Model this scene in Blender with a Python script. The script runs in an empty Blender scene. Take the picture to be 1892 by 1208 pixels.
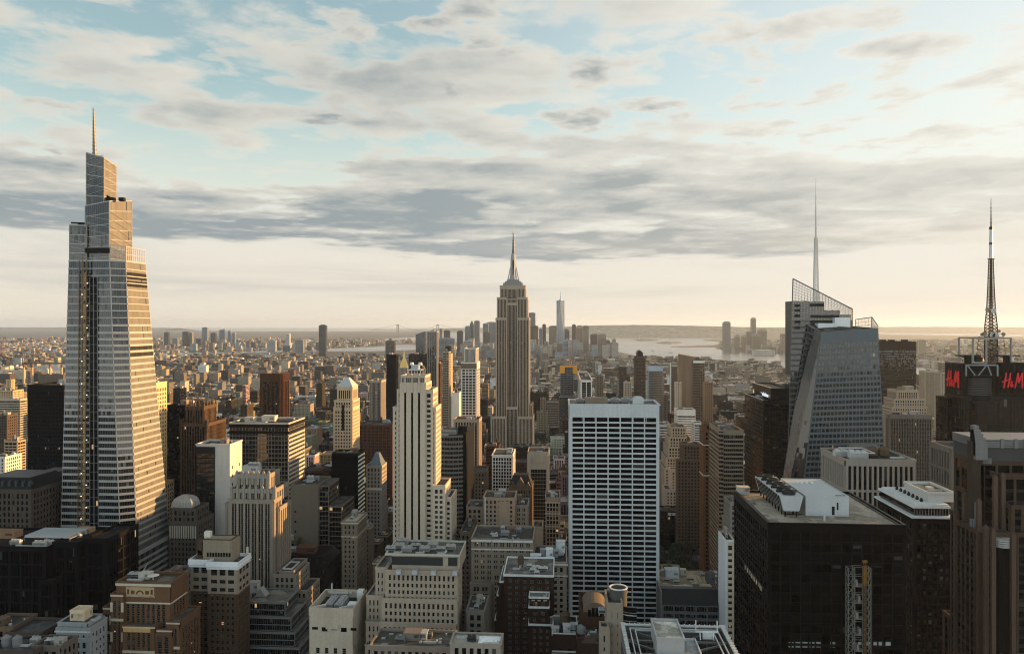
import bpy, math, random
from mathutils import Vector, Matrix
R = math.radians
scene = bpy.context.scene
# ------------------------------------------------------------------ camera, sky, sun, exposure
F_PX, EYE, HZ, YAW = 1380.0, 260.0, 599.0, R(3.8)      # focal length (px of a 1892 px wide frame), eye height (m), eye level row, yaw left of the avenues
cam_d = bpy.data.cameras.new('camera'); cam = bpy.data.objects.new('camera', cam_d)
scene.collection.objects.link(cam); scene.camera = cam
cam.location = (0, 0, EYE); cam.rotation_euler = (R(90), 0, YAW)
cam_d.sensor_width = 36; cam_d.lens = 36 * F_PX / 1892; cam_d.shift_y = -(604 - HZ) / 1892
cam_d.clip_start = 1; cam_d.clip_end = 200000
scene.view_settings.view_transform = 'Standard'; scene.view_settings.look = 'None'
scene.view_settings.exposure = 1.5; scene.view_settings.gamma = 1; scene.view_settings.use_curve_mapping = False
SUN_EL, SUN_AZ = R(8.5), R(24)                          # low in the west (+x), a little beyond west
SUN = Vector((math.cos(SUN_EL) * math.cos(SUN_AZ), math.cos(SUN_EL) * math.sin(SUN_AZ), math.sin(SUN_EL)))
sl = bpy.data.lights.new('sun', 'SUN'); sl.energy = 4.3; sl.angle = R(0.5); sl.color = (1, .565, .215)
so = bpy.data.objects.new('sun', sl); scene.collection.objects.link(so)
so.rotation_euler = SUN.to_track_quat('Z', 'Y').to_euler()

class NT:                                               # small helper to write node graphs
    def __init__(s, tree): s.t = tree; s.t.nodes.clear()
    def n(s, kind, **kw):
        nd = s.t.nodes.new(kind)
        for k, v in kw.items(): setattr(nd, k, v)
        return nd
    def link(s, a, b): s.t.links.new(a, b)
    def put(s, sock, v):
        if v is None: return
        if hasattr(v, 'is_output'): s.link(v, sock)
        else:
            try: sock.default_value = v
            except Exception:
                sock.default_value = (v, v, v) if isinstance(v, (int, float)) else tuple(v) + (1,)
    def m(s, op, a, b=None, c=None, clamp=False):
        nd = s.n('ShaderNodeMath', operation=op, use_clamp=clamp)
        for i, v in enumerate((a, b, c)): s.put(nd.inputs[i], v)
        return nd.outputs[0]
    def v(s, op, a, b=None, c=None):
        nd = s.n('ShaderNodeVectorMath', operation=op)
        for i, x in enumerate((a, b, c)):
            if x is not None: s.put(nd.inputs[i], x)
        return nd.outputs['Value'] if op in ('DOT_PRODUCT', 'LENGTH') else nd.outputs[0]
    def scale(s, a, f):
        nd = s.n('ShaderNodeVectorMath', operation='SCALE'); s.put(nd.inputs[0], a); s.put(nd.inputs['Scale'], f); return nd.outputs[0]
    def mr(s, x, a, b, c=0., d=1., smooth=False):
        nd = s.n('ShaderNodeMapRange', clamp=True)
        if smooth: nd.interpolation_type = 'SMOOTHSTEP'
        for i, q in enumerate((x, a, b, c, d)): s.put(nd.inputs[i], q)
        return nd.outputs[0]
    def mix(s, f, a, b, kind='MIX'):
        nd = s.n('ShaderNodeMix', data_type='RGBA', blend_type=kind)
        s.put(nd.inputs[0], f)
        for i, q in ((6, a), (7, b)):
            if isinstance(q, (tuple, list)) and len(q) == 3: q = tuple(q) + (1,)
            s.put(nd.inputs[i], q)
        return nd.outputs[2]
    def noise(s, vec, scale=1., detail=4., rough=.55, dist=0.):
        nd = s.n('ShaderNodeTexNoise'); s.put(nd.inputs['Vector'], vec)
        for k, q in (('Scale', scale), ('Detail', detail), ('Roughness', rough), ('Distortion', dist)): s.put(nd.inputs[k], q)
        return nd.outputs['Fac']
    def xyz(s, x, y, z):
        nd = s.n('ShaderNodeCombineXYZ')
        for i, q in enumerate((x, y, z)): s.put(nd.inputs[i], q)
        return nd.outputs[0]
    def sep(s, v):
        nd = s.n('ShaderNodeSeparateXYZ'); s.put(nd.inputs[0], v); return nd.outputs

world = bpy.data.worlds.new('World'); scene.world = world; world.use_nodes = True
def build_sky():
    g = NT(world.node_tree)
    out = g.n('ShaderNodeOutputWorld'); bg = g.n('ShaderNodeBackground')
    g.link(bg.outputs[0], out.inputs[0])
    sky = g.n('ShaderNodeTexSky', sky_type='NISHITA', sun_disc=False, sun_elevation=SUN_EL, sun_rotation=R(90) - SUN_AZ,
              altitude=200, air_density=1.0, dust_density=1.0, ozone_density=1.0)
    d = g.v('NORMALIZE', g.n('ShaderNodeTexCoord').outputs['Generated'])
    x, y, z = g.sep(d)
    zc = g.m('MAXIMUM', z, 0.012)
    sunny = g.v('DOT_PRODUCT', d, tuple(SUN))
    near = g.mr(sunny, .25, .97, 0, 1)                  # how close to the sun
    # clear sky: nishita, lifted
    S = sky.outputs[0]
    clear = S
    veil = g.mr(z, .07, .32, 1, 0, smooth=True)
    clear = g.scale(S, SKY_STRENGTH)
    clear = g.mix(1., clear, (.96, .98, .82), 'MULTIPLY')
    clear = g.mix(.10, clear, (.36, .37, .35))
    clear = g.mix(g.m('MULTIPLY', near, .8), clear, (.42, .42, .415))
    clear = g.mix(g.m('MULTIPLY', veil, .97), clear, g.mix(g.mr(z, .0, .14), g.mix(near, (.43, .385, .32), (.44, .40, .345)), g.mix(near, (.415, .40, .365), (.445, .43, .395))))
    # clouds on a flat deck
    k = g.m('DIVIDE', 1., g.m('ADD', zc, .03))
    p = g.xyz(g.m('ADD', g.m('MULTIPLY', x, k), OFF[0]), g.m('ADD', g.m('MULTIPLY', y, k), OFF[1]), 3.7)
    warp = g.n('ShaderNodeTexNoise'); g.put(warp.inputs['Vector'], p); warp.inputs['Scale'].default_value = 2.2; warp.inputs['Detail'].default_value = 3
    pw = g.v('ADD', p, g.scale(g.v('SUBTRACT', warp.outputs['Color'], (.5, .5, .5)), .16))
    def dens(pp):
        a = g.noise(pp, .55, 2, .5)
        b = g.noise(pp, 1.9, 11, .52)
        vo = g.n('ShaderNodeTexVoronoi', feature='F1', normalize=True); g.put(vo.inputs['Vector'], pp)
        for k_, q_ in (('Scale', 3.1), ('Detail', 4.), ('Roughness', .55), ('Lacunarity', 2.1)): vo.inputs[k_].default_value = q_
        bil = g.m('SUBTRACT', .66, vo.outputs['Distance'])
        return g.m('ADD', g.m('ADD', g.m('MULTIPLY', a, .40), g.m('MULTIPLY', b, .40)), g.m('MULTIPLY', bil, .22))
    n0 = dens(pw)
    n1 = dens(g.v('ADD', pw, (SUN.x * .2, SUN.y * .2, .0)))
    n2 = g.noise(g.v('MULTIPLY', p, (.6, 1.0, 1)), .5, 9, .62)               # streaks inside the low band
    edge = g.m('MULTIPLY', g.m('SUBTRACT', g.noise(g.v('MULTIPLY', p, (.35, .35, 1)), .45, 5, .62), .5), .17)
    ze = g.m('ADD', z, edge)
    lowb = g.m('MULTIPLY', g.mr(ze, .062, .105, smooth=True), g.mr(z, .15, .23, 1, 0, smooth=True))   # the long grey band
    hi = g.mr(z, .17, .26, smooth=True)
    cover = g.m('ADD', g.m('MULTIPLY', lowb, .15), g.m('MULTIPLY', hi, HI))
    e = g.m('SUBTRACT', g.m('ADD', n0, cover), .5)
    e = g.m('SUBTRACT', e, g.mr(ze, .045, .10, .33, 0))
    puff = g.m('SUBTRACT', g.m('ADD', g.m('MULTIPLY', g.noise(pw, 3.3, 9, .55), .75), g.m('MULTIPLY', g.noise(p, .8, 1, .5), .25)), g.mix(near, (.575, .575, .575), (.485, .485, .485)))
    puff = g.m('SUBTRACT', puff, g.mr(z, .13, .2, .3, 0))
    e = g.m('MAXIMUM', e, g.m('MULTIPLY', puff, .8))
    mask = g.mr(e, -.02, g.m('ADD', .045, g.m('MULTIPLY', g.mr(z, .06, .16, 1, 0), .16)), smooth=True)
    thick = g.mr(e, .0, .15)
    light = g.mr(g.m('SUBTRACT', n0, n1), -.13, .11)
    light = g.m('ADD', g.m('MULTIPLY', light, .85), g.m('MULTIPLY', g.mr(n2, .3, .7), .25))
    lit = g.mix(near, (.455, .425, .365), (.49, .475, .43))
    dark = g.mix(near, (.15, .175, .185), (.27, .265, .24))
    shade = g.m('MULTIPLY', g.m('SUBTRACT', 1.3, light, clamp=True), g.m('ADD', .15, g.m('MULTIPLY', thick, 1.15)), clamp=True)
    shade = g.m('MULTIPLY', shade, g.mr(near, .35, 1, 1.25, .45))
    shade = g.m('MAXIMUM', g.m('MULTIPLY', shade, .92), g.m('MULTIPLY', g.m('MULTIPLY', lowb, .8), g.m('MULTIPLY', thick, g.mr(n2, .25, .75, 1, .45))))
    c = g.mix(shade, lit, dark)
    col = g.mix(g.m('MULTIPLY', mask, .93), clear, c)
    wn = g.noise(g.v('MULTIPLY', p, (.45, .45, 1)), .5, 7, .6, .4)              # thin veils under the band
    wisp = g.m('MULTIPLY', g.mr(wn, .42, .66, smooth=True), g.m('MULTIPLY', g.mr(z, .02, .05, smooth=True), g.mr(z, .085, .15, 1, 0, smooth=True)))
    col = g.mix(g.m('MULTIPLY', wisp, .5), col, g.mix(near, (.27, .27, .255), (.40, .36, .29)))
    over = g.m('MULTIPLY', g.mr(z, .42, .85, 1, .42, smooth=True), g.mr(y, .25, -.45, 1, 2.15, smooth=True))   # added out of view: dimmed overhead, boosted behind as fill for north faces
    col = g.mix(g.mr(y, .35, -.5), col, g.mix(1., col, (.92, .99, 1.06), 'MULTIPLY'))   # the sky behind, away from the sun, is cooler
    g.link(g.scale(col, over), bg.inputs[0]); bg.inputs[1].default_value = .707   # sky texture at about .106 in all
OFF, HI = (21.3, 3.9), .016
SKY_STRENGTH = .15
build_sky()
# ------------------------------------------------------------------ helpers
import numpy as np
FWD = (-math.sin(YAW), math.cos(YAW)); RGT = (math.cos(YAW), math.sin(YAW))
def ray(px):
    u = (px - 946) / F_PX
    return FWD[0] + u * RGT[0], FWD[1] + u * RGT[1]
def gx(px, Y):                                          # x of the vertical seen in column px on the plane y = Y
    a, b = ray(px); return Y * a / b
def gz(px, py, Y):                                      # height seen in row py on that plane
    return EYE + (HZ - py) / F_PX * Y / ray(px)[1]
def ydepth(px, X):                                      # y where column px meets the plane x = X
    a, b = ray(px); return X * b / a
def ground(px, py):
    zc = EYE * F_PX / (py - HZ); a, b = ray(px); return zc * a, zc * b
def project(x, y, z):
    zc = x * FWD[0] + y * FWD[1]; xc = x * RGT[0] + y * RGT[1]
    return 946 + F_PX * xc / zc, HZ + F_PX * (EYE - z) / zc
V = Vector
def tonal(c):                                           # contrast grade put into every base colour: darks deepened, lights lifted
    l = .3 * c[0] + .59 * c[1] + .11 * c[2]; k = max(.30, (l / .27) ** .68) if l < .27 else min(1.14, (l / .27) ** .3)
    return tuple(min(.66, v * k) for v in c[:3]) + tuple(c[3:])
class MB:                                               # collects faces, linked as ONE mesh object
    def __init__(s): s.v, s.f, s.uv, s.mi = [], [], [], []
    def quad(s, a, b, c, d, uv=None, mi=0):
        n = len(s.v); s.v += [tuple(a), tuple(b), tuple(c), tuple(d)]; s.f.append((n, n + 1, n + 2, n + 3))
        s.uv += uv or [(0, 0), (1, 0), (1, 1), (0, 1)]; s.mi.append(mi)
    def poly(s, pts, mi=0):
        n = len(s.v); s.v += [tuple(p) for p in pts]; s.f.append(tuple(range(n, n + len(pts)))); s.uv += [(p[0] * .3, p[1] * .3) for p in pts]; s.mi.append(mi)
    def box(s, x0, x1, y0, y1, z0, z1, mi=0, bottom=False):
        if x0 > x1: x0, x1 = x1, x0
        if y0 > y1: y0, y1 = y1, y0
        s.quad((x0, y0, z0), (x1, y0, z0), (x1, y0, z1), (x0, y0, z1), mi=mi)
        s.quad((x1, y1, z0), (x0, y1, z0), (x0, y1, z1), (x1, y1, z1), mi=mi)
        s.quad((x1, y0, z0), (x1, y1, z0), (x1, y1, z1), (x1, y0, z1), mi=mi)
        s.quad((x0, y1, z0), (x0, y0, z0), (x0, y0, z1), (x0, y1, z1), mi=mi)
        s.quad((x0, y0, z1), (x1, y0, z1), (x1, y1, z1), (x0, y1, z1), mi=mi)
        if bottom: s.quad((x0, y1, z0), (x1, y1, z0), (x1, y0, z0), (x0, y0, z0), mi=mi)
        return s
    def loft(s, rings, cap=True, mi=0, bottom=False):   # rings of equal length, counter-clockwise seen from above
        for r0, r1 in zip(rings, rings[1:]):
            k = len(r0)
            for i in range(k):
                j = (i + 1) % k; s.quad(r0[i], r0[j], r1[j], r1[i], mi=mi)
        if cap: s.poly(rings[-1], mi)
        if bottom: s.poly(list(reversed(rings[0])), mi)
        return s
    def ring(s, cx, cy, z, r, n=12, ry=None, a0=0.):
        return [(cx + r * math.cos(a0 + 2 * math.pi * i / n), cy + (ry or r) * math.sin(a0 + 2 * math.pi * i / n), z) for i in range(n)]
    def cyl(s, cx, cy, z0, z1, r0, r1=None, n=12, mi=0, cap=True):
        return s.loft([s.ring(cx, cy, z0, r0, n), s.ring(cx, cy, z1, r0 if r1 is None else r1, n)], cap, mi)
    def beam(s, p, q, w, w2=None, mi=0):                # square bar between two points, tapering to w2
        p, q = V(p), V(q); d = (q - p)
        if d.length < 1e-6: return s
        d.normalize(); up = V((0, 0, 1)) if abs(d.z) < .95 else V((0, 1, 0))
        a = d.cross(up).normalized(); b = a.cross(d).normalized(); w2 = w if w2 is None else w2
        R0 = [p + a * (i * w / 2) + b * (j * w / 2) for i, j in ((-1, -1), (1, -1), (1, 1), (-1, 1))]
        R1 = [q + a * (i * w2 / 2) + b * (j * w2 / 2) for i, j in ((-1, -1), (1, -1), (1, 1), (-1, 1))]
        for i in range(4):
            j = (i + 1) % 4; s.quad(R0[j], R0[i], R1[i], R1[j], mi=mi)
        s.quad(*R1, mi=mi); s.quad(*reversed(R0), mi=mi); return s
    def bar(s, p0, p1, t, n, w, d, mi=0, ends=False):   # flat bar on a facade: centre line p0-p1, width w along t, standing d proud along n
        h = t * (w / 2); o = n * d
        a, b, c, e = p0 - h, p0 + h, p1 + h, p1 - h
        s.quad(a + o, b + o, c + o, e + o, mi=mi); s.quad(a, a + o, e + o, e, mi=mi); s.quad(b + o, b, c, c + o, mi=mi)
        if ends: s.quad(a, b, b + o, a + o, mi=mi); s.quad(e + o, c + o, c, e, mi=mi)
    def build(s, name, mats, parent=None, color=(1, 1, 1, 1), kind=None, smooth=False):
        if not s.f: return None
        off = wloc(parent) if parent else (0, 0, 0)
        arr = np.array(s.v, dtype=np.float64) - np.array(off)
        me = bpy.data.meshes.new(name); me.from_pydata(arr.tolist(), [], s.f)
        uv = me.uv_layers.new(name='UVMap'); uv.data.foreach_set('uv', np.array(s.uv, dtype=np.float32).ravel())
        mats = mats if isinstance(mats, (list, tuple)) else [mats]
        for m in mats: me.materials.append(m)
        if len(mats) > 1: me.polygons.foreach_set('material_index', s.mi)
        if smooth: me.polygons.foreach_set('use_smooth', [True] * len(me.polygons))
        o = bpy.data.objects.new(name, me); scene.collection.objects.link(o)
        color = tonal(color); o.color = tuple(color) + ((0,) if len(color) == 3 else ())
        if parent: o.parent = parent
        if kind: o['kind'] = kind
        return o
def wloc(o):
    x = V((0, 0, 0))
    while o: x += o.location; o = o.parent
    return tuple(x)
def thing(name, label, cat, loc=(0, 0, 0), group=None):
    o = bpy.data.objects.new(name, None); scene.collection.objects.link(o); o.location = loc; o.empty_display_size = 5
    return tag(o, label, cat, group)
def tag(o, label, cat, group=None):
    o['label'] = label; o['category'] = cat
    if group: o['group'] = group
    return o
# ------------------------------------------------------------------ materials
def newmat(name):
    m = bpy.data.materials.new(name); m.use_nodes = True; g = NT(m.node_tree)
    out = g.n('ShaderNodeOutputMaterial'); b = g.n('ShaderNodeBsdfPrincipled'); g.link(b.outputs[0], out.inputs[0])
    return m, g, b, out
def objcol(g):
    nd = g.n('ShaderNodeObjectInfo'); return nd.outputs['Color'], nd.outputs['Alpha'], nd.outputs['Random']
def wall_mat(name, rough=.85, stain=.35, fine=.22, metal=0., attr=False, courses=0.):
    m, g, b, out = newmat(name)
    if attr: c = g.n('ShaderNodeAttribute', attribute_name='Col').outputs['Color']
    else: c = objcol(g)[0]
    pos = g.n('ShaderNodeNewGeometry').outputs['Position']
    big = g.noise(g.v('MULTIPLY', pos, (1, 1, .45)), .035, 4, .6)
    streak = g.noise(g.v('MULTIPLY', pos, (1, 1, .06)), .55, 3, .6)
    f = g.noise(pos, .9, 4, .7)
    k = g.m('ADD', g.m('MULTIPLY', g.m('SUBTRACT', big, .5), stain * 1.6), g.m('MULTIPLY', g.m('SUBTRACT', f, .5), fine * 2))
    k = g.m('ADD', k, g.m('MULTIPLY', g.m('SUBTRACT', streak, .5), stain))
    if courses:
        z = g.sep(pos)[2]
        k = g.m('ADD', k, g.m('MULTIPLY', g.m('LESS_THAN', g.m('FRACT', g.m('DIVIDE', z, courses)), .12), -.12))
    k = g.m('MAXIMUM', g.m('ADD', 1., k), .25)
    g.link(g.scale(c, k), b.inputs['Base Color']); b.inputs['Roughness'].default_value = rough; b.inputs['Metallic'].default_value = metal
    b.inputs['Specular IOR Level'].default_value = .12
    return m
def glass_mat(name, ior=1.25, blinds=.18, wob=.05, b0=(.04, .038, .035), b1=(.2, .185, .16), drop=.15):
    m, g, b, out = newmat(name)
    c, lit, rnd = objcol(g)
    uv = g.n('ShaderNodeUVMap', uv_map='UVMap').outputs[0]
    cell = g.v('ADD', g.v('FLOOR', uv), g.scale((37.1, 91.7, 13.3), rnd))
    wn = g.n('ShaderNodeTexWhiteNoise', noise_dimensions='3D'); g.link(cell, wn.inputs['Vector'])
    r = wn.outputs['Value']; rc = g.sep(wn.outputs['Color'])
    fy = g.sep(g.v('FRACTION', uv))[1]
    isb = g.m('MULTIPLY', g.m('LESS_THAN', r, blinds), g.m('GREATER_THAN', fy, g.m('SUBTRACT', 1., g.m('ADD', drop, g.m('MULTIPLY', rc[1], .8)))))
    base = g.mix(g.m('MULTIPLY', rc[2], .5), c, (.006, .007, .009))
    base = g.mix(isb, base, g.mix(rc[0], b0, b1))
    g.link(base, b.inputs['Base Color'])
    g.link(g.m('ADD', .04, g.m('MULTIPLY', isb, .5)), b.inputs['Roughness'])
    b.inputs['IOR'].default_value = ior
    nrm = g.n('ShaderNodeNewGeometry').outputs['Normal']
    g.link(g.v('NORMALIZE', g.v('ADD', nrm, g.scale(g.v('SUBTRACT', wn.outputs['Color'], (.5, .5, .5)), wob))), b.inputs['Normal'])
    on = g.m('MULTIPLY', g.m('LESS_THAN', rc[0], lit), g.m('GREATER_THAN', fy, .35))
    b.inputs['Emission Color'].default_value = (1, .6, .25, 1); g.link(g.m('MULTIPLY', on, .2), b.inputs['Emission Strength'])
    return m
M_STONE = wall_mat('stone', .85, .30, .22)
M_BRICK = wall_mat('brick', .9, .35, .34, courses=.9)
M_METAL = wall_mat('painted_metal', .42, .18, .12, .25)
M_STEEL = wall_mat('dark_steel', .5, .25, .2, .5)
M_ROOF = wall_mat('roofing', .95, .75, .55)
def patch_roof():
    g = NT.__new__(NT); g.t = M_ROOF.node_tree; b = [n for n in g.t.nodes if n.type == 'BSDF_PRINCIPLED'][0]; src = b.inputs['Base Color'].links[0].from_socket
    vo = g.n('ShaderNodeTexVoronoi', feature='F1', distance='CHEBYCHEV'); vo.inputs['Scale'].default_value = .16; g.link(g.n('ShaderNodeNewGeometry').outputs['Position'], vo.inputs['Vector'])
    r = g.sep(vo.outputs['Color'])[0]; k = g.mr(r, .2, .95, .62, 1.3)
    g.link(g.scale(src, k), b.inputs['Base Color'])
patch_roof()
M_GLASS = glass_mat('window_glass')
M_DARKGLASS = glass_mat('dark_glass', 1.15, .04, .03)
M_MIRROR = glass_mat('coated_glass', 1.6, .05, .022)
M_SILVER = glass_mat('silvered_glass', 1.7, .04, .018)
M_SUNTINT = glass_mat('sunlit_tint_glass', 1.6, .975, .012, (.05, .045, .036), (.095, .085, .067), 1.0)  # beige in the panes stands for low sun caught by the glass
def plain(name, col, rough=.7, emit=0., metal=0.):
    m, g, b, out = newmat(name); b.inputs['Base Color'].default_value = tuple(col) + (1,); b.inputs['Roughness'].default_value = rough; b.inputs['Metallic'].default_value = metal
    if emit: b.inputs['Emission Color'].default_value = tuple(col) + (1,); b.inputs['Emission Strength'].default_value = emit
    return m
def screen_mat():
    m, g, b, out = newmat('clear_screen_glass')
    b.inputs['Base Color'].default_value = (.3, .3, .3, 1); b.inputs['Roughness'].default_value = .05; b.inputs['IOR'].default_value = 2.
    t = g.n('ShaderNodeBsdfTransparent'); mx = g.n('ShaderNodeMixShader'); mx.inputs[0].default_value = .3
    g.link(t.outputs[0], mx.inputs[1]); g.link(b.outputs[0], mx.inputs[2]); g.link(mx.outputs[0], out.inputs[0]); return m
M_SCREEN = screen_mat()
# ------------------------------------------------------------------ buildings
def ST(bay=3.4, floor=3.7, pw=1.6, sp=1.6, dp=.4, ds=.32, cw=1.2, top=1.5, base=0, sub=1, mw=.15, span='wall'):
    return dict(bay=bay, floor=floor, pw=pw, sp=sp, dp=dp, ds=ds, cw=cw, top=top, base=base, sub=sub, mw=mw, span=span)
PUNCH = ST(); PAIR = ST(4.6, 3.7, 1.9, 1.7, sub=2, mw=.5)
RIBS = ST(1.7, 3.9, .65, 1.1, .55, .12, .9, 2.0, span='spandrel')
DECO = ST(3.2, 3.7, 1.35, 1.5, .6, .18, 1.6, 2.5, span='spandrel')
BAND = ST(1.6, 3.8, .14, 1.75, .08, .35, .5, 2.2)
CURT = ST(1.6, 3.9, .16, .9, .14, .08, .4, 1.6)
BIGGRID = ST(3.0, 3.6, .75, .8, .4, .34, .9, 1.2)
BUILT = []                                              # footprints for the infill and what hides what
class B:
    def __init__(s, name, label, loc, cat='building', group=None, wall=(.3, .27, .23), glass=(.012, .014, .017), roof=(.12, .115, .11), lit=.004,
                 wm=None, gm=None, span=None, win=None, trim=None, visbot=1208):
        s.root = thing(name, label, cat, loc, group); s.mb = {}; s.cells = []; s.roofs = []; s.win = win; s.visbot = visbot
        s.label = label
        tone = lambda c: (c[0], c[1] * .96, c[2] * .93) if c[0] > c[2] * 1.06 else c
        wall = tone(wall); span = tone(span) if span else None
        s.look = {'wall': (wm or M_STONE, wall), 'glazing': (gm or M_GLASS, tuple(glass) + (lit,)), 'roof': (M_ROOF, roof),
                  'spandrel': (wm or M_STONE, span or tuple(c * .45 for c in wall)), 'trim': (M_STONE, trim or (.6, .58, .54))}
    def __getitem__(s, k):
        if k not in s.mb: s.mb[k] = MB()
        return s.mb[k]
    def part(s, k, mat, col): s.look[k] = (mat, col); return s[k]
    def panel(s, a, b, c, d, st, glass='glazing', wall='wall', nf=None, nb=None, collect=False, open=False):
        a, b, c, d = V(a), V(b), V(c), V(d)
        W, Hh = (b - a).length, (d - a).length
        if W < .3 or Hh < .3: return
        u = (b - a).normalized(); n = u.cross((d - a).normalized()).normalized(); t = n.cross(u)
        cw = min(st['cw'], W * .12)
        nb = nb or max(1, round((W - 2 * cw) / st['bay'])); nf = nf or max(1, round((Hh - st['top'] - st['base']) / st['floor']))
        sub = st['sub']; wm = s[wall]; sm = s[st['span']] if st['span'] != 'wall' else wm
        f0, f1 = st['base'] / Hh, 1 - st['top'] / Hh
        L = lambda U, T: a.lerp(b, U).lerp(d.lerp(c, U), T)
        if not open: s[glass].quad(a, b, c, d, [(-cw / (W - 2 * cw) * nb * sub, -f0 / (f1 - f0) * nf), (nb * sub * (1 + cw / (W - 2 * cw)), -f0 / (f1 - f0) * nf),
                                              (nb * sub * (1 + cw / (W - 2 * cw)), nf * (1 - f0) / (f1 - f0)), (-cw / (W - 2 * cw) * nb * sub, nf * (1 - f0) / (f1 - f0))])
        us = [(cw + (W - 2 * cw) * i / nb) / W for i in range(nb + 1)]
        for i, U in enumerate(us):
            pw = st['pw']
            if i in (0, nb) and cw > pw / 2:            # corner strip
                w = cw + pw / 2; U = (w / 2) / W if i == 0 else 1 - (w / 2) / W; pw = w
            wm.bar(L(U, 0), L(U, 1), u, n, pw, st['dp'], ends=False)
        if sub > 1:
            for i in range(nb):
                for k in range(1, sub):
                    U = us[i] + (us[i + 1] - us[i]) * k / sub
                    wm.bar(L(U, f0), L(U, f1), u, n, st['mw'], st['dp'] * .7)
        for j in range(nf + 1):
            T = f0 + (f1 - f0) * j / nf
            sp = st['sp']
            if j == 0 and st['base']: T = f0 / 2; sp = st['base']
            if j == nf: continue
            sm.bar(L(0, T), L(1, T), t, n, sp, st['ds'])
        if st['top']: wm.bar(L(0, 1 - st['top'] / Hh / 2), L(1, 1 - st['top'] / Hh / 2), t, n, st['top'], max(st['dp'], st['ds']) + .04, ends=True)
        if collect and s.win:
            h = (f1 - f0) * Hh / nf
            for i in range(nb):
                bw = (us[i + 1] - us[i]) * W; lo = st['pw'] / 2; ww = (bw - st['pw'] - (sub - 1) * st['mw']) / sub
                for k in range(sub):
                    uu = us[i] * W + lo + k * (ww + st['mw']) + ww / 2
                    for j in range(nf):
                        zz = f0 * Hh + (j + .5) * h
                        s.cells.append((a + u * uu + t * zz, u, n, ww, h - st['sp'] if (j or st['base']) else h - st['sp']))
    def block(s, x0, x1, y0, y1, z0, z1, st=PUNCH, sides='NV', roof=True, par=1.1, foot=True, stE=None, blank=''):
        if x0 > x1: x0, x1 = x1, x0
        vis = 'W' if x1 < 0 else ('E' if x0 > 0 else '')
        sides = sides.replace('V', vis)
        F = {'N': ((x0, y0), (x1, y0)), 'W': ((x1, y0), (x1, y1)), 'E': ((x0, y1), (x0, y0)), 'S': ((x1, y1), (x0, y1))}
        for k, (p, q) in F.items():
            a, b, c, d = (*p, z0), (*q, z0), (*q, z1), (*p, z1)
            if k in sides and k not in blank: s.panel(a, b, c, d, (stE or st) if k in 'EW' else st, collect=True)
            else: s['wall'].quad(a, b, c, d)
        if roof:
            zr = z1 - (0.6 if par else 0.)
            rm = MB(); rm.quad((x0, y0, zr), (x1, y0, zr), (x1, y1, zr), (x0, y1, zr)); s.roofs.append(rm)
        if par:
            w = s['wall']; p = st['dp'] + .06; t = .5
            w.box(x0 - p, x1 + p, y0 - p, y0 + t, z1, z1 + par, bottom=True); w.box(x0 - p, x1 + p, y1 - t, y1 + p, z1, z1 + par)
            w.box(x0 - p, x0 + t, y0 + t, y1 - t, z1, z1 + par); w.box(x1 - t, x1 + p, y0 + t, y1 - t, z1, z1 + par)
            for (xa, xb, ya, yb) in ((x0, x1, y0, y0 + t), (x0, x1, y1 - t, y1), (x0, x0 + t, y0, y1), (x1 - t, x1, y0, y1)): pass
        if foot: BUILT.append((x0, x1, y0, y1, z1, s.visbot))
        return s
    def sub(s, name, mb, mat, col, smooth=False): return mb.build(name, mat, s.root, col, smooth=smooth)
    def end(s):
        for k, mb in s.mb.items():
            if mb.f: mb.build(k, s.look[k][0], s.root, s.look[k][1])
        for rm in s.roofs: rm.build('roof', s.look['roof'][0], s.root, s.look['roof'][1])
        if s.win and s.cells: s.windows()
        return s
    def windows(s, cap=100):                            # the hundred that show largest are parts, the rest one part
        cells = [c for c in s.cells if c[3] > .3 and c[4] > .3 and project(*c[0])[1] < 1235 and -20 < project(*c[0])[0] < 1912]
        cells.sort(key=lambda c: c[0].x ** 2 + c[0].y ** 2 + (EYE - c[0].z) ** 2)
        gm, gc = s.look['glazing']; off = V(wloc(s.root)); cache = {}
        def geo(mb, w, h, fx):
            f = .11
            for (a0, a1, b0, b1) in ((-w / 2, -w / 2 + f, -h / 2, h / 2), (w / 2 - f, w / 2, -h / 2, h / 2), (-w / 2 + f, w / 2 - f, h / 2 - f, h / 2), (-w / 2 + f, w / 2 - f, -h / 2, -h / 2 + f), (-w / 2 + f, w / 2 - f, -f / 2, f / 2)):
                fx(mb, a0, a1, b0, b1, .09, 0)
            for (b0, b1, e) in ((-h / 2 + f, -f / 2, .03), (f / 2, h / 2 - f, .05)): fx(mb, -w / 2 + f, w / 2 - f, b0, b1, e, 1)
        def local(mb, a0, a1, b0, b1, e, mi):
            if mi: mb.quad((a0, -e, b0), (a1, -e, b0), (a1, -e, b1), (a0, -e, b1), mi=1)
            else: mb.box(a0, a1, -e, -.0, b0, b1, mi=0, bottom=True)
        for c, u, n, w, h in cells[:cap]:
            key = (round(w, 2), round(h, 2))
            rz = math.atan2(u.y, u.x)
            if key not in cache:
                mb = MB(); geo(mb, w, h, local); o = mb.build('window', [M_METAL, gm], None, gc); cache[key] = o; o.data.materials[0] = FRAME(s.win)
            else:
                o = cache[key].copy(); scene.collection.objects.link(o)
            o.parent = s.root; o.location = c - off; o.rotation_euler = (0, 0, rz)
        rest = MB()
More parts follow.
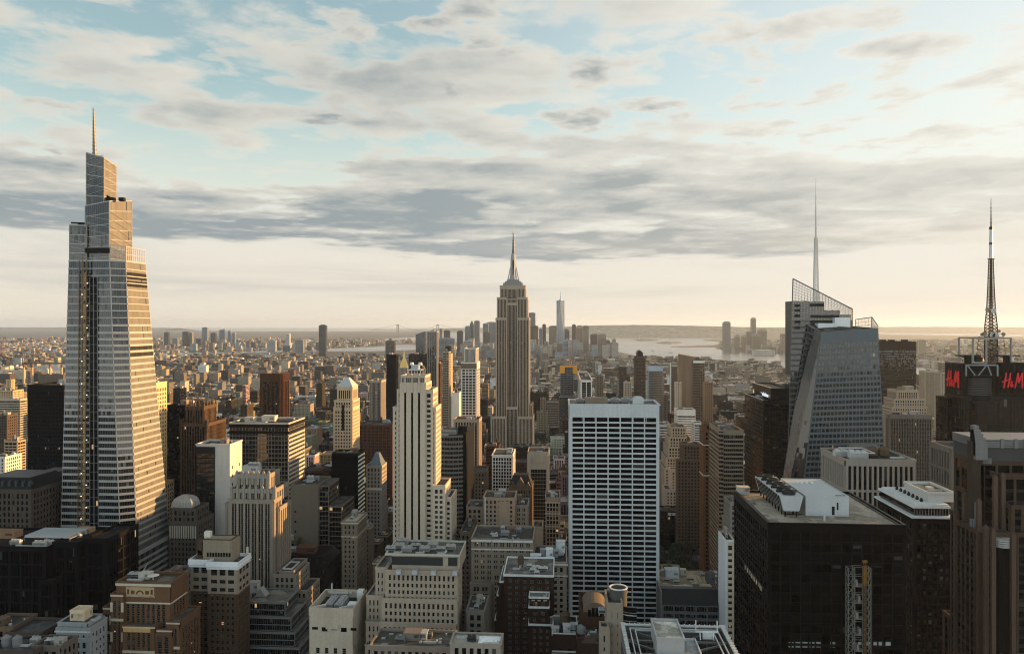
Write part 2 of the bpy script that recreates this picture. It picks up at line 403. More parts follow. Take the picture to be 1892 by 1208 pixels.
        for c, u, n, w, h in cells[cap:]:
            def world(mb, a0, a1, b0, b1, e, mi):
                P = lambda A, Z, E: c + u * A + V((0, 0, Z)) + n * E
                rr = (random.random() * 50 // 1, random.random() * 50 // 1)
                q = [P(a0, b0, e), P(a1, b0, e), P(a1, b1, e), P(a0, b1, e)]
                mb.quad(*q, uv=[(rr[0], rr[1]), (rr[0] + .99, rr[1]), (rr[0] + .99, rr[1] + .99), (rr[0], rr[1] + .99)], mi=mi)
            geo(rest, w, h, world)
        if rest.f: rest.build('window', [FRAME(s.win), gm], s.root, gc, kind='stuff')
_fr = {}
def FRAME(col):
    if col not in _fr: _fr[col] = plain('window_frame_%d' % len(_fr), tuple(c * .45 for c in col), .5)
    return _fr[col]
# ------------------------------------------------------------------ roof gear, each piece a part of its building
def gear_bulkhead(b, x, y, z, w, d, h, col=(.3, .28, .25)):
    m = MB(); m.box(x - w / 2, x + w / 2, y - d / 2, y + d / 2, z - .6, z + h)
    m.box(x - w / 2 - .2, x + w / 2 + .2, y - d / 2 - .2, y + d / 2 + .2, z + h, z + h + .35, bottom=True)
    m.box(x - .6, x + .6, y - d / 2 - .06, y - d / 2, z, z + 2.2); o = b.sub('bulkhead', m, M_BRICK, col)
    v = MB()
    for i in range(4): v.box(x + w * .12, x + w * .42, y - d / 2 - .1, y - d / 2, z + h * .45 + i * .4, z + h * .45 + i * .4 + .2, bottom=True)
    v.build('vent', M_STEEL, o, (.05, .05, .05))
def gear_tank(b, x, y, z, r=2.2, h=4., wood=True):
    m = MB(); L = 2.6
    for sx in (-1, 1):
        for sy in (-1, 1): m.beam((x + sx * r * .62, y + sy * r * .62, z - .6), (x + sx * r * .62, y + sy * r * .62, z + L), .28)
    m.box(x - r * .8, x + r * .8, y - r * .8, y + r * .8, z + L, z + L + .3, bottom=True)
    o = b.sub('tank_stand', m, M_STEEL, (.06, .055, .05))
    t = MB(); t.cyl(x, y, z + L + .3, z + L + .3 + h, r, r * .97, 14, cap=False)
    for k in range(4): t.cyl(x, y, z + L + .7 + k * h / 4, z + L + .82 + k * h / 4, r * 1.02, n=14)
    t.cyl(x, y, z + L + .3 + h, z + L + .3 + h + r * .75, r * 1.06, .08, 14)
    b.sub('water_tank', t, M_BRICK, (.16, .105, .065) if wood else (.2, .2, .2))
def gear_chiller(b, x, y, z, w, d, h, n=3, col=(.34, .35, .36)):
    m = MB(); m.box(x - w / 2, x + w / 2, y - d / 2, y + d / 2, z + .5, z + h, bottom=True)
    for sx in (-1, 1): m.box(x + sx * w * .4 - .15, x + sx * w * .4 + .15, y - d * .45, y + d * .45, z - .6, z + .5)
    for i in range(n):
        yy = y - d / 2 + d * (i + .5) / n if d > w else y; xx = x if d > w else x - w / 2 + w * (i + .5) / n
        r = min(w, d, max(w, d) / n) * .38; m.loft([m.ring(xx, yy, z + h, r, 12), m.ring(xx, yy, z + h + .7, r * 1.08, 12), m.ring(xx, yy, z + h + .7, r * .9, 12), m.ring(xx, yy, z + h + .3, r * .85, 12)])
    o = b.sub('cooling_unit', m, M_METAL, col)
    v = MB()
    for k in range(5): v.box(x - w / 2 + .15, x + w / 2 - .15, y - d / 2 - .08, y - d / 2, z + .8 + k * (h - 1) / 5, z + .95 + k * (h - 1) / 5, bottom=True)
    v.build('louvre', M_STEEL, o, (.09, .09, .09))
def gear_duct(b, x0, x1, y0, y1, z, w=.8, col=(.42, .42, .41)):
    m = MB(); m.box(x0, x1, y0 - w / 2, y0 + w / 2, z - .3, z + .8, bottom=True); m.box(x1 - w / 2, x1 + w / 2, min(y0, y1) + w * .5, max(y0, y1), z - .3, z + .85, bottom=True)
    for k in range(3): m.box(x0 + (x1 - x0) * (k + .5) / 3 - .2, x0 + (x1 - x0) * (k + .5) / 3 + .2, y0 - w / 2 - .12, y0 + w / 2 + .12, z - .6, z + .9)
    b.sub('duct', m, M_METAL, col)
def gear_mast(b, x, y, z, h):
    m = MB(); m.beam((x, y, z - .6), (x, y, z + h), .22, .08)
    for k in (.55, .7, .85): m.beam((x - .7 * (1.2 - k), y, z + h * k), (x + .7 * (1.2 - k), y, z + h * k), .07)
    b.sub('aerial', m, M_STEEL, (.1, .1, .1))
def gear_small(b, x0, x1, y0, y1, z, seed, n=5):           # pipes, vents, cowls
    r = random.Random(seed + 5)
    for i in range(n):
        x, y = r.uniform(x0 + 1.2, x1 - 1.2), r.uniform(y0 + 1.2, y1 - 1.2); m = MB(); k = r.choice('pvcs'); c = r.uniform(.12, .5)
        if k == 'p': L = r.uniform(2, 6); m.beam((x, y, z + .35), (min(x + L, x1 - .8), y, z + .35), .22); m.beam((x, y, z - .3), (x, y, z + .4), .2); b.sub('pipe', m, M_METAL, (c, c, c * .97))
        elif k == 'v': m.cyl(x, y, z - .3, z + .9, .28, n=8); m.cyl(x, y, z + .9, z + 1.25, .5, .2, 8); b.sub('roof_vent', m, M_METAL, (c, c, c))
        elif k == 'c': m.box(x - .7, x + .7, y - .5, y + .5, z - .3, z + .9); m.box(x - .5, x + .5, y - .3, y + .3, z + .9, z + 1.05); b.sub('air_unit', m, M_METAL, (c, c * .98, c * .94))
        else: w_ = r.uniform(.8, 1.6); m.box(x - w_, x + w_, y - .7, y + .7, z - .3, z + .3); m.loft([[(x - w_, y - .7, z + .3), (x + w_, y - .7, z + .3), (x + w_, y + .7, z + .3), (x - w_, y + .7, z + .3)], [(x - w_, y - .05, z + .8), (x + w_, y - .05, z + .8), (x + w_, y + .05, z + .8), (x - w_, y + .05, z + .8)]]); b.sub('skylight', m, M_METAL, (.28, .30, .31))
def kit(b, x0, x1, y0, y1, z, seed, what='bcdb', tone=1.):
    r = random.Random(seed); w, d = x1 - x0, y1 - y0
    if y0 < 760 and w > 6: gear_small(b, x0, x1, y0, y1, z, seed, min(16, 5 + int(w * d / 90)) if y0 < 540 else 4)
    spots = [(r.uniform(.18, .82), r.uniform(.22, .85)) for _ in range(40)]; used = []
    for k in what:
        for s in spots:
            if all(abs(s[0] - q[0]) * w > 5 or abs(s[1] - q[1]) * d > 4.5 for q in used): break
        used.append(s); x, y = x0 + s[0] * w, y0 + s[1] * d
        if k == 'b':
            bw = min(w * .34, r.uniform(4, 9)); bd = min(d * .34, r.uniform(4, 8)); x = min(max(x, x0 + bw / 2 + .8), x1 - bw / 2 - .8); y = min(max(y, y0 + bd / 2 + .8), y1 - bd / 2 - .8)
            c = r.choice(((.3, .27, .23), (.24, .2, .17), (.36, .35, .33), (.2, .14, .1)))
            gear_bulkhead(b, x, y, z, bw, bd, r.uniform(2.8, 5.5), tuple(q * tone for q in c))
        elif k == 't': gear_tank(b, min(max(x, x0 + 3), x1 - 3), min(max(y, y0 + 3), y1 - 3), z, r.uniform(1.7, 2.3), r.uniform(3.2, 4.4), r.random() < .75)
        elif k == 'c':
            cw = min(w * .3, r.uniform(2.5, 6)); cd = min(d * .3, r.uniform(2.2, 4)); c = r.uniform(.2, .5) * tone
            gear_chiller(b, min(max(x, x0 + cw / 2 + .8), x1 - cw / 2 - .8), min(max(y, y0 + cd / 2 + .8), y1 - cd / 2 - .8), z, cw, cd, r.uniform(1.8, 3.2), r.choice((2, 3)), (c, c, c * 1.02))
        elif k == 'd':
            L = min(w * .35, r.uniform(3, 8)); x = min(max(x, x0 + 1), x1 - L - 1.2); gear_duct(b, x, x + L, y, y + min(d * .2, 3), z)
        elif k == 'm': gear_mast(b, x, y, z, r.uniform(6, 12))
def ring_box(m, x0, x1, y0, y1, z0, z1, t):             # hollow rectangular kerb
    m.box(x0, x1, y0, y0 + t, z0, z1, bottom=True); m.box(x0, x1, y1 - t, y1, z0, z1, bottom=True)
    m.box(x0, x0 + t, y0 + t, y1 - t, z0, z1, bottom=True); m.box(x1 - t, x1, y0 + t, y1 - t, z0, z1, bottom=True)
def lattice(m, cx, cy, z0, z1, w0, w1, n, bar, nbay=None):
    P = lambda k, T: (cx + (1, 1, -1, -1)[k % 4] * (w0 + (w1 - w0) * T) / 2, cy + (-1, 1, 1, -1)[k % 4] * (w0 + (w1 - w0) * T) / 2, z0 + (z1 - z0) * T)
    for k in range(4):
        m.beam(P(k, 0), P(k, 1), bar)
        for i in range(n):
            a, c = i / n, (i + 1) / n
            m.beam(P(k, a), P(k + 1, c) if i % 2 else P(k + 1, c), bar * .6)
            m.beam(P(k, c), P(k + 1, c), bar * .55)
NEAR_MAX, HAZE = 190, 2.0e-5
# ------------------------------------------------------------------ the towers one can name by look, near and mid distance
def frame_of(px0, px1, pyt, Y, pxb=None, D=None):
    x0, x1, z = gx(px0, Y), gx(px1, Y), gz((px0 + px1) / 2, pyt, Y)
    if pxb is not None:
        D = ydepth(pxb, x1 if (x0 + x1) < 0 else x0) - Y
    return x0, x1, Y, Y + max(D or 25, 4), z
def hb(name, label, px0, px1, pyt, Y, pxb=None, D=None, st=PUNCH, blocks=True, gear='bcd', cat='building', par=1.1, stE=None, blank='', sides='NV', tone=1., group=None, **kw):
    x0, x1, y0, y1, z = frame_of(px0, px1, pyt, Y, pxb, D)
    b = B(name, label, ((x0 + x1) / 2, y0, 0), cat=cat, group=group, **kw); b.ext = (x0, x1, y0, y1, z)
    if blocks:
        b.block(x0, x1, y0, y1, 0, z, st, stE=stE, blank=blank, sides=sides, par=par)
        if gear: kit(b, x0 + .6, x1 - .6, y0 + .6, y1 - .6, z - .6, hash_(label), gear, tone)
    return b
def hash_(s): return sum((i + 1) * ord(c) for i, c in enumerate(s)) % 100003
TAN, PALE, BROWN, BRICKC, GREY, WHITE = (.36, .30, .235), (.45, .41, .35), (.17, .115, .08), (.27, .13, .07), (.28, .275, .265), (.62, .6, .56)

# --- tapering glass supertall at the left
def supertall():
    b = B('glass_skyscraper', 'tallest tower at the left, tapering glass stack with sunlit banded side and thin spire', (-340, 525, 0), cat='skyscraper',
          wall=(.30, .297, .285), glass=(.010, .013, .016), gm=M_SILVER, wm=M_METAL, lit=.002, visbot=1060)
    yA, yB = 532., 524.
    b.look['sunlit_tint_glazing'] = (M_SUNTINT, (.10, .095, .08, 0))  # west panes: the sun's gold is put into the glass colour
    zt = lambda py, px=225, Y=530: gz(px, py, Y)
    BOT, TOP = 60., gz(222, 480, yA)
    def plan(T):                                        # T 0 at z 60, 1 at the top of the main shaft
        y = yB + (yA - yB) * T
        xl = gx(109, yB) + (gx(127, yA) - gx(109, yB)) * T
        xc = gx(247, yB) + .8 + (gx(222.5, yA) - gx(247, yB)) * T
        back = 576 + (563 - 576) * T
        ch = 9.2
        return [(xl, y), (xc - ch, y), (xc, y + 5.5), (xc + .6, back)], xl, back
    zs = [BOT, 150, TOP]
    st = ST(1.55, 4.9, .10, 1.5, .07, .42, .35, 1.2)
    hm = gz(228, 600, 528)
    segs = [(BOT, hm, ST(1.55, 4.75, .05, 1.7, .05, .45, .35, 1.2)), (hm, TOP, ST(1.55, 5.0, .05, .75, .05, .40, .35, 1.2))]
    for z0, z1, s_ in segs:
        T0, T1 = (z0 - BOT) / (TOP - BOT), (z1 - BOT) / (TOP - BOT)
        p0, p1 = plan(T0)[0], plan(T1)[0]
        for i in range(3):
            a, q = p0[i], p0[i + 1]; c, d = p1[i + 1], p1[i]
            b.panel((*a, z0), (*q, z0), (*c, z1), (*d, z1), s_, glass='sunlit_tint_glazing' if i == 2 else 'glazing')
        pl0, pl1 = plan(T0), plan(T1)
        w = b['wall']
        w.quad((pl0[1], pl0[2], z0), (*p0[0], z0), (*p1[0], z1), (pl1[1], pl1[2], z1))
        w.quad((*p0[3], z0), (pl0[1], pl0[2], z0), (pl1[1], pl1[2], z1), (*p1[3], z1))
        if z1 == TOP: b['roof'].quad((*p1[0], z1), (*p1[1], z1), (*p1[3], z1), (pl1[1], pl1[2], z1))
    # dark mechanical louvre floors on the sunlit side
    lv = b.part('louvre_band', M_STEEL, (.05, .047, .043))
    for py0, py1 in ((502, 515), (518, 529), (638, 647), (649, 660)):
        z0, z1 = gz(230, py1, 535), gz(230, py0, 535)
        pa, pb = plan((z0 - BOT) / (TOP - BOT))[0], plan((z1 - BOT) / (TOP - BOT))[0]
        A, Q, C, D = V((*pa[2], z0)), V((*pa[3], z0)), V((*pb[3], z1)), V((*pb[2], z1))
        n = (Q - A).normalized().cross((D - A).normalized()); n.normalize()
        u = (Q - A).normalized()
        for k in range(26):
            t = (k + .6) / 26.6
            lv.bar(A.lerp(Q, t), D.lerp(C, t), u, n, .85, .12)
    # open dark slot beside the hoist
    sl = b.part('dark_slot', M_DARKGLASS, (.006, .006, .007, .01))
    t0, t1 = .12, (gz(170, 512, 530) - BOT) / (TOP - BOT)
    def fr(px, T):
        y = yB + (yA - yB) * T - .55; return (gx(px, y), y, BOT + (TOP - BOT) * T)
    sl.quad(fr(166, t0), fr(182, t0), fr(180, t1), fr(166, t1), [(0, 0), (4, 0), (4, 40), (0, 40)])
    e = b.part('slot_edge', M_METAL, (.2, .2, .2))
    for px in ((166, 166), (174, 173), (182, 180)): e.beam(fr(px[0], t0), fr(px[1], t1), .5)
    for k in range(34): T = t0 + (t1 - t0) * k / 33; e.beam(fr(166, T), fr(181, T), .28)
    # stacked crowns
    cs = ST(1.5, 7.2, .09, .5, .07, .22, .5, .6)
    def crown(px0, px1, pyl, pyr, Y, pxb, pyb, zb, open_top=0.):
        x0, x1 = gx(px0, Y), gx(px1, Y); yb = ydepth(pxb, x1)
        zl, zr, zk = gz(px0, pyl, Y), gz(px1, pyr, Y), gz(pxb, pyb, yb)
        b.panel((x0, Y, zb), (x1, Y, zb), (x1, Y, zr), (x0, Y, zl), cs)
        b.panel((x1, Y, zb), (x1, yb, zb), (x1, yb, zk), (x1, Y, zr), cs, glass='sunlit_tint_glazing')
        b['wall'].quad((x0, yb, zb), (x0, Y, zb), (x0, Y, zl), (x0, yb, zl)); b['wall'].quad((x1, yb, zb), (x0, yb, zb), (x0, yb, zl), (x1, yb, zk))
        b['roof'].quad((x0, Y, zl - .4), (x1, Y, zr - .4), (x1, yb, zk - .4), (x0, yb, zl - .4))
        e = b.part('edge_trim', M_METAL, (.26, .225, .18))
        for p, q in (((x1, Y, zb), (x1, Y, zr)), ((x0, Y, zb), (x0, Y, zl)), ((x0, Y, zl), (x1, Y, zr)), ((x1, Y, zr), (x1, yb, zk)), ((x1, yb, zb), (x1, yb, zk))): e.beam(p, q, .5)
        dg = b.part('diagonal_strut', M_METAL, (.27, .26, .24))
        Hh = zr - zb; k = 0
        zz = zb + 3
        while zz < min(zl, zr) - 6:
            dg.beam((x0, Y - .35, zz + (5 if open_top else 0)), (x1, Y - .35, zz + (0 if open_top else -3.5) + (9 if open_top else 0)), .32)
            dg.beam((x1 + .35, Y, zz + 3), (x1 + .35, yb, zz - 4 if not open_top else zz + 5), .32); zz += 5.2
        return x0, x1, Y, yb, zl, zr
    crown(128.5, 160, 415.5, 416, 533.2, 164, 416, TOP - 8)
    crown(157.5, 202, 380, 371, 534.5, 243.5, 371, TOP - 6)
    t = crown(159.5, 192, 282, 291, 536.5, 214.5, 307.5, gz(180, 380, 534), 1.)
    # glass screen round the top of the shaft
    x1 = plan(1)[0][2][0]; yy = plan(1)[0][2][1]; yb = 563
    b.panel((x1, yy, TOP - 1), (x1 + .3, yb, TOP - 1), (x1 + .3, yb, gz(270, 462, yb)), (x1, yy, gz(224, 455, yy)), ST(2.6, 5.5, .3, .4, .25, .2, .4, .5), glass='screen', wall='screen_frame', open=False)
    b.look['screen'] = (M_SCREEN, (.3, .3, .3)); b.look['screen_frame'] = (M_METAL, (.36, .32, .27))
    b.panel((gx(203, 533), 533, TOP - 1), (x1, yy, TOP - 1), (x1, yy, gz(224, 455, yy)), (gx(203, 533), 533, gz(203, 451, 533)), ST(2.6, 5.5, .3, .4, .25, .2, .4, .5), glass='screen', wall='screen_frame')
    d = b.part('dark_band', M_STEEL, (.02, .02, .02)); d.box(gx(157, 533), gx(203, 533), 532.6, 534, gz(180, 467, 533), gz(180, 458, 533), bottom=True)
    # cranes for the facade and the spire
    c = MB(); xx, yy_, zz = gx(203, 540), 541, gz(203, 371, 540)
    c.box(xx - 3, xx + 3, yy_ - 2, yy_ + 2, zz, zz + 2.5); c.beam((xx, yy_, zz + 2), (xx - 5, yy_ - 1, zz + 5.5), 1.3); c.box(xx + 6, xx + 10, yy_, yy_ + 3, zz, zz + 2.6)
    b.sub('roof_crane', c, M_STEEL, (.03, .028, .026))
    c = MB(); xx, zz = gx(150, 536), gz(150, 416, 534); c.box(xx - 2, xx + 3, 535, 538, zz, zz + 1.6); c.beam((xx + 3, 536, zz + 1.6), (xx - 7, 535, zz + 1.9), 1.2)
    b.sub('roof_crane', c, M_STEEL, (.03, .028, .026))
    s = MB(); sx, sy = gx(175.5, 548), 548; z0, z1 = gz(174, 310, 548), gz(172.5, 204, 548)
    R_ = []
    for k in range(17):
        T = k / 16; r = 1.75 * (1 - T) + .5 * T; cx = sx + (gx(172.6, 548) - sx) * T
        R_ += [s.ring(cx, sy, z0 + (z1 - z0) * T, r, 8), s.ring(cx, sy, z0 + (z1 - z0) * (T + .045), r * .97, 8)]
        s.cyl(cx, sy, z0 + (z1 - z0) * T, z0 + (z1 - z0) * T + .5, r * 1.22, n=8)
    s.loft(R_); b.sub('spire', s, M_METAL, (.24, .205, .165))
    # base with its own banded podium
    z = gz(260, 1026, 516); x0, x1 = gx(200, 514), gx(245, 514)
    b.block(x0, gx(245, 514), 514, 583, 0, z, ST(1.6, 4.6, .12, 1.9, .08, .4, .5, 1.8), sides='NW')
    BUILT.append((-372, -305, 514, 585, 330, 1060))
    b.end()
    # outside hoist still standing on the north face
    h = thing('construction_hoist', 'slender orange lit builders hoist running up the face of the tallest left tower', 'hoist', (gx(152, 522), 522, 0))
    Tz = [(.10, 148, 158), (t1 + .02, 149, 158.5)]
    def hp(px, T, dy=-3.2):
        y = yB + (yA - yB) * T + dy; return V((gx(px, y), y, BOT + (TOP - BOT) * T))
    m = MB(); fl = MB(); lam = MB()
    for px in (143.5, 150, 157): m.beam(hp(px, .1), hp(px + 3, t1 + .05), .5)
    for px in (143.5, 157): m.beam(hp(px, .1, -.6), hp(px + 3, t1 + .02, -.6), .4)
    for k in range(62):
        T = .1 + (t1 - .08) * k / 61; sh = 3 * T
        f1_ = MB(); f1_.quad(hp(142 + sh, T, -3.6), hp(158 + sh, T, -3.6), hp(158 + sh, T, -.5), hp(142 + sh, T, -.5)); f1_.build('landing', M_METAL, h, (.22, .16, .1)) if k % 2 == 0 else None
        m.beam(hp(143.5 + sh, T), hp(157 + sh, T), .3); m.beam(hp(143.5 + sh, T), hp(150 + sh, T + .012), .25); m.beam(hp(157 + sh, T), hp(157 + sh, T, -.6), .25)
        if k % 2 == 0: m.beam(hp(150 + sh, T), hp(157 + sh, T + .012), .22)
    m.beam(hp(153, t1), hp(153, t1 + .07), .35); m.beam(hp(159, t1), hp(159, t1 + .05), .3)
    mm = m.build('mast', M_METAL, h, (.2, .13, .075)); 
    pn = MB()
    for k in range(60):
        T = .12 + (t1 - .12) * k / 59; sh = 3 * T; r = (k * 37 % 7)
        pn.box(hp(151.5 + sh, T).x, hp(155.5 + sh, T).x, hp(152, T).y + .1, hp(152, T).y + .35, hp(152, T).z, hp(152, T).z + (3.1 if r > 1 else 1.6), bottom=True)
    pn.build('mesh_panel', M_STONE, h, (.36, .23, .11))
    for k in range(22):
        T = t1 - .02 - k * .033; sh = 3 * T; l = MB(); q = hp(149 + sh if k % 2 else 158.5 + sh, T, -3.8); l.box(q.x - .3, q.x + .3, q.y - .3, q.y + .3, q.z, q.z + .5, bottom=True)
        l.build('lamp', M_LAMP, h)
M_LAMP = plain('lamp_glow', (1, .8, .55), .5, .7)
supertall()

# --- art deco giant in the centre
def centre_tower():
    b = B('art_deco_skyscraper', 'stepped tan stone tower in the middle with silvery mast, tallest of the centre', (gx(947, 1290), 1290, 0), cat='skyscraper',
          wall=(.34, .275, .21), span=(.10, .085, .072), glass=(.012, .013, .015), visbot=818, lit=.004)
    Y = 1290; k = lambda px, dy=0: gx(px, Y + dy); Z = lambda py: gz(947, py, Y)
    st = ST(2.5, 4.2, 1.0, 1.5, .7, .2, 1.4, 3.2, span='spandrel'); st2 = ST(2.3, 4.2, .7, 1.6, .5, .15, .6, 3.5, span='spandrel')
    # main shaft: two wings standing forward of a dark recessed bay
    def tier(p0, p1, pyt, zb, y0, y1, rec=3.0, r0=936.5, r1=955.5, up=0):
        z = Z(pyt)
        b.block(k(p0), k(r0), y0, y1, zb, z, st, sides='NE', foot=False); b.block(k(r1), k(p1), y0, y1, zb, z, st, sides='NW', foot=False)
        b.block(k(r0), k(r1), y0 + rec, y1 - 2, zb, z + up, st2, sides='N', foot=False)
        return z
    z0 = tier(916.4, 977.2, 588, Z(830) - 60, Y, Y + 42, 3, up=26)
    for w0, w1, py in ((912, 917, 746), (977, 983.5, 746)): b.block(k(w0), k(w1), Y + 4, Y + 38, 0, Z(py), st, sides='NW', foot=False)
    z0b = Z(588)
    b.block(k(908.5), k(936), Y - 9, Y + 40, 0, Z(769), st, sides='NW', foot=False); b.block(k(957), k(985.5), Y - 9, Y + 40, 0, Z(769), st, sides='NW', foot=False)
    b.block(k(936), k(957), Y - 5, Y + 10, 0, Z(752), st2, sides='N', foot=False)
    b.block(k(900), k(993), Y - 16, Y + 45, 0, 30, st, sides='NW')
    z1 = tier(918.5, 974, 550, z0b, Y + 2, Y + 40, 2.2, 937, 955, up=0)
    b.block(k(923.2), k(970), Y + 4, Y + 38, z1, Z(528), ST(2.5, 4.4, 1.1, 1.2, .6, .2, 1.2, 5.5, span='spandrel'), sides='NW', foot=False)
    b.block(k(937), k(955), Y + 2.5, Y + 8, z1, Z(531), st2, sides='N', foot=False)
    cx, cy = k(947), Y + 21
    t = MB()
    for a, c_, pa, pb in ((34, 34, 528, 522), (28, 30, 522, 519), (22, 24, 519, 516)):
        w = a / 2; d = c_ / 2; t.box(cx - w, cx + w, cy - d * .8, cy + d * .8, Z(pa), Z(pb))
    b.sub('stepped_crown', t, M_METAL, (.23, .225, .215))
    m = MB()
    def oct_(r, z): return [(cx + r * math.cos(math.pi / 8 + i * math.pi / 4), cy + r * math.sin(math.pi / 8 + i * math.pi / 4), z) for i in range(8)]
    m.loft([oct_(8.2, Z(516)), oct_(6.4, Z(511)), oct_(5.5, Z(501)), oct_(5.1, Z(478)), oct_(4.9, Z(475)), oct_(4.3, Z(474)), oct_(4.2, Z(470)), oct_(3.4, Z(467)), oct_(2.0, Z(466))])
    for i in range(4):                                  # winged buttresses
        a = i * math.pi / 2; ca, sa = math.cos(a), math.sin(a)
        for o in (-1.6, 1.6): m.beam((cx + ca * 9.4 - sa * o, cy + sa * 9.4 + ca * o, Z(516)), (cx + ca * 5 - sa * o, cy + sa * 5 + ca * o, Z(492)), 1.6, 1.0)
    b.sub('mooring_mast', m, M_METAL, (.27, .28, .29))
    g_ = MB()
    for i in range(4):
        a = i * math.pi / 2 - math.pi / 2; ca, sa = math.cos(a), math.sin(a)
        g_.quad((cx + ca * 5.6 + sa * 1.2, cy + sa * 5.6 - ca * 1.2, Z(508)), (cx + ca * 5.6 - sa * 1.2, cy + sa * 5.6 + ca * 1.2, Z(508)), (cx + ca * 5.15 - sa * 1.2, cy + sa * 5.15 + ca * 1.2, Z(479)), (cx + ca * 5.15 + sa * 1.2, cy + sa * 5.15 - ca * 1.2, Z(479)))
    b.sub('mast_window', g_, M_DARKGLASS, (.02, .022, .025, 0))
    a = MB(); a.cyl(cx, cy, Z(466), Z(458), 2.5, 2.2, 10); a.cyl(cx, cy, Z(458), Z(445), 1.7, 1.5, 8); a.cyl(cx, cy, Z(445), Z(430), 1.2, .9, 8); a.cyl(cx, cy, Z(430), Z(406), .65, .25, 6)
    for py in (462, 455, 449, 443, 437, 430): a.cyl(cx, cy, Z(py), Z(py) + 1.2, 2.4 if py > 440 else 1.6, n=8)
    b.sub('antenna', a, M_STEEL, (.16, .16, .17))
    b.end(); BUILT.append((k(900), k(993), Y - 16, Y + 45, 380, 818))
centre_tower()

# --- stone tower with three black stripes, left of centre
def stripe_tower():
    Y = 560; k = lambda px, y=Y: gx(px, y); Z = lambda py: gz(765, py, Y)
    b = B('stone_tower', 'pale limestone tower with three black window stripes up its front', (k(765), Y, 0), cat='skyscraper', wall=(.47, .395, .31), glass=(.012, .012, .013), visbot=1014, win=(.2, .19, .17), lit=.004)
    st = ST(3.0, 3.75, 1.35, 1.75, .35, .3, 1.3, 2.2, sub=1)
    X = [k(739), k(746.8), k(750.7), k(759.6), k(763.5), k(772.4), k(776.3), k(786.5)]
    zt = Z(707)
    w = b['wall']
    b['stripe'].quad((X[0], Y + .6, 0), (X[-1], Y + .6, 0), (X[-1], Y + .6, zt), (X[0], Y + .6, zt), [(0, 0), (20, 0), (20, 56), (0, 56)]); b.look['stripe'] = (M_DARKGLASS, (.003, .003, .003, .0))
    for i in (0, 2, 4, 6): w.box(X[i], X[i + 1], Y - .35, Y + 3, 0, zt - (0 if i else 0))
    for i in (1, 3, 5): w.box(X[i], X[i + 1], Y - .1, Y + 3, zt - 6.5, zt); w.beam(((X[i] + X[i + 1]) / 2, Y - .3, zt - 7.5), ((X[i] + X[i + 1]) / 2, Y - .3, zt + 7), 1.5, .6)
    sm = b.part('stripe_spandrel', M_STEEL, (.006, .006, .006))
    for i in (1, 3, 5):
        for j in range(54): sm.box(X[i], X[i + 1], Y + .35, Y + .6, 3 + j * 3.75, 4.3 + j * 3.75, bottom=True)
    cw = ST(2.2, 9.8, .35, .5, .25, .12, .6, .8)
    xs = k(786.5); D = 24
    b['wall'].quad((X[0], Y + D, 0), (X[0], Y, 0), (X[0], Y, zt), (X[0], Y + D, zt)); b.panel((xs, Y, Z(800)), (xs, Y + D, Z(800)), (xs, Y + D, zt), (xs, Y, zt), st, collect=True)
    # fluted crown
    b.block(k(740.5), k(785), Y + .8, Y + D - 2, zt, Z(696), ST(1.5, 9, .5, .3, .3, .1, .7, .8), sides='NW', foot=False)
    for p0, p1, py, dy, d in ((733.5, 739.5, 722, 1.5, 21), (785, 798.5, 722, 1.5, 22), (725, 739.5, 755, 3, 24), (790, 803.5, 755, 2.6, 25)):
        b.block(k(p0), k(p1), Y + dy, Y + dy + d, 0, Z(py), st, sides='NW' if p0 > 760 else 'NE', foot=False)
    b.block(k(800), k(823, Y), Y - 2, Y + 26, 0, Z(897), st, sides='NW', foot=False)
    b.block(k(823), k(833.5), Y + 1, Y + 28, 0, Z(920), st, sides='NW', foot=False)
    p = MB(); zr = Z(696); x0, x1 = k(753), k(775)
    for xx in (x0, x0 + (x1 - x0) * .5, x1):
        for yy in (Y + 5, Y + 14): p.beam((xx, yy, zr), (xx, yy, zr + 4.5), .45)
    p.box(x0 - .5, x1 + .5, Y + 4.5, Y + 14.5, zr + 4.5, zr + 5.2, bottom=True); b.sub('roof_frame', p, M_METAL, (.42, .43, .43))
    p = MB(); p.box(x0 + 1.5, x1 - 2, Y + 6, Y + 13, zr + 5.2, zr + 8.6); b.sub('cooling_unit', p, M_METAL, (.33, .36, .38))
    for q in (756, 772): p = MB(); p.cyl(k(q), Y + 10, zr + 8.4, zr + 10.4, 1.6, 1.3, 12); b.sub('roof_fan', p, M_METAL, (.5, .5, .48))
    p = MB()
    for q in range(4): p.beam((k(778) + q * .4, Y + 7 + 3 * (q % 2), zr), (k(778) + q * .5, Y + 7 + 3 * (q % 2), zr + 9 - q), .35)
    p.beam((k(778), Y + 7, zr + 8), (k(779), Y + 12, zr + 6), .3); b.sub('pipe_rack', p, M_METAL, (.36, .32, .26))
    b.end(); BUILT.append((k(725), k(834), Y - 3, Y + 30, 220, 1014))
stripe_tower()

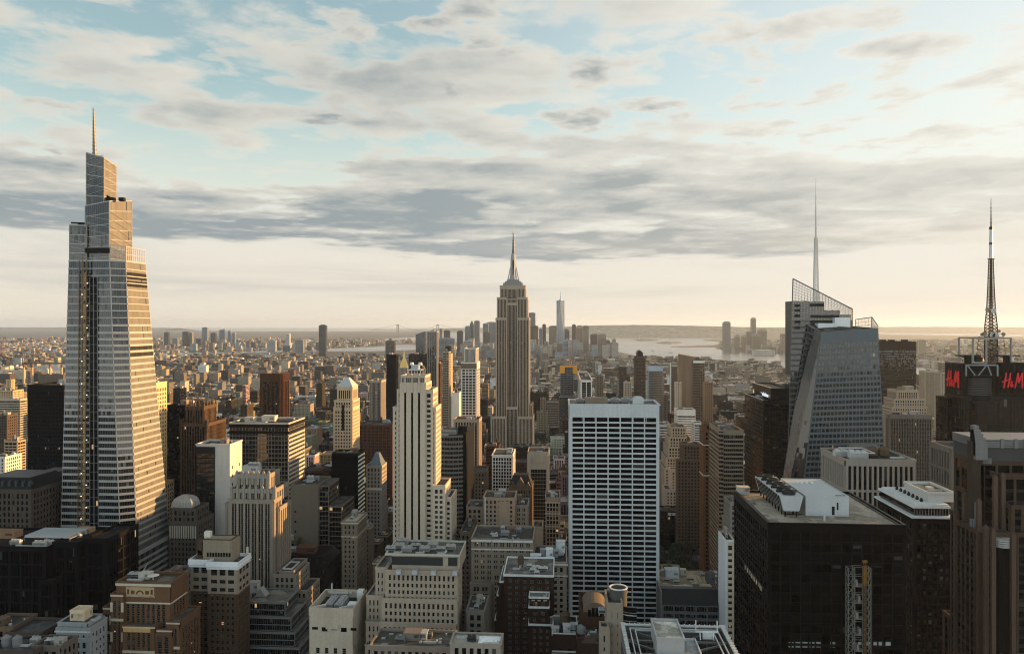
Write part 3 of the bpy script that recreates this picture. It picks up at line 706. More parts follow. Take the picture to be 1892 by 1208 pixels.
# --- white grid slab right of centre
def grid_slab():
    Y = 545; x0, x1 = gx(1052, Y), gx(1218, Y); z = gz(1135, 748.5, Y); D = 36
    b = B('office_slab', 'broad white travertine office slab with wide black window bands, right of centre', ((x0 + x1) / 2, Y, 0), cat='skyscraper', wall=(.43, .436, .435), glass=(.004, .004, .005), gm=M_DARKGLASS, visbot=1132, lit=.002, roof=(.2, .17, .14))
    nf = 51; fl = 9.46 / F_PX * 541
    st = ST((x1 - x0 - 4) / 7, fl, .82, 1.14, .75, .5, 1.8, gz(1135, 748.5, Y) - gz(1135, 771, Y))
    b.block(x0, x1, Y, Y + D, 0, z, st, sides='NE', par=.9, stE=ST(5, fl, 1.2, 1.5, .4, .3, 1.5, 10))
    for i in range(1, 7):
        xx = x0 + (x1 - x0) * i / 7; b['wall'].box(xx - .12, xx + .12, Y - .84, Y - .79, z - 13, z - .4)
    r = MB(); r.box(gx(1172, Y) , gx(1192, Y), Y + 10, Y + 18, z - .6, z + 4.2); r.cyl(gx(1182, Y), Y + 14, z + 4.2, z + 5.2, 3, n=14); b.sub('plant_room', r, M_METAL, (.42, .43, .42))
    r = MB(); r.box(gx(1082, Y), gx(1125, Y), Y + 14, Y + 28, z - .6, z + 3.4); b.sub('plant_room', r, M_BRICK, (.26, .2, .15))
    for q, px in enumerate((1072, 1140, 1160)): gear_chiller(b, gx(px, Y), Y + 22, z - .6, 6, 8, 3 + q * .4, 2, (.28, .27, .26))
    gear_duct(b, gx(1126, Y), gx(1165, Y), Y + 8, Y + 14, z - .6); gear_mast(b, gx(1126, Y), Y + 25, z, 6)
    w = MB()
    for j in (26, 34): 
        for i in range(5): pass
    b.end()
grid_slab()

# --- faceted glass tower with slanted crown and lattice spire
def faceted_tower():
    b = B('glass_skyscraper', 'faceted grey glass tower with slanted see through crown and lattice spire, at the right', (gx(1540, 590), 588, 0), cat='skyscraper',
          wall=(.15, .17, .185), glass=(.012, .015, .018), gm=M_SILVER, wm=M_METAL, lit=.004, visbot=892)
    YA, YB = 606., 588.
    st = ST(1.55, 4.35, .10, 1.85, .08, .2, .35, 1.0); stm = dict(st); stm['sub'] = 1
    P = lambda px, py, Y: (gx(px, Y), Y, gz(px, py, Y))
    def at(px, z, Y): return (gx(px, Y), Y, z)
    b.look['facet_frame'] = (M_METAL, (.125, .14, .15))
    # rear, taller prism: solid glass up to a stepped core line, clear lattice above
    zl = gz(1465, 556, YA); zs = gz(1574, 592, YA)
    b.panel(at(1447, 0, YA), at(1578, 0, YA), at(1574.5, zs, YA), at(1462.5, zs, YA), ST(1.55, 4.35, .12, 1.5, .1, .2, .35, 1.0), wall='facet_frame')
    TL, TR = P(1465, 515, YA), P(1575, 571, YA)
    scr = ST(2.3, 2.3, .26, .26, .18, .16, .4, .5)
    b.look['screen'] = (M_SCREEN, (.3, .3, .3)); b.look['screen_frame'] = (M_METAL, (.30, .25, .2))
    b.panel(at(1462.5, zs, YA), at(1574.5, zs, YA), TR, TL, scr, glass='screen', wall='screen_frame')
    b.panel(at(1574, zl - 40, YA), at(1576, zl - 40, YA + 24), P(1576, 573, YA + 24), TR, scr, glass='screen', wall='screen_frame')
    e = b.part('edge_trim', M_METAL, (.17, .165, .16)); e.beam(TL, TR, .8); e.beam(at(1447, 0, YA), at(1462.7, zs, YA), .5); e.beam(at(1462.7, zs, YA), TL, .6)
    w = b['core']; b.look['core'] = (M_METAL, (.10, .115, .125))
    for p0, p1, py, dy in ((1466, 1495, 556, 5), (1495, 1523, 557, 5), (1523, 1552, 573, 5), (1552, 1572, 581, 9)): w.box(gx(p0, YA + dy), gx(p1, YA + dy), YA + dy, YA + dy + 22, zl - 60, gz(p0, py, YA + dy))
    w = b['facet_frame']; w.quad(at(1578, 0, YA), at(1578, 0, YA + 50), at(1574, zs, YA + 40), at(1574, zs, YA)); w.quad(at(1456, 0, YA + 45), at(1447, 0, YA), at(1462.5, zs, YA), at(1474, zs, YA + 40)); b['roof'].poly([at(1462.5, zs, YA), at(1574, zs, YA), at(1574, zs, YA + 40), at(1474, zs, YA + 40)])
    lo = b.part('louvre_band', M_STEEL, (.05, .055, .06))
    for p0, p1, py in ((1468, 1478, 562), (1468, 1478, 571), (1468, 1478, 581), (1468, 1478, 592), (1468, 1478, 603), (1496, 1522, 561), (1497, 1550, 582), (1497, 1545, 592)):
        lo.box(gx(p0, YA), gx(p1, YA), YA - .35, YA - .15, gz(p0, py + 5, YA), gz(p0, py, YA), bottom=True)
    # front prism
    tl, tr = P(1518, 613, YB), P(1622, 607, YB)
    zt = tl[2]
    b.panel(at(1446, 0, YB), at(1654, 0, YB), tr, tl, ST(4.4, 4.35, .6, 1.75, .12, .22, .4, 9.5, sub=3, mw=.1))
    # east facing facet that widens downward
    f1 = P(1493, 600, YA - 2)
    b.panel(at(1392, 0, YA - 2), at(1446, 0, YB), tl, f1, ST(1.55, 4.35, .16, 1.5, .1, .2, .35, 1.0), wall='facet_frame')
    # west side, roof, clear crown at the back
    wb = YB + 42
    b.panel(at(1654, 0, YB), (gx(1654, YB) - 2, wb, 0), (tr[0] - 4, wb, tr[2] + 2), tr, st)
    r = b['roof']; r.poly([tl, tr, (tr[0] - 4, wb, tr[2]), (f1[0] + 3, wb, tl[2]), f1])
    c1, c2, c3 = P(1580, 590, YB + 30), P(1611, 585.5, YB + 26), P(1622.5, 602, YB + 4)
    g0 = zt - 3
    b.panel((c1[0], c1[1], g0), (c2[0], c2[1], g0), c2, c1, scr, glass='screen', wall='screen_frame')
    b.panel((c3[0], c3[1], g0), (c2[0], c2[1], g0), c2, c3, scr, glass='screen', wall='screen_frame')
    for a, c in ((c1, c2), (c2, c3), (tl, tr), (f1, tl), (at(1654, 0, YB), tr), (at(1446, 0, YB), tl)): e.beam(a, c, .35)
    m = MB(); m.box(gx(1512, YB + 8), gx(1547, YB + 8), YB + 8, YB + 16, zt - 1, gz(1512, 597, YB + 8)); b.sub('plant_room', m, M_METAL, (.5, .52, .52))
    m = MB(); m.box(gx(1543, YB + 12), gx(1571, YB + 12), YB + 12, YB + 22, zt - 1, gz(1550, 586.5, YB + 12)); b.sub('plant_room', m, M_METAL, (.56, .57, .56))
    m = MB(); m.beam(P(1494, 601, YA - 4), P(1519, 613, YB + 1), .5)
    for k in range(7): m.beam((gx(1525 + k * 9, YB + 3), YB + 3, zt), (gx(1525 + k * 9, YB + 3), YB + 3, zt + 1.6), .2)
    m.beam((gx(1522, YB + 3), YB + 3, zt + 1.5), (gx(1585, YB + 3), YB + 3, zt + 1.5), .2); b.sub('railing', m, M_METAL, (.3, .3, .3))
    Ys = 628; s = MB(); cx = gx(1507.5, Ys); z0, z1 = gz(1508, 560, Ys), gz(1503.5, 329, Ys); zm = gz(1506, 440, Ys)
    lattice(s, cx, Ys, z0, zm, 3.6, 1.9, 15, .42); s.cyl(cx, Ys, z0, zm, .3, .3, 8)
    s.cyl(cx, Ys, zm, zm + (z1 - zm) * .5, .85, .5, 8); s.cyl(cx, Ys, zm + (z1 - zm) * .5, z1, .42, .14, 8)
    for k in range(5): s.cyl(cx, Ys, zm + (z1 - zm) * k / 6, zm + (z1 - zm) * k / 6 + .8, 1.15 - k * .12, n=8)
    b.sub('spire', s, M_METAL, (.42, .43, .43))
    b.end(); BUILT.append((gx(1447, YA), gx(1654, YB), YB - 2, YA + 55, 290, 892))
faceted_tower()

# --- tower with red signs and transmitter mast at the right edge
SIGN_M = plain('red_sign_face', (.55, .006, .014), .45, .05)
def sign_tower():
    Y = 592; X = gx(1783, Y); Z = lambda py, y=Y: gz(1830, py, y)
    b = B('glass_office_tower', 'black glass tower topped by open sign frames and a red and white transmitter mast', (X + 30, Y, 0), cat='skyscraper',
          wall=(.035, .036, .038), glass=(.005, .0055, .006), gm=M_MIRROR, wm=M_METAL, lit=.003, visbot=850)
    Xr = X + 95; yb = ydepth(1746, X)
    zt = Z(735); st = ST(5.6, 7.6, .45, .5, .35, .22, .5, 1.0, sub=2, mw=.12)
    xd = gx(1804, Y - 6)
    b.block(X, Xr, Y, yb, 0, zt, st, sides='NE', par=.4)
    b.block(gx(1804, Y - 5), gx(1845, Y - 5), Y - 5, Y + 1, 0, Z(742), ST(9, 8, .4, .5, .3, .2, .5, 1), sides='NE', par=.3, foot=False)
    b.block(X - 4, X, Y + 18, yb + 6, 0, gz(1745, 732, yb), ST(3, 7, .2, .3, .15, .1, .3, .5), sides='NE', par=.3, foot=False)
    # ribbed drum at the corner
    d = MB(); cx, cy, r = gx(1815, Y - 2), Y + 9, gx(1844, Y) - gx(1815, Y)
    d.cyl(cx, cy, Z(752), Z(693), r, n=40)
    o = b.sub('corner_drum', d, M_STEEL, (.022, .024, .027))
    rb = MB()
    for k in range(10): zz = Z(730) + k * (Z(698) - Z(730)) / 10; rb.loft([rb.ring(cx, cy, zz, r + .35, 40), rb.ring(cx, cy, zz + .8, r + .35, 40)], cap=True)
    rb.build('rib', M_METAL, o, (.10, .11, .115))
    # open sign frames
    fcol = (.035, .036, .038); s0 = gx(1846, Y - 3)
    f = MB(); za, zb = Z(727), Z(670); s1 = s0 + 44
    def grid(p, q, za, zb, nu, nv, dep):
        p, q = V(p), V(q); n = V((q.y - p.y, p.x - q.x, 0)).normalized() * -dep
        for D in (V((0, 0, 0)), n):
            for i in range(nu + 1): a = p.lerp(q, i / nu) + D; f.beam((a.x, a.y, za), (a.x, a.y, zb), .35)
            for j in range(nv + 1): zz = za + (zb - za) * j / nv; f.beam((p.x + D.x, p.y + D.y, zz), (q.x + D.x, q.y + D.y, zz), .35)
        for i in range(nu):
            a, c = p.lerp(q, i / nu), p.lerp(q, (i + 1) / nu)
            for j in range(nv):
                z0, z1 = za + (zb - za) * j / nv, za + (zb - za) * (j + 1) / nv
                f.beam((a.x, a.y, z0), (c.x + n.x, c.y + n.y, z1), .2); f.beam((a.x + n.x, a.y + n.y, z0), (c.x, c.y, z1), .2)
    grid((s0, Y - 4, 0), (s1, Y - 4, 0), za, zb, 8, 4, 4)
    yE0, yE1 = ydepth(1779, X - 3), ydepth(1750, X - 3)
    zE0, zE1 = gz(1765, 719, 612), gz(1765, 671, 612)
    grid((X - 3, yE1, 0), (X - 3, yE0, 0), zE0, zE1, 6, 5, 3.4)
    b.sub('sign_frame', f, M_STEEL, fcol)
    bk = MB(); bk.box(s0, s1, Y + .2, Y + .8, za, zb); bk.box(X - .2, X + .5, yE0, yE1 - 14, zE0, zE1, bottom=True); bk.box(X, Xr, Y + 1, yb, zt, Z(672)); b.sub('screen_wall', bk, M_STEEL, (.016, .017, .019))
    # white portal frames on the roof
    p = MB(); zr, zp = Z(668), Z(625); x0, x1 = gx(1797.5, Y + 4), gx(1868, Y + 4); xm = gx(1822, Y - 4)
    for xx in (x0, x1): p.beam((xx, Y + 4, zr), (xx, Y + 4, zp), 1.1); p.beam((xx, Y + 24, zr), (xx, Y + 24, zp), 1.1); p.beam((xx, Y + 4, zp), (xx, Y + 24, zp), 1.1)
    p.beam((x0 - .5, Y + 4, zp), (x1 + .5, Y + 4, zp), 1.2); p.beam((x0, Y + 24, zp), (x1, Y + 24, zp), 1.2)
    p.beam((xm, Y - 4, Z(672)), (xm, Y - 4, Z(627)), 1.0); p.beam((xm, Y - 4, Z(627)), (x0, Y + 4, zp), .9); p.beam((x0, Y + 2, Z(671)), (xm, Y - 4, Z(671)), .9)
    xa, xb = gx(1785, Y - 4), gx(1843, Y - 4)
    for xx in (xa, xb): p.beam((xx, Y - 4, Z(694)), (xx, Y - 4, Z(674)), .9)
    p.beam((xa, Y - 4, Z(674)), (xb, Y - 4, Z(674)), 1.0)
    for q0, q1 in ((1788, 1802), (1822, 1808), (1825, 1832)): p.beam((gx(q0, Y - 4), Y - 4, Z(675)), (gx(q1, Y - 4), Y - 4, Z(693)), .7)
    b.sub('portal_frame', p, M_METAL, (.24, .245, .245))
    g_ = MB()
    for q0, q1 in ((1800, 1830), (1866, 1835)):
        for zz in (628, 640): g_.beam((gx(q0, Y + 4), Y + 4, Z(zz)), (gx(q1, Y + 14), Y + 14, Z(662)), .16)
    b.sub('stay_cable', g_, M_STEEL, (.12, .1, .08))
    # mast
    Ym = Y + 16; mx = gx(1831, Ym); zz = lambda py: gz(1830, py, Ym)
    l = MB(); lattice(l, mx, Ym, zz(672), zz(600), 6.6, 6.0, 12, .6); lattice(l, mx, Ym, zz(600), zz(575), 6.0, 4.4, 4, .55); lattice(l, mx, Ym, zz(575), zz(530), 4.4, 3.2, 8, .5); lattice(l, mx, Ym, zz(530), zz(478), 3.2, 2.2, 9, .45)
    l.cyl(mx, Ym, zz(672), zz(478), .55, .4, 6); lattice(l, mx, Ym, zz(672), zz(622), 15, 12, 6, .3)
    b.sub('lattice_mast', l, M_METAL, (.12, .07, .042))
    l = MB(); l.cyl(mx, Ym, zz(478), zz(452), 1.35, 1.25, 10); l.cyl(mx, Ym, zz(448), zz(420), 1.25, 1.0, 10); b.sub('antenna_pole', l, M_METAL, (.46, .45, .43))
    l = MB(); l.cyl(mx, Ym, zz(452), zz(448), 1.3, n=10); l.cyl(mx, Ym, zz(424), zz(419), 1.4, 1.2, 10); l.cyl(mx, Ym, zz(419), zz(366), .5, .14, 8)
    for q in (412, 405, 398, 391, 384, 376): l.beam((mx - .9, Ym, zz(q)), (mx + .9, Ym, zz(q)), .22)
    for q in (478, 513, 548): l.beam((mx - 3, Ym, zz(q)), (mx + 3, Ym, zz(q)), .4); l.beam((mx, Ym - 3, zz(q)), (mx, Ym + 3, zz(q)), .4)
    b.sub('antenna_tip', l, M_STEEL, (.08, .07, .065))
    for px, py, rr in ((1824.5, 572, 2.2), (1836, 574, 2.6), (1819, 617, 2.4), (1834, 619, 2.6), (1840, 620.5, 3.2), (1854, 617.5, 2.0), (1814, 618, 1.6), (1838, 633, 2.2), (1846, 612, 1.6), (1830, 640, 2.0), (1845, 644, 1.8)):
        rr *= .8; d = MB(); x, z = gx(px, Ym - 5), gz(px, py, Ym - 5)
        R0 = [(x + rr * math.cos(i * math.pi / 6), Ym - 5, z + rr * math.sin(i * math.pi / 6)) for i in range(12)]; R1 = [(x + .5 * rr * math.cos(i * math.pi / 6), Ym - 4.2, z + .5 * rr * math.sin(i * math.pi / 6)) for i in range(12)]
        d.loft([R1, R0]); d.beam((x, Ym - 4.3, z), (mx, Ym, z), .4); b.sub('dish', d, M_METAL, (.34, .34, .33) if rr > 2 else (.25, .2, .15))
    q = MB()
    for px in (1790, 1862): 
        x = gx(px, Y + 8); z = Z(662); q.box(x - 10, x + 8, Y + 6, Y + 9, z + 1.4, z + 2.3, bottom=True); q.box(x - 3, x + 1, Y + 6, Y + 9, Z(672), z + 1.4); q.beam((x - 3, Y + 7, z), (x - 9, Y + 7, z + 2), .5)
    b.sub('window_washing_crane', q, M_STEEL, (.02, .02, .02))
    q = MB(); q.cyl(gx(1807, Y + 6), Y + 6, Z(668), Z(660), 4.2, 3.2, 14); q.cyl(gx(1807, Y + 6), Y + 6, Z(660), Z(657.5), 3.2, 1, 14); b.sub('roof_vent', q, M_STEEL, (.03, .03, .032))
    b.end()
    # two signs, brush letters H & M
    def stroke(m, pts, w, T):
        for (a, c) in zip(pts, pts[1:]):
            a, c = np.array(a, float), np.array(c, float); d = c - a; d /= (np.hypot(*d) or 1); nrm = np.array((-d[1], d[0])) * w / 2
            a2, c2 = a - d * w * .25, c + d * w * .25
            for o in (0, 1):
                pass
            q = [a2 - nrm, c2 - nrm * .85, c2 + nrm * .85, a2 + nrm]
            F0 = [T(p[0], p[1], .9) for p in q]; F1 = [T(p[0], p[1], 0) for p in q]
            m.quad(*F0)
            for i in range(4): j = (i + 1) % 4; m.quad(F1[i], F1[j], F0[j], F0[i])
    LET = {'letter_h': [([(.04, .0), (.22, 1.0)], .075), ([(.34, .02), (.52, 1.0)], .075), ([(-.06, .40), (.25, .50), (.52, .58)], .085)],
           'ampersand': [([(.62, .05), (.54, .10), (.52, .20), (.60, .28), (.66, .36), (.62, .44), (.56, .40), (.58, .30), (.68, .08)], .06), ([(.58, .06), (.68, .16), (.70, .22)], .05)],
           'letter_m': [([(.84, .0), (1.06, 1.0)], .075), ([(1.06, 1.0), (1.10, .36)], .085), ([(1.10, .36), (1.36, 1.0)], .085), ([(1.36, 1.0), (1.36, .0)], .075)]}
    def hm(label, T, loc):
        s = thing('rooftop_sign', label, 'sign', loc)
        for nm, strokes in LET.items():
            m = MB()
            for k, (pts, w) in enumerate(strokes): stroke(m, pts, w, lambda u, v_, d, k=k: T(u, v_, d + k * .03))
            m.build(nm, SIGN_M, s)
    w = (gx(1886, Y - 5) - gx(1851, Y - 5)) / 1.0; h = gz(1870, 689, Y - 5) - gz(1870, 716, Y - 5); xo, zo = gx(1852, Y - 5), gz(1870, 716, Y - 5)
    hm('large red H&M letters on the mast tower front, cut by the picture edge', lambda u, v_, d: (xo + u * w * .74, Y - 5.6 - d, zo + v_ * h), (xo, Y - 5, zo))
    ys, ye = ydepth(1751.5, X - 3.4), ydepth(1774, X - 3.4); z0_ = gz(1762, 712, 612); h2 = gz(1762, 684, 612) - z0_
    hm('red H&M letters on the open frame of the mast tower east side', lambda u, v_, d: (X - 4 - d, ys + (ye - ys) * (u + .06) / 1.46, z0_ + v_ * h2), (X - 3, ys, z0_))
sign_tower()
# ------------------------------------------------------------------ left side
def dark_foreground():
    Y = 430; k = lambda px, y=Y: gx(px, y)
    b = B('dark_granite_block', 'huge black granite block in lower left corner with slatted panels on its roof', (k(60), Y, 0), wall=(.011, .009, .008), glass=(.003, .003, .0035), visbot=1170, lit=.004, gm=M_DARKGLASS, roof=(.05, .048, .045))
    z = gz(40, 1012, Y); st = ST(7.5, 7.5, 1.5, 1.2, .5, .3, 1.6, 2.2, sub=3, mw=.2)
    x0, x1, xw = k(-90), k(86), k(133)
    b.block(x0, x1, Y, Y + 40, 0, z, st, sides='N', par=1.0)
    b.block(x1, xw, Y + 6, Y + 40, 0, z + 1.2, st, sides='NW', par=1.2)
    b.block(xw, xw + 14, Y + 12, Y + 46, 0, gz(150, 990, Y + 12) - 2, st, sides='NW', par=.8, foot=False)
    b.block(x1 - 2, x1 + 8, Y - 4, Y + 2, 0, z - 18, st, sides='NW', par=.6, foot=False)
    p = MB(); X0, X1 = k(45, Y + 14), k(137, Y + 18)
    for i in range(11):
        y = Y + 14 + i * 1.75; p.quad((X0, y, z + 2.2), (X1, y, z + 2.2), (X1, y + .5, z + 3.6), (X0, y + .5, z + 3.6)); p.box(X0, X1, y + .5, y + .62, z + 2.0, z + 3.6)
    for xx in (X0, (X0 + X1) / 2, X1): p.beam((xx, Y + 13.5, z + 2), (xx, Y + 33.5, z + 2), .4); p.beam((xx, Y + 14, z), (xx, Y + 14, z + 2), .4); p.beam((xx, Y + 33, z), (xx, Y + 33, z + 2), .4)
    b.sub('slatted_panel', p, M_METAL, (.26, .26, .255))
    for px, dy, s in ((75, 6, 1.), (90, 8, .8), (30, 8, .8), (150, 30, .9), (142, 22, .7)): gear_chiller(b, k(px, Y + dy), Y + dy, z - .3, 8 * s, 3.6 * s, 2.6, 3, (.4, .39, .36))
    gear_duct(b, k(20), k(80), Y + 4, Y + 7, z - .4); gear_duct(b, k(100, Y + 30), k(150, Y + 30), Y + 36, Y + 30, z - .4)
    d = MB(); x = k(133, Y + 22); d.loft([d.ring(x, Y + 22, z + 1.4, .4, 10), d.ring(x - .3, Y + 21.4, z + 2.6, 1.5, 10)]); d.beam((x, Y + 22, z - .4), (x, Y + 22, z + 1.5), .4); b.sub('dish', d, M_METAL, (.55, .55, .53))
    gear_bulkhead(b, k(150, Y + 30), Y + 34, z - .3, 10, 6, 3.4, (.3, .2, .13)); gear_bulkhead(b, k(8, Y + 22), Y + 24, z - .3, 16, 8, 3.6, (.28, .17, .1))
    b.end()
dark_foreground()
def mansard(b, x0, x1, y0, y1, z, h, ins, col=(.035, .035, .037), dormers=True):
    m = MB(); m.loft([[(x0, y0, z), (x1, y0, z), (x1, y1, z), (x0, y1, z)], [(x0 + ins, y0 + ins, z + h), (x1 - ins, y0 + ins, z + h), (x1 - ins, y1 - ins, z + h), (x0 + ins, y1 - ins, z + h)]])
    o = b.sub('roof', m, M_METAL, col)
    if dormers:
        n = max(2, int((x1 - x0) / 5))
        for i in range(n):
            x = x0 + (x1 - x0) * (i + .5) / n; d = MB(); d.box(x - .8, x + .8, y0 + ins * .25, y0 + ins * .8, z + h * .15, z + h * .55); d.loft([[(x - 1, y0 + ins * .2, z + h * .55), (x + 1, y0 + ins * .2, z + h * .55), (x + 1, y0 + ins * .8, z + h * .55), (x - 1, y0 + ins * .8, z + h * .55)], [(x - .05, y0 + ins * .2, z + h * .78), (x + .05, y0 + ins * .2, z + h * .78), (x + .05, y0 + ins * .8, z + h * .78), (x - .05, y0 + ins * .8, z + h * .78)]])
            d.build('dormer', M_STONE, o, tuple(c * 3 for c in col))
def pyramid(b, x0, x1, y0, y1, z, zt, col, mat=None, flat=.08, name='pyramid_roof'):
    cx, cy = (x0 + x1) / 2, (y0 + y1) / 2; f = flat
    m = MB(); m.loft([[(x0, y0, z), (x1, y0, z), (x1, y1, z), (x0, y1, z)], [(cx + (x0 - cx) * f, cy + (y0 - cy) * f, zt), (cx + (x1 - cx) * f, cy + (y0 - cy) * f, zt), (cx + (x1 - cx) * f, cy + (y1 - cy) * f, zt), (cx + (x0 - cx) * f, cy + (y1 - cy) * f, zt)]])
    return b.sub(name, m, mat or M_METAL, col)
# old stone pair with slate mansards
for p0, p1, py, Y, D, lab in ((-40, 58, 905, 505, 36, 'old brown stone block with slate mansard roof at the left edge, nearer of a pair'), (56, 109, 893, 548, 26, 'old brown stone block with slate mansard roof beneath the black slab, farther of a pair')):
    b = hb('stone_building', lab, p0, p1, py, Y, D=D, st=ST(3.2, 4.2, 1.7, 1.6, .35, .3, 1.5, 2.5), gear='', wall=(.13, .105, .085), visbot=975, lit=.004, par=.8)
    x0, x1, y0, y1, z = b.ext; mansard(b, x0 - .5, x1 + .5, y0 - .5, y1, z + .8, 7.5, 4.5); b.end()
hb('black_tower', 'plain black slab tower standing just left of the tallest glass tower', 51, 118, 713, 720, D=38, st=ST(1.6, 3.9, .3, 1.6, .15, .1, .8, 6), gear='bcm', wall=(.016, .015, .016), glass=(.005, .005, .006), gm=M_DARKGLASS, visbot=893, lit=.003, cat='skyscraper').end()
hb('brick_apartment', 'tan apartment slab with balconies and sunlit side at the left edge', 8.5, 32, 816, 800, pxb=47, st=ST(4.2, 3.2, .5, 1.5, .3, .5, .6, 1), gear='bt', wall=(.36, .27, .18), visbot=900).end()
hb('apartment_tower', 'dark apartment tower with gold side, at left edge above the balconied slab', -12, 13, 768, 960, pxb=32, st=PUNCH, gear='bt', wall=(.15, .11, .08), visbot=890).end()
hb('apartment_tower', 'pale banded apartment house by left edge below the gold flat topped block', -18, 37, 738, 1150, pxb=50, st=BAND, gear='bc', wall=(.40, .33, .25), visbot=770).end()
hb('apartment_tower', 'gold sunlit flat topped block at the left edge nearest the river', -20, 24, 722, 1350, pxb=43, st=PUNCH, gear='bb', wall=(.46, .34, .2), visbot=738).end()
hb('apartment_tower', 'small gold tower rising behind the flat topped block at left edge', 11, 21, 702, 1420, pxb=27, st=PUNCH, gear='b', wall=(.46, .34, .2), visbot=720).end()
hb('brick_building', 'low bright white roofed building at the left edge', -20, 9, 845, 780, D=25, st=PUNCH, gear='cc', wall=(.5, .48, .45), visbot=870).end()
hb('brick_building', 'dark brick block with lit corner beside the stone mansards', -10, 38, 884, 640, D=30, st=PUNCH, gear='bcd', wall=(.14, .10, .075), visbot=905).end()
# gold tower right of the supertall
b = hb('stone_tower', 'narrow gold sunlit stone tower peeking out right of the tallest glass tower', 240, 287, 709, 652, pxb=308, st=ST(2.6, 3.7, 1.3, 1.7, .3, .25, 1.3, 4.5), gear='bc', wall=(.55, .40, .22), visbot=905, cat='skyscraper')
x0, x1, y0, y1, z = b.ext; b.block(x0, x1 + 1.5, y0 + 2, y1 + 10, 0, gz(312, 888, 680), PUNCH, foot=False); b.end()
hb('black_tower', 'black glass tower between the gold stone tower and the brown gothic tower', 309, 342, 750, 700, D=34, st=BAND, gear='bc', wall=(.009, .008, .007), glass=(.006, .006, .007), visbot=905, lit=.004, cat='skyscraper').end()
b = hb('gothic_tower', 'brown brick tower with pointed gothic finials on its crown', 333, 381, 784, 668, D=40, st=ST(2.4, 3.8, .9, 1.5, .5, .15, 1.3, 2, span='spandrel'), gear='', wall=(.15, .095, .06), span=(.07, .045, .03), visbot=955, cat='skyscraper')
x0, x1, y0, y1, z = b.ext; Y = y0 + 6
cx0, cx1 = gx(344, Y), gx(377, Y); zt = gz(360, 752, Y); b.block(cx0, cx1, Y, Y + 24, z, zt, ST(2.4, 6, 1.1, 1, .6, .2, 1.2, 2, span='spandrel'), foot=False)
f = MB()
for i in range(5):
    x = cx0 + (cx1 - cx0) * i / 4
    for y in (Y - .3, Y + 24): f.beam((x, y, zt - 3), (x, y, zt + 2.5), 1.5, 1.1); f.beam((x, y, zt + 2.5), (x, y, zt + 6.5), 1.1, .1)
for i in range(1, 4):
    for x in (cx0, cx1): y = Y + 24 * i / 4; f.beam((x, y, zt - 3), (x, y, zt + 2.5), 1.5, 1.1); f.beam((x, y, zt + 2.5), (x, y, zt + 6.5), 1.1, .1)
b.sub('finial', f, M_BRICK, (.17, .11, .07))
for px in (334, 380): 
    b.block(gx(px, y0 - 1) - 1.2, gx(px, y0 - 1) + 1.2, y0 - 1.2, y0 + 3, z - 8, z + 4, ST(1, 4, .5, .5, .1, .1, .4, .5), foot=False, par=.3)
b.end()
hb('stone_tower', 'small gold lit brick block right beside the gothic tower', 381, 383, 752, 735, pxb=394, st=PUNCH, gear='b', wall=(.42, .30, .18), visbot=790).end()
b = hb('banded_building', 'white stepped building with dark ribbon windows behind the wide striped office', 390, 406, 766, 800, pxb=410, st=ST(1.6, 3.6, .1, 1.9, .05, .3, .4, 1.5), gear='bc', wall=(.6, .56, .5), visbot=815); x0, x1, y0, y1, z = b.ext
for i in range(3): b.block(x0, x1 + 5 + 4 * i, y0 - 1 - i, y1 - 2, 0, z - 9 - 8 * i, ST(1.6, 3.6, .1, 1.9, .05, .3, .4, 1.5), foot=False)
b.end()
# brown ribbed tower
b = hb('brown_tower', 'rust brown tower with dark vertical glass strips and a ribbed mechanical top', 480, 522, 690, 1320, pxb=529, blocks=False, wall=(.16, .068, .03), glass=(.012, .010, .009), visbot=770, cat='skyscraper')
x0, x1, y0, y1, z = b.ext; z1 = gz(500, 705, 1320); s_ = ST(8.5, 3.8, 1.5, .7, 1.2, .1, 2.0, .5, sub=2, mw=.3); w = 4
pts = [(x0 - 1, y0 + 18), (x0, y0 + 3), (x0 + w, y0), (x1 - w, y0), (x1, y0 + 3), (x1 + 1, y0 + 30)]
for (p, q) in zip(pts, pts[1:]): b.panel((*p, 0), (*q, 0), (*q, z1), (*p, z1), s_); b.panel((*p, z1), (*q, z1), (*q, z), (*p, z), ST(4, 12, 1.3, .6, .8, .1, .8, 1, span='spandrel'), glass='wall')
b['roof'].poly([(*p, z - .5) for p in pts]); BUILT.append((x0, x1, y0, y0 + 30, z, 770))
for i in range(7): gear_mast(b, x0 + (x1 - x0) * i / 6, y0 + 2, z, 3.5)
b.end()
# white slab with blank wall and sunlit side
b = hb('white_tower', 'white slab tower with grey glass front half and sunlit blank west wall', 362, 424, 823, 600, pxb=447.5, blocks=False, wall=(.45, .44, .415), glass=(.03, .035, .04), gm=M_MIRROR, visbot=985, roof=(.12, .11, .1))
x0, x1, y0, y1, z = b.ext; xm = gx(397, 600)
b.look['dark_frame'] = (M_METAL, (.045, .05, .055)); b.panel((x0, y0, 0), (xm, y0, 0), (xm, y0, z - 1), (x0, y0, z - 1), ST(3.6, 3.9, .2, .7, .12, .12, .5, 5.5), wall='dark_frame'); b.block(x0, xm, y0 + .6, y1, 0, z, PUNCH, sides='', par=1.4); b.block(xm, x1, y0 + .7, y1, 0, z, PUNCH, sides='', par=1.4)
w = b.part('slot_window', M_DARKGLASS, (.012, .012, .012, .02))
for j, i in ((0, 0), (1, 0), (2, 0), (4, 1), (5, 1), (6, 1), (0, 2), (1, 2), (3, 2), (7, 0)): w.box(x1, x1 + .12, y0 + 5 + i * 6.5, y0 + 6.4 + i * 6.5, z - 20 - j * 7, z - 17.5 - j * 7)
kit(b, x0 + 1, x1 - 1, y0 + 1, y1 - 1, z - .6, 5, 'cdcb'); b.end()
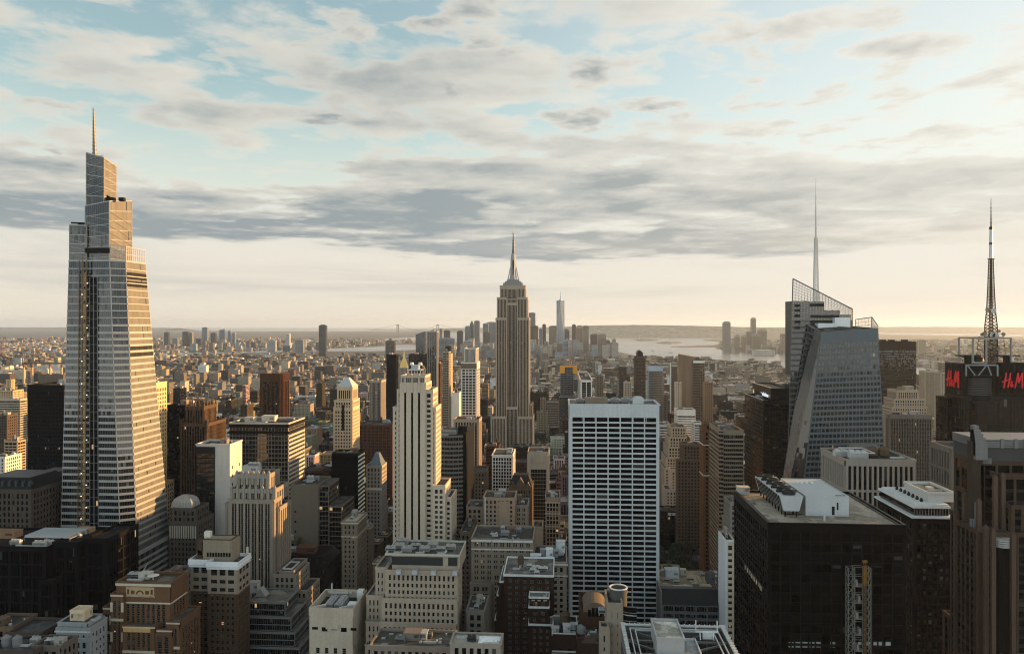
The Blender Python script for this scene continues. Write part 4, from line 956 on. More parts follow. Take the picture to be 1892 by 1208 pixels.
# wide striped office
b = hb('office_building', 'wide office block with striped glass front and sunlit banded side, flat roof with huts', 423, 533, 783, 640, pxb=563, st=ST(3.0, 3.75, .12, .85, .08, .12, .5, 3.2, span='spandrel'), stE=ST(1.6, 3.75, .1, 1.7, .08, .35, .5, 3.2), gear='', span=(.17, .15, .13), wall=(.42, .37, .31), glass=(.035, .034, .033), gm=M_MIRROR, visbot=915, roof=(.30, .27, .22), lit=.003)
x0, x1, y0, y1, z = b.ext
db = b.part('dark_band', M_STEEL, (.03, .024, .02))
for za, zb in ((z - 3.1, z - .2), (z - 8.6, z - 6.2)): db.box(x0 - .1, x1 + .45, y0 - .5, y1, za, zb, bottom=True)
gear_bulkhead(b, gx(497, 660), 662, z - .6, 12, 8, 5.2, (.45, .40, .32)); gear_bulkhead(b, gx(463, 655), 655, z - .6, 8, 7, 4.6, (.4, .36, .3))
for i, px in enumerate((440, 452, 520, 535)): gear_chiller(b, gx(px, 665), 665 + i, z - .6, 7, 4, 2.4, 3, (.35, .33, .3))
gear_duct(b, gx(470, 650), gx(490, 650), 650, 655, z - .6); gear_mast(b, gx(545, 668), 668, z, 5); b.end()
# tan slab with dark glass corner, stepping to the right
b = hb('office_building', 'tan blank fronted slab with dark glass corner and gold lit steps', 537, 588, 897, 600, D=34, st=ST(2.2, 3.9, 1.9, 3.5, .06, .05, 1, 3), gear='dcdc', wall=(.215, .175, .135), glass=(.20, .165, .125), gm=M_STONE, visbot=1005)
x0, x1, y0, y1, z = b.ext; b.part('dark_glass', M_MIRROR, (.008, .008, .01, .015)); xs = gx(606, 600)
s_ = ST(2.5, 3.9, .12, .7, .1, .12, .4, 1.2)
b.panel((x1, y0 + 2, 0), (xs, y0 + 2, 0), (xs, y0 + 2, z), (x1, y0 + 2, z), s_, glass='dark_glass'); b.panel((xs, y0 + 2, 0), (xs, y1 - 4, 0), (xs, y1 - 4, z), (xs, y0 + 2, z), s_, glass='dark_glass'); b['roof'].quad((x1, y0 + 2, z), (xs, y0 + 2, z), (xs, y1, z), (x1, y1, z))
sl = b.part('slit', M_DARKGLASS, (.01, .01, .01, 0))
for j in range(6): sl.box(x0 + 3.2, x0 + 4.8, y0 - .12, y0, z - 22 - j * 8.2, z - 20.6 - j * 8.2)
z2 = gz(615, 936, 600); x2 = gx(629, 600); b.panel((xs, y0 + 3, 0), (x2, y0 + 3, 0), (x2, y0 + 3, z2), (xs, y0 + 3, z2), s_, glass='dark_glass'); b.panel((x2, y0 + 3, 0), (x2, y1 + 6, 0), (x2, y1 + 6, z2), (x2, y0 + 3, z2), s_, glass='dark_glass'); b['roof'].quad((xs, y0 + 3, z2), (x2, y0 + 3, z2), (x2, y1 + 6, z2), (xs, y1 + 6, z2))
BUILT.append((x1, x2, y0, y1, z, 1005)); b.end()
# pyramid topped tan tower
b = hb('stone_tower', 'tan tower with pale copper pyramid roof and sunlit west side', 616, 651, 754, 800, pxb=664, st=ST(2.9, 3.7, 1.4, 1.7, .35, .28, 1.5, 3), gear='', wall=(.44, .345, .235), visbot=832, cat='skyscraper')
x0, x1, y0, y1, z = b.ext; a = gx(623, 803); c = gx(650.5, 803); zb = gz(636, 716, 803); yb = 803 + 22
b.block(gx(617.5, 801), gx(650.8, 801), 801, 801 + 28, z, gz(636, 741, 801), ST(2.9, 3.7, 1.2, 1.2, .5, .3, 1.6, 1.5), foot=False)
b.block(a, c, 803, yb, z, zb, ST(2.4, 9, .9, 1.2, .5, .3, 1.4, 3), foot=False)
pyramid(b, a - .5, c + .5, 802.5, yb + .5, zb + 1.1, gz(637, 697, 814), (.40, .42, .41), flat=.22)
e = MB(); e.box(gx(631, 799), gx(636, 799), 799.2, 800.2, gz(636, 795, 800), gz(636, 748, 800)); b.sub('arched_bay', e, M_DARKGLASS, (.02, .018, .016, 0)); b.end()
b = hb('black_tower', 'black glass slab with white striped side below the pyramid topped tan tower', 613, 661.5, 839, 660, pxb=672.5, st=ST(1.7, 3.8, .1, .5, .05, .08, .5, 2.0), stE=ST(9, 3.8, .3, 1.6, .2, .5, .5, 1.5), gear='dbc', wall=(.008, .008, .008), glass=(.006, .006, .007), gm=M_DARKGLASS, visbot=950, lit=.004, blank='W')
x0, x1, y0, y1, z = b.ext; sp = b.part('white_stripe', M_STONE, (.62, .58, .5))
for j in range(40): 
    if z - 3 - j * 3.8 > 0: sp.box(x1, x1 + .5, y0 + .3, y1 - .3, z - 3.2 - j * 3.8, z - 1.7 - j * 3.8, bottom=True)
b.end()
b = hb('stone_tower', 'grey stone tower with slate pyramid hat right of the black striped slab', 676, 705, 862, 700, pxb=714, st=PUNCH, gear='', wall=(.30, .275, .24), visbot=960); x0, x1, y0, y1, z = b.ext
pyramid(b, x0 + 3, x1 - .5, y0 + 1, y1 - 1, z + .8, gz(690, 839, 700), (.16, .19, .22), flat=.3); o = MB()
o.box(x0 - .4, x1 + .4, y0 - .5, y0, gz(690, 905, 700), gz(690, 901, 700)); b.sub('string_course', o, M_STONE, (.5, .47, .42)); b.end()
hb('brick_building', 'broad dark red brick loft block with many small windows, left of the stripe tower', 662, 723, 786, 900, D=40, st=PAIR, gear='btc', wall=(.17, .085, .055), visbot=835, lit=.006).end()
b = hb('apartment_tower', 'curved grey brown tower with vertical ribs beside the dark slim tower', 683, 704, 704, 1000, pxb=712, st=RIBS, gear='bc', wall=(.33, .28, .23), visbot=780, cat='skyscraper'); b.end()
hb('black_tower', 'slim black tower just left of the stripe tower crown', 714, 731.5, 656, 1300, pxb=736, st=ST(1.6, 3.6, .3, 1.2, .2, .12, .6, 3), gear='bcm', wall=(.010, .010, .011), glass=(.006, .007, .008), gm=M_DARKGLASS, visbot=770, cat='skyscraper').end()
b = hb('stone_tower', 'tan stone block under a golden pyramid spire, far behind the stripe tower', 737, 753, 680, 1850, D=22, st=PUNCH, gear='', wall=(.36, .31, .25), visbot=700, cat='skyscraper'); x0, x1, y0, y1, z = b.ext
pyramid(b, x0 + .6, x1 - .6, y0 + .6, y1 - .6, z, gz(744, 660, 1850), (.72, .46, .12), plain('gilded_tiles', (.75, .47, .12), .35, 0, .35), .2); pyramid(b, x0 + 8.5, x1 - 8.5, y0 + 8.5, y1 - 8.5, gz(744, 660, 1850), gz(744, 648, 1850), (.72, .46, .12), plain('gilt_tip', (.75, .47, .12), .35, 0, .35), .05, 'spire'); b.end()
hb('brown_slab', 'dark brown slab building left of the twin glossy towers, behind the stripe tower', 755, 790, 655, 1800, D=35, st=BAND, gear='bc', wall=(.085, .05, .035), glass=(.015, .012, .01), visbot=690, cat='skyscraper').end()
b = hb('glass_tower', 'grey glass tower with slanted top, left of the twin tall slender towers', 768, 785, 618, 2250, pxb=788, blocks=False, wall=(.17, .18, .19), glass=(.03, .034, .04), gm=M_MIRROR, visbot=650, cat='skyscraper'); x0, x1, y0, y1, z = b.ext; zr = gz(785, 612, 2250)
b.panel((x0, y0, 0), (x1, y0, 0), (x1, y0, zr), (x0, y0, z), CURT); b.panel((x1, y0, 0), (x1, y1, 0), (x1, y1, zr), (x1, y0, zr), CURT); b['wall'].quad((x0, y1, 0), (x0, y0, 0), (x0, y0, z), (x0, y1, z)); b['roof'].quad((x0, y0, z), (x1, y0, zr), (x1, y1, zr), (x0, y1, z)); b.end(); BUILT.append((x0, x1, y0, y1, z, 650))
b = hb('glass_tower', 'tall slender dark tower with pale vertical fins behind the stripe tower', 789, 807, 613, 1480, pxb=810, st=ST(4.6, 3.7, .9, .3, .6, .1, .8, 1.5, sub=2), gear='bcm', wall=(.30, .28, .26), glass=(.016, .015, .015), gm=M_MIRROR, visbot=760, cat='skyscraper'); b.end()
hb('brown_tower', 'thin dark brown tower with sunlit side hugging the slender finned tower', 809, 813, 672, 1500, pxb=817, st=BAND, gear='b', wall=(.16, .08, .04), visbot=750, cat='skyscraper').end()
hb('brick_building', 'cream lit stepped building with dark top, right of the finned slender tower', 821, 832, 655, 1700, pxb=836, st=PUNCH, gear='b', wall=(.5, .38, .22), visbot=720).end()
hb('apartment_tower', 'striped tan apartment tower between the finned tower and the white grid hotel tower', 818, 829, 651, 1400, pxb=833, st=ST(3, 3.2, .3, 1.4, .2, .4, .5, 1), gear='bt', wall=(.36, .29, .21), visbot=740).end()
hb('black_tower', 'small black topped tower above the striped tan apartment tower', 823, 832, 640, 1900, D=20, st=BAND, gear='', wall=(.05, .035, .03), visbot=655, cat='skyscraper').end()
b = hb('white_building', 'blank white walled slim building left of the white grid hotel tower', 834, 848, 727, 960, pxb=853, st=ST(3, 3.5, 1.6, 1.6, .2, .15, 1, 2), blank='N', gear='b', wall=(.62, .59, .54), visbot=770); b.end()
b = hb('hotel_tower', 'white framed hotel tower with ribbed dark cap and gold side, left of deco giant', 852, 880.5, 671, 905, pxb=886.5, st=ST(3.8, 3.5, .7, .8, .3, .25, 1.0, 7.5, sub=1), gear='', wall=(.55, .50, .43), glass=(.09, .10, .105), gm=M_MIRROR, visbot=770, cat='skyscraper'); x0, x1, y0, y1, z = b.ext
b.block(gx(858, 908), gx(879, 908), 908, 908 + (y1 - y0) - 6, z, gz(868, 644, 908), ST(1.4, 16, .35, .4, .5, .1, .5, .6), foot=False, par=.3); rb = b.part('brown_band', M_BRICK, (.2, .15, .11)); rb.box(x0 - .1, x1 + .1, y0 - .5, y0, z - 6.8, z - .4, bottom=True); b.end()
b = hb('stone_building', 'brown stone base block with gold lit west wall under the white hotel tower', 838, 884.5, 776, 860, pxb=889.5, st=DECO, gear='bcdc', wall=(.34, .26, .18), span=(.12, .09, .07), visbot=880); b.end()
# curved ribbon office with black end
b = hb('office_building', 'gently curved grey office with ribbon windows and black west end, beside the stripe tower', 806, 856, 804, 660, pxb=870, blocks=False, wall=(.21, .195, .175), glass=(.02, .02, .02), gm=M_GLASS, visbot=1000, lit=.004); x0, x1, y0, y1, z = b.ext
n = 6; P_ = [(x0 + (x1 - x0) * i / n, y0 - 3.5 * math.sin(math.pi * i / n)) for i in range(n + 1)]
for p, q in zip(P_, P_[1:]): b.panel((*p, 0), (*q, 0), (*q, z), (*p, z), ST(1.4, 3.9, .12, 1.7, .08, .35, .1, 1.6))
b['roof'].poly([(*p, z - .4) for p in P_] + [(x1, y1, z - .4), (x0, y1, z - .4)])
k_ = b.part('black_end', M_STEEL, (.012, .011, .011)); k_.box(x1, x1 + 2.6, y0 - 1, y1 + 6, 0, z + 2); gear_chiller(b, gx(831, 668), 668, z - .4, 12, 6, 3.4, 3, (.3, .28, .25)); gear_bulkhead(b, gx(855, 672), 674, z, 8, 8, 6, (.03, .03, .03)); gear_duct(b, x0 + 3, x0 + 10, y0 + 4, y0 + 8, z - .4); b.end(); BUILT.append((x0, x1 + 3, y0 - 4, y1, z, 1000))
# white framed box and its neighbours
hb('office_building', 'white framed gridded office box with square windows, below the deco giant', 909, 947, 842, 800, pxb=951.5, st=ST(2.9, 3.6, .8, .8, .45, .4, .9, 2.0), gear='bc', wall=(.56, .53, .48), glass=(.01, .01, .011), visbot=915).end()
b = hb('brick_building', 'black topped brick block with orange tank deck behind the white framed box', 898, 921, 826, 900, D=30, st=BAND, gear='bt', wall=(.12, .05, .028), visbot=840); b.end()
b = hb('office_building', 'dark glass front in ornate tan stone frame, right of the white framed box', 975, 1014, 836, 760, D=30, st=ST(1.6, 3.8, .08, .3, .05, .05, .6, 17), gear='ccd', wall=(.38, .32, .25), glass=(.006, .006, .007), gm=M_DARKGLASS, visbot=960); x0, x1, y0, y1, z = b.ext
w = b['wall']; w.box(x0 - .5, x0 + 3, y0 - 1.2, y0 + 2, 0, z - 2); w.box(x1 - 2.5, x1 + .5, y0 - 1.2, y0 + 2, 0, z - 2); w.box(x0 + 5, x1 - 5, y0 - .9, y0, z - 10, z - 4); w.loft([[(x0 + 8, y0 - 1, z - 4), (x1 - 8, y0 - 1, z - 4), (x1 - 8, y0, z - 4), (x0 + 8, y0, z - 4)], [(x0 + 10.5, y0 - 1, z - 1), (x1 - 10.5, y0 - 1, z - 1), (x1 - 10.5, y0, z - 1), (x0 + 10.5, y0, z - 1)]]); b.end()
b = hb('church_house', 'narrow brown brick building with steep gabled front and slate roof, below the white framed box', 940, 983, 900, 720, D=26, st=ST(2.6, 3.6, 1.3, 1.7, .3, .25, 1.2, 3), gear='', wall=(.22, .155, .11), visbot=1000, roof=(.08, .08, .085)); x0, x1, y0, y1, z = b.ext
g_ = MB(); xm = (x0 + x1) / 2
for xc, w_, h_ in ((xm, 6, 9), (x0 + 4, 3, 5), (x1 - 4, 3, 5)): g_.poly([(xc - w_, y0 - .6, z), (xc + w_, y0 - .6, z), (xc, y0 - .6, z + h_)]); g_.quad((xc - w_, y0 - .6, z), (xc, y0 - .6, z + h_), (xc, y0 + 8, z + h_), (xc - w_, y0 + 8, z)); g_.quad((xc, y0 - .6, z + h_), (xc + w_, y0 - .6, z), (xc + w_, y0 + 8, z), (xc, y0 + 8, z + h_))
b.sub('gable', g_, M_BRICK, (.22, .15, .10)); rf = MB(); rf.loft([[(x0, y0 + 2, z), (x1, y0 + 2, z), (x1, y1, z), (x0, y1, z)], [(x0 + 4, y0 + 9, z + 10), (x1 - 4, y0 + 9, z + 10), (x1 - 4, y1 - 6, z + 10), (x0 + 4, y1 - 6, z + 10)]]); b.sub('slate_roof', rf, M_STONE, (.07, .075, .08)); b.end()
b = hb('stone_building', 'slim ornate grey stone loft with arched top windows, left of the white grid slab', 1008, 1034, 921, 640, D=30, st=ST(2.8, 3.7, .8, 1.0, .5, .3, .8, 3.5), gear='bcd', wall=(.27, .235, .19), visbot=1000); x0, x1, y0, y1, z = b.ext
c = b['trim']; 
for zz in (z - 3.6, z - 13, z - 24): c.box(x0 - .7, x1 + .7, y0 - 1.0, y0 - .3, zz, zz + .8, bottom=True)
b.look['trim'] = (M_STONE, (.36, .33, .28)); b.end()
hb('stone_building', 'brown hipped roof loft block right of the black ended curved office', 864, 897, 872, 740, D=30, st=PUNCH, gear='', wall=(.19, .135, .095), visbot=925).end()
b = hb('brick_building', 'tan brick tower block with blank panel wall and white flue pipe', 893, 951, 921, 620, D=26, st=PUNCH, gear='bcb', wall=(.35, .28, .215), visbot=1000, win=(.4, .38, .34), blank=''); x0, x1, y0, y1, z = b.ext
w = b['wall']; w.box(gx(921, 620), gx(940, 620), y0 - .8, y0, z - 52, z - 2); p = MB(); xx = gx(892, 620); p.beam((xx, y0 - 1.4, 0), (xx, y0 - 1.4, z - 24), 1.3); p.beam((xx, y0 - 1.4, z - 24), (xx + 2.2, y0 - 1.4, z - 21), 1.3); p.beam((xx + 2.2, y0 - 1.4, z - 21), (xx + 2.2, y0 - 1.4, z + 1), 1.3); b.sub('flue_pipe', p, M_METAL, (.62, .62, .6)); b.end()
hb('brick_building', 'lower tan brick wing left of the white flue pipe', 862, 892, 938, 628, D=26, st=PUNCH, gear='bd', wall=(.33, .265, .205), visbot=1000).end()
hb('brick_building', 'grey tan brick wing right of the blank panel wall', 951, 975, 935, 626, D=26, st=PAIR, gear='bc', wall=(.28, .24, .2), visbot=990).end()
hb('brick_building', 'plain tan windowless wing beside the slim ornate loft', 985, 1002, 975, 600, D=20, st=PUNCH, blank='N', gear='b', wall=(.30, .245, .19), visbot=1010).end()
hb('brick_building', 'dark shaded brick building left of the long tan front with lit windows', 850, 870, 985, 560, D=40, st=PUNCH, gear='b', wall=(.16, .125, .1), visbot=1010).end()
# long tan front with lit upper windows
b = hb('stone_building', 'long tan stone front with warmly lit top windows, in front of the flue pipe building', 871, 985, 998, 500, D=34, st=PAIR, gear='cdbcdc', wall=(.27, .22, .17), visbot=1080, win=(.36, .33, .28), lit=.02, trim=(.5, .48, .44)); x0, x1, y0, y1, z = b.ext
for a, c, t in ((871, 908, 0), (909, 946, -1), (947, 985, 0)):
    q = b['trim']; q.box(gx(a, 500), gx(c, 500), y0 - .9, y0 - .5, z - 1, z + .4, bottom=True); q.box(gx(a, 500), gx(c, 500), y0 - .85, y0 - .45, z - 6.4, z - 5.6, bottom=True)
for a, c, py, d in ((869, 907, 1079, 3), (908, 940, 1058, 2)): b.block(gx(a, 500 - d), gx(c, 500 - d), 500 - d, 500, 0, gz(a, py, 500 - d), PAIR, foot=False, par=.8)
b.end()
# grey stone building stepping forward in the lower middle
b = hb('office_building', 'large grey stone office stepping forward in tiers, lower middle', 712, 846, 1057, 400, pxb=853, st=ST(2.55, 3.65, 1.35, 1.65, .3, .26, 1.3, 1.6), gear='', wall=(.335, .28, .22), glass=(.010, .010, .011), visbot=1208, win=(.12, .12, .115), lit=.001, roof=(.2, .19, .17)); x0, x1, y0, y1, z = b.ext
s_ = ST(2.55, 3.65, 1.35, 1.65, .3, .26, 1.3, 1.9); k = lambda px, y=396: gx(px, y)
for a, c, py, y in ((705, 845, 1106, 396.5), (703, 843, 1150, 393), (701, 842, 1194, 389.5)): b.block(k(a, y), k(c, y), y, 402, 0, gz(a, py, y), s_, foot=False, par=.7)
b.block(k(694, 404), k(712, 404), 404, 430, 0, gz(700, 1051, 404), s_, foot=False)
for a, py, y in ((677, 1101, 402), (676, 1149, 398.5), (675, 1192, 395)): b.block(k(a, y), k(705, y), y, 436, 0, gz(a, py, y), s_, foot=False, par=.7)
zt = gz(780, 1026, 404)
w = b['wall']; w.box(k(724, 404), k(850, 404), 404, 428, z, zt); 
g_ = MB(); g_.box(k(724, 404), k(818, 404), 403.75, 404, zt - 5.2, zt - .7); g_.box(k(828, 404), k(845, 404), 403.75, 404, zt - 5.2, zt - .7); b.sub('louvre', g_, M_STEEL, (.085, .09, .095))
ring = MB(); ring_box(ring, k(712, 404), k(850, 404), 403.4, 430, zt, zt + 1.1, .5); b.sub('parapet', ring, M_STONE, (.4, .37, .31)); rf = MB(); rf.quad((k(712, 404), 404, zt + .1), (k(850, 404), 404, zt + .1), (k(850, 404), 430, zt + .1), (k(712, 404), 430, zt + .1)); b.sub('upper_roof', rf, M_ROOF, (.14, .13, .12))
for i, (px, dy) in enumerate(((722, 8), (738, 12), (752, 6), (768, 14), (785, 8), (800, 14), (815, 9), (833, 12), (745, 20))): gear_chiller(b, k(px, 404 + dy), 404 + dy, zt, 5.5, 4, 2 + (i % 3) * .5, 2, (.34, .33, .31))
for i in range(5): gear_duct(b, k(730 + i * 20, 410), k(744 + i * 20, 410), 407 + i % 2 * 8, 412 + i % 2 * 8, zt + .2)
for px in (730, 760, 795, 835): m = MB(); m.box(k(px), k(px + 9), 397.5, 400, z - .5, z + 3.6 - 2); b.sub('terrace_unit', m, M_METAL, (.4, .42, .43))
b.end()
# dark brown brick with white coping
b = hb('brick_building', 'dark brown brick building outlined with white parapet copings, bottom middle', 931, 1022, 1064, 440, D=34, st=ST(4.4, 3.6, 2.2, 1.7, .3, .25, 1.4, 1.4, sub=2, mw=.25), gear='', wall=(.10, .052, .036), glass=(.012, .012, .013), visbot=1208, win=(.45, .45, .43), lit=.002, par=0, trim=(.62, .6, .56), roof=(.2, .19, .175)); x0, x1, y0, y1, z = b.ext
T = b['trim']; k = lambda px, y=440: gx(px, y); s_ = ST(4.4, 3.6, 2.2, 1.7, .3, .25, 1.4, 1.4, sub=2, mw=.25)
ring_box(T, x0 - .5, x1 + .5, y0 - .5, y1, z - .2, z + 1.0, .55)
for a, c, py, y, d in ((924, 931, 1075, 441, 28), (919, 931, 1100, 442, 28), (915, 931, 1145, 443, 28), (978, 1014, 1104, 431, 9), (977.5, 1014.5, 1122, 429.5, 10), (977, 1022, 1154, 428, 12)):
    X0, X1 = k(a, y), k(c, y); zz = gz(a, py, y); b.block(X0, X1, y, y + d, 0, zz, s_, foot=False, par=0); ring_box(T, X0 - .4, X1 + .3, y - .4, y + d, zz - .2, zz + .9, .5)
for q in range(3): bw = b.part('lintel', M_STONE, (.42, .36, .28)); bw.box(k(982 + q * 11, 430), k(988 + q * 11, 430), 430.4, 430.8, gz(985, 1110, 430), gz(985, 1108, 430), bottom=True)
gear_tank(b, k(962, 455), 455, z, 1.9, 3.6); r_ = b.ext
for px, y, w_ in ((985, 447, 4), (992, 443, 3), (990, 452, 5), (1003, 450, 6), (978, 455, 3)): gear_chiller(b, k(px, y), y, z, w_, 2.6, 2, 2, (.5, .49, .46))
gear_duct(b, k(945), k(958), 452, 456, z); gear_duct(b, k(1004, 434), k(1010, 434), 434, 437, gz(985, 1104, 431)); b.end()
# stone building with white equipment beside the grid slab
b = hb('stone_building', 'pale corniced stone loft with white rooftop huts, hard against the white grid slab', 985, 1047, 1040, 490, D=36, st=ST(3.6, 3.9, 2.0, 1.7, .35, .3, 1.6, 2.5), gear='', wall=(.30, .26, .215), visbot=1120, roof=(.1, .1, .1), trim=(.5, .47, .42)); x0, x1, y0, y1, z = b.ext
b['trim'].box(x0 - 1, x1 + 1, y0 - 1.2, y0 - .4, z - 1.2, z - .2, bottom=True); b['trim'].box(x0 - .8, x1 + .8, y0 - .9, y0 - .4, z - 8.4, z - 7.6, bottom=True)
for px, y, w_, h_, c in ((990, 496, 7, 4, .55), (1015, 500, 4.5, 7, .6), (1036, 515, 6, 8, .5), (1005, 512, 5, 3, .35), (1024, 510, 6, 3, .3)): gear_bulkhead(b, gx(px, y), y, z - .5, w_, 4.5, h_, (c, c, c * .97))
kit(b, x0 + 1, x1 - 1, y0 + 2, y1, z - .6, 11, 'cdcdmc'); b.end()
# ------------------------------------------------------------------ foreground left
ORANGE = (.20, .108, .062)
b = hb('brick_building', 'orange brick deco block with tile frieze on its stepped top, lower left', 216, 315, 1078, 390, D=17, st=ST(3.0, 3.6, 1.25, 1.3, .5, .15, 2.2, 10.5, span='spandrel'), gear='', wall=ORANGE, span=(.11, .06, .036), glass=(.02, .02, .02), wm=M_BRICK, visbot=1208, win=(.42, .4, .36), lit=.006, trim=(.42, .36, .27), roof=(.16, .14, .12))
x0, x1, y0, y1, z = b.ext; k = lambda px, y=390: gx(px, y); s_ = ST(3.0, 3.6, 1.25, 1.3, .5, .15, 1.8, 3.2, span='spandrel'); T = b['trim']
fr = b.part('frieze', M_STONE, (.36, .26, .15)); fr.box(k(234), k(286), y0 - .75, y0 - .4, z - 6.3, z - 1.6, bottom=True)
o_ = MB(); xc = k(260)
for i in range(9): a0, a1 = math.pi * i / 9, math.pi * (i + 1) / 9; o_.poly([(xc + 2.2 * math.cos(a0), y0 - .85, z - 5.4 + 2.2 * math.sin(a0)), (xc + 2.2 * math.cos(a1), y0 - .85, z - 5.4 + 2.2 * math.sin(a1)), (xc + 1.4 * math.cos(a1), y0 - .85, z - 5.4 + 1.4 * math.sin(a1)), (xc + 1.4 * math.cos(a0), y0 - .85, z - 5.4 + 1.4 * math.sin(a0))])
for sx in (-1, 1): o_.box(xc + sx * 4 - 1, xc + sx * 4 + 1, y0 - .85, y0 - .8, z - 5.4, z - 3.4); o_.box(xc + sx * 6.6 - .6, xc + sx * 6.6 + .6, y0 - .85, y0 - .8, z - 5.4, z - 2.8)
b.sub('frieze_ornament', o_, M_BRICK, (.2, .085, .03))
for q in range(27): T.box(k(233.5) + q * (k(286.5) - k(233.5)) / 26 - .16, k(233.5) + q * (k(286.5) - k(233.5)) / 26 + .16, y0 - .8, y0 - .4, z - 6.9, z - 6.4, bottom=True)
T.box(x0 - .5, x1 + .5, y0 - .6, y0 - .45, z - 1.2, z + .2, bottom=True)
for zz in (10, 26, 42): T.box(x0 - .4, x1 + .4, y0 - .65, y0 - .42, z - zz - .5, z - zz + .3, bottom=True); T.box(x1 + .42, x1 + .62, y0, y1, z - zz - .5, z - zz + .3, bottom=True)
for a, c, py, y, d in ((206, 228, 1098, 388, 15), (192, 206, 1122, 392, 16), (228, 286, 1156, 384, 12), (286, 318, 1163, 385, 14), (309, 332, 1149, 386, 22), (322, 336, 1140, 398, 14)):
    zz = gz(a, py, y); b.block(k(a, y), k(c, y), y, y + d, 0, zz, s_, foot=False, sides='NW', par=.7)
    T.box(k(a, y) - .3, k(c, y) + .3, y - .62, y - .42, zz - .7, zz + .1, bottom=True); T.box(k(a, y) - .2, k(c, y) + .2, y - .6, y - .41, zz - 14, zz - 12.6, bottom=True)
    if c < 230:
        for q in (0, 1): T.box(k(a, y) - .35, k(a, y) + 1., y - .65, y - .4, zz - 9 - q * 16, zz - 4 - q * 16, bottom=True); T.box(k(c, y) - 1., k(c, y) + .35, y - .65, y - .4, zz - 9 - q * 16, zz - 4 - q * 16, bottom=True)
p = b.part('gold_panel', M_STONE, (.45, .27, .10)); p.box(k(229, 384), k(279, 384), 383.2, 383.5, gz(250, 1166, 384), gz(250, 1159, 384), bottom=True)
for a in (300, 312): pass
gear_duct(b, k(235, 396), k(262, 396), 396, 399, z - .4); d = MB(); xx = k(283, 398); d.loft([d.ring(xx, 398, z + 1.2, .5, 14), d.ring(xx, 398, z + 1.9, 3.2, 14)]); d.beam((xx, 398, z - .5), (xx, 398, z + 1.3), .5); b.sub('dish', d, M_METAL, (.5, .5, .47))
gear_bulkhead(b, k(268, 400), 401, z - .5, 6, 5, 2.8, (.4, .36, .3)); gear_chiller(b, k(245, 400), 402, z - .5, 7, 3, 2, 2); m = MB(); m.beam((k(258, 401), 401, z), (k(272, 401), 401, z + 7), .35, .2); b.sub('davit', m, M_METAL, (.4, .4, .38)); b.end()
hb('stone_building', 'low structure with machinery behind the orange brick deco block', 296, 330, 1066, 420, D=18, st=PUNCH, gear='ccdb', wall=(.22, .19, .16), visbot=1085).end()
hb('brick_building', 'dark narrow brick building wedged between the orange block and the white corniced one', 330, 352, 1085, 440, D=14, st=PUNCH, gear='b', wall=(.16, .12, .09), visbot=1170, par=.6).end()
# brown tower with white cornice
b = hb('brick_tower', 'brown brick tower with bright white cornice and pale upper storeys, lower left', 372, 439, 1046, 430, pxb=461, st=ST(3.1, 3.7, 1.5, 1.7, .25, .2, 1.3, 1.0), gear='', wall=(.145, .090, .058), wm=M_BRICK, visbot=1208, win=(.2, .18, .15), lit=.003, trim=(.66, .64, .60), blocks=False); x0, x1, y0, y1, z = b.ext
k = lambda px, y=430: gx(px, y); s_ = ST(3.1, 3.7, 1.5, 1.7, .25, .2, 1.3, 1.0); zb = gz(400, 1096, 430)
xl = k(352, 434)
for (X0, X1, ya) in ((k(384), x1, y0), (xl, k(384), y0 + 3.5)):
    b.block(X0, X1, ya, y1, 0, zb, s_, par=0, roof=False, foot=False)
    up = {'mb': None}
    w0 = b.look['wall']
    for f, (p, q) in {'N': ((X0, ya), (X1, ya)), 'W': ((X1, ya), (X1, y1))}.items():
        b.panel((*p, zb), (*q, zb), (*q, z), (*p, z), ST(4.6, 5.5, 1.5, 2.6, .3, .2, 1.3, 1.8), wall='upper_wall', collect=True)
    b['upper_wall'].quad((X0, y1, zb), (X0, ya, zb), (X0, ya, z), (X0, y1, z))
    c = b['trim']; c.box(X0 - .9, X1 + 1.2, ya - 1.3, y1 + .6, z, z + .7, bottom=True); c.box(X0 - .5, X1 + .7, ya - .8, y1, z - 1.6, z, bottom=True); ring_box(c, X0 - .7, X1 + .9, ya - 1.0, y1 + .3, z + .7, z + 3.0, .5)
    for i in range(int((X1 - X0) / 1.6)): c.box(X0 + i * 1.6, X0 + i * 1.6 + .7, ya - 1.1, ya - .5, z - .9, z, bottom=True)
    b['roof'].quad((X0, ya, z + 1), (X1, ya, z + 1), (X1, y1, z + 1), (X0, y1, z + 1))
b.look['upper_wall'] = (M_STONE, (.29, .23, .175)); BUILT.append((xl, x1, y0, y1, z, 1208))
b.block(k(366, 436), k(427, 436), 436, 446, z, gz(400, 998, 436), ST(4, 5, 3, 3, .2, .2, 1, 1.4), foot=False, par=.7); b.look['wall'] = (M_BRICK, (.145, .090, .058))
ph = MB(); ph.box(k(378, 437) - .3, k(430, 437) + .3, 435.6, 446.3, z + 1, gz(400, 1000, 436) + .9); b.sub('penthouse', ph, M_STONE, (.28, .225, .165)); ph2 = MB(); ph2.box(k(377, 441), k(388, 441), 441, 444, z, gz(380, 982, 441)); b.sub('chimney', ph2, M_STONE, (.58, .53, .45))
q = MB()
for i in range(9): q.box(k(384 + i * 5, 435.5) - .5, k(384 + i * 5, 435.5) + .5, 435.3, 435.6, z + 4, z + 6.4)
b.sub('penthouse_window', q, M_DARKGLASS, (.012, .012, .012, .0)); f = MB(); f.beam((k(457, 446), 446, z), (k(457, 446), 446, z + 7), 1.3, 1.0); b.sub('flue', f, M_METAL, (.55, .5, .42)); b.end()
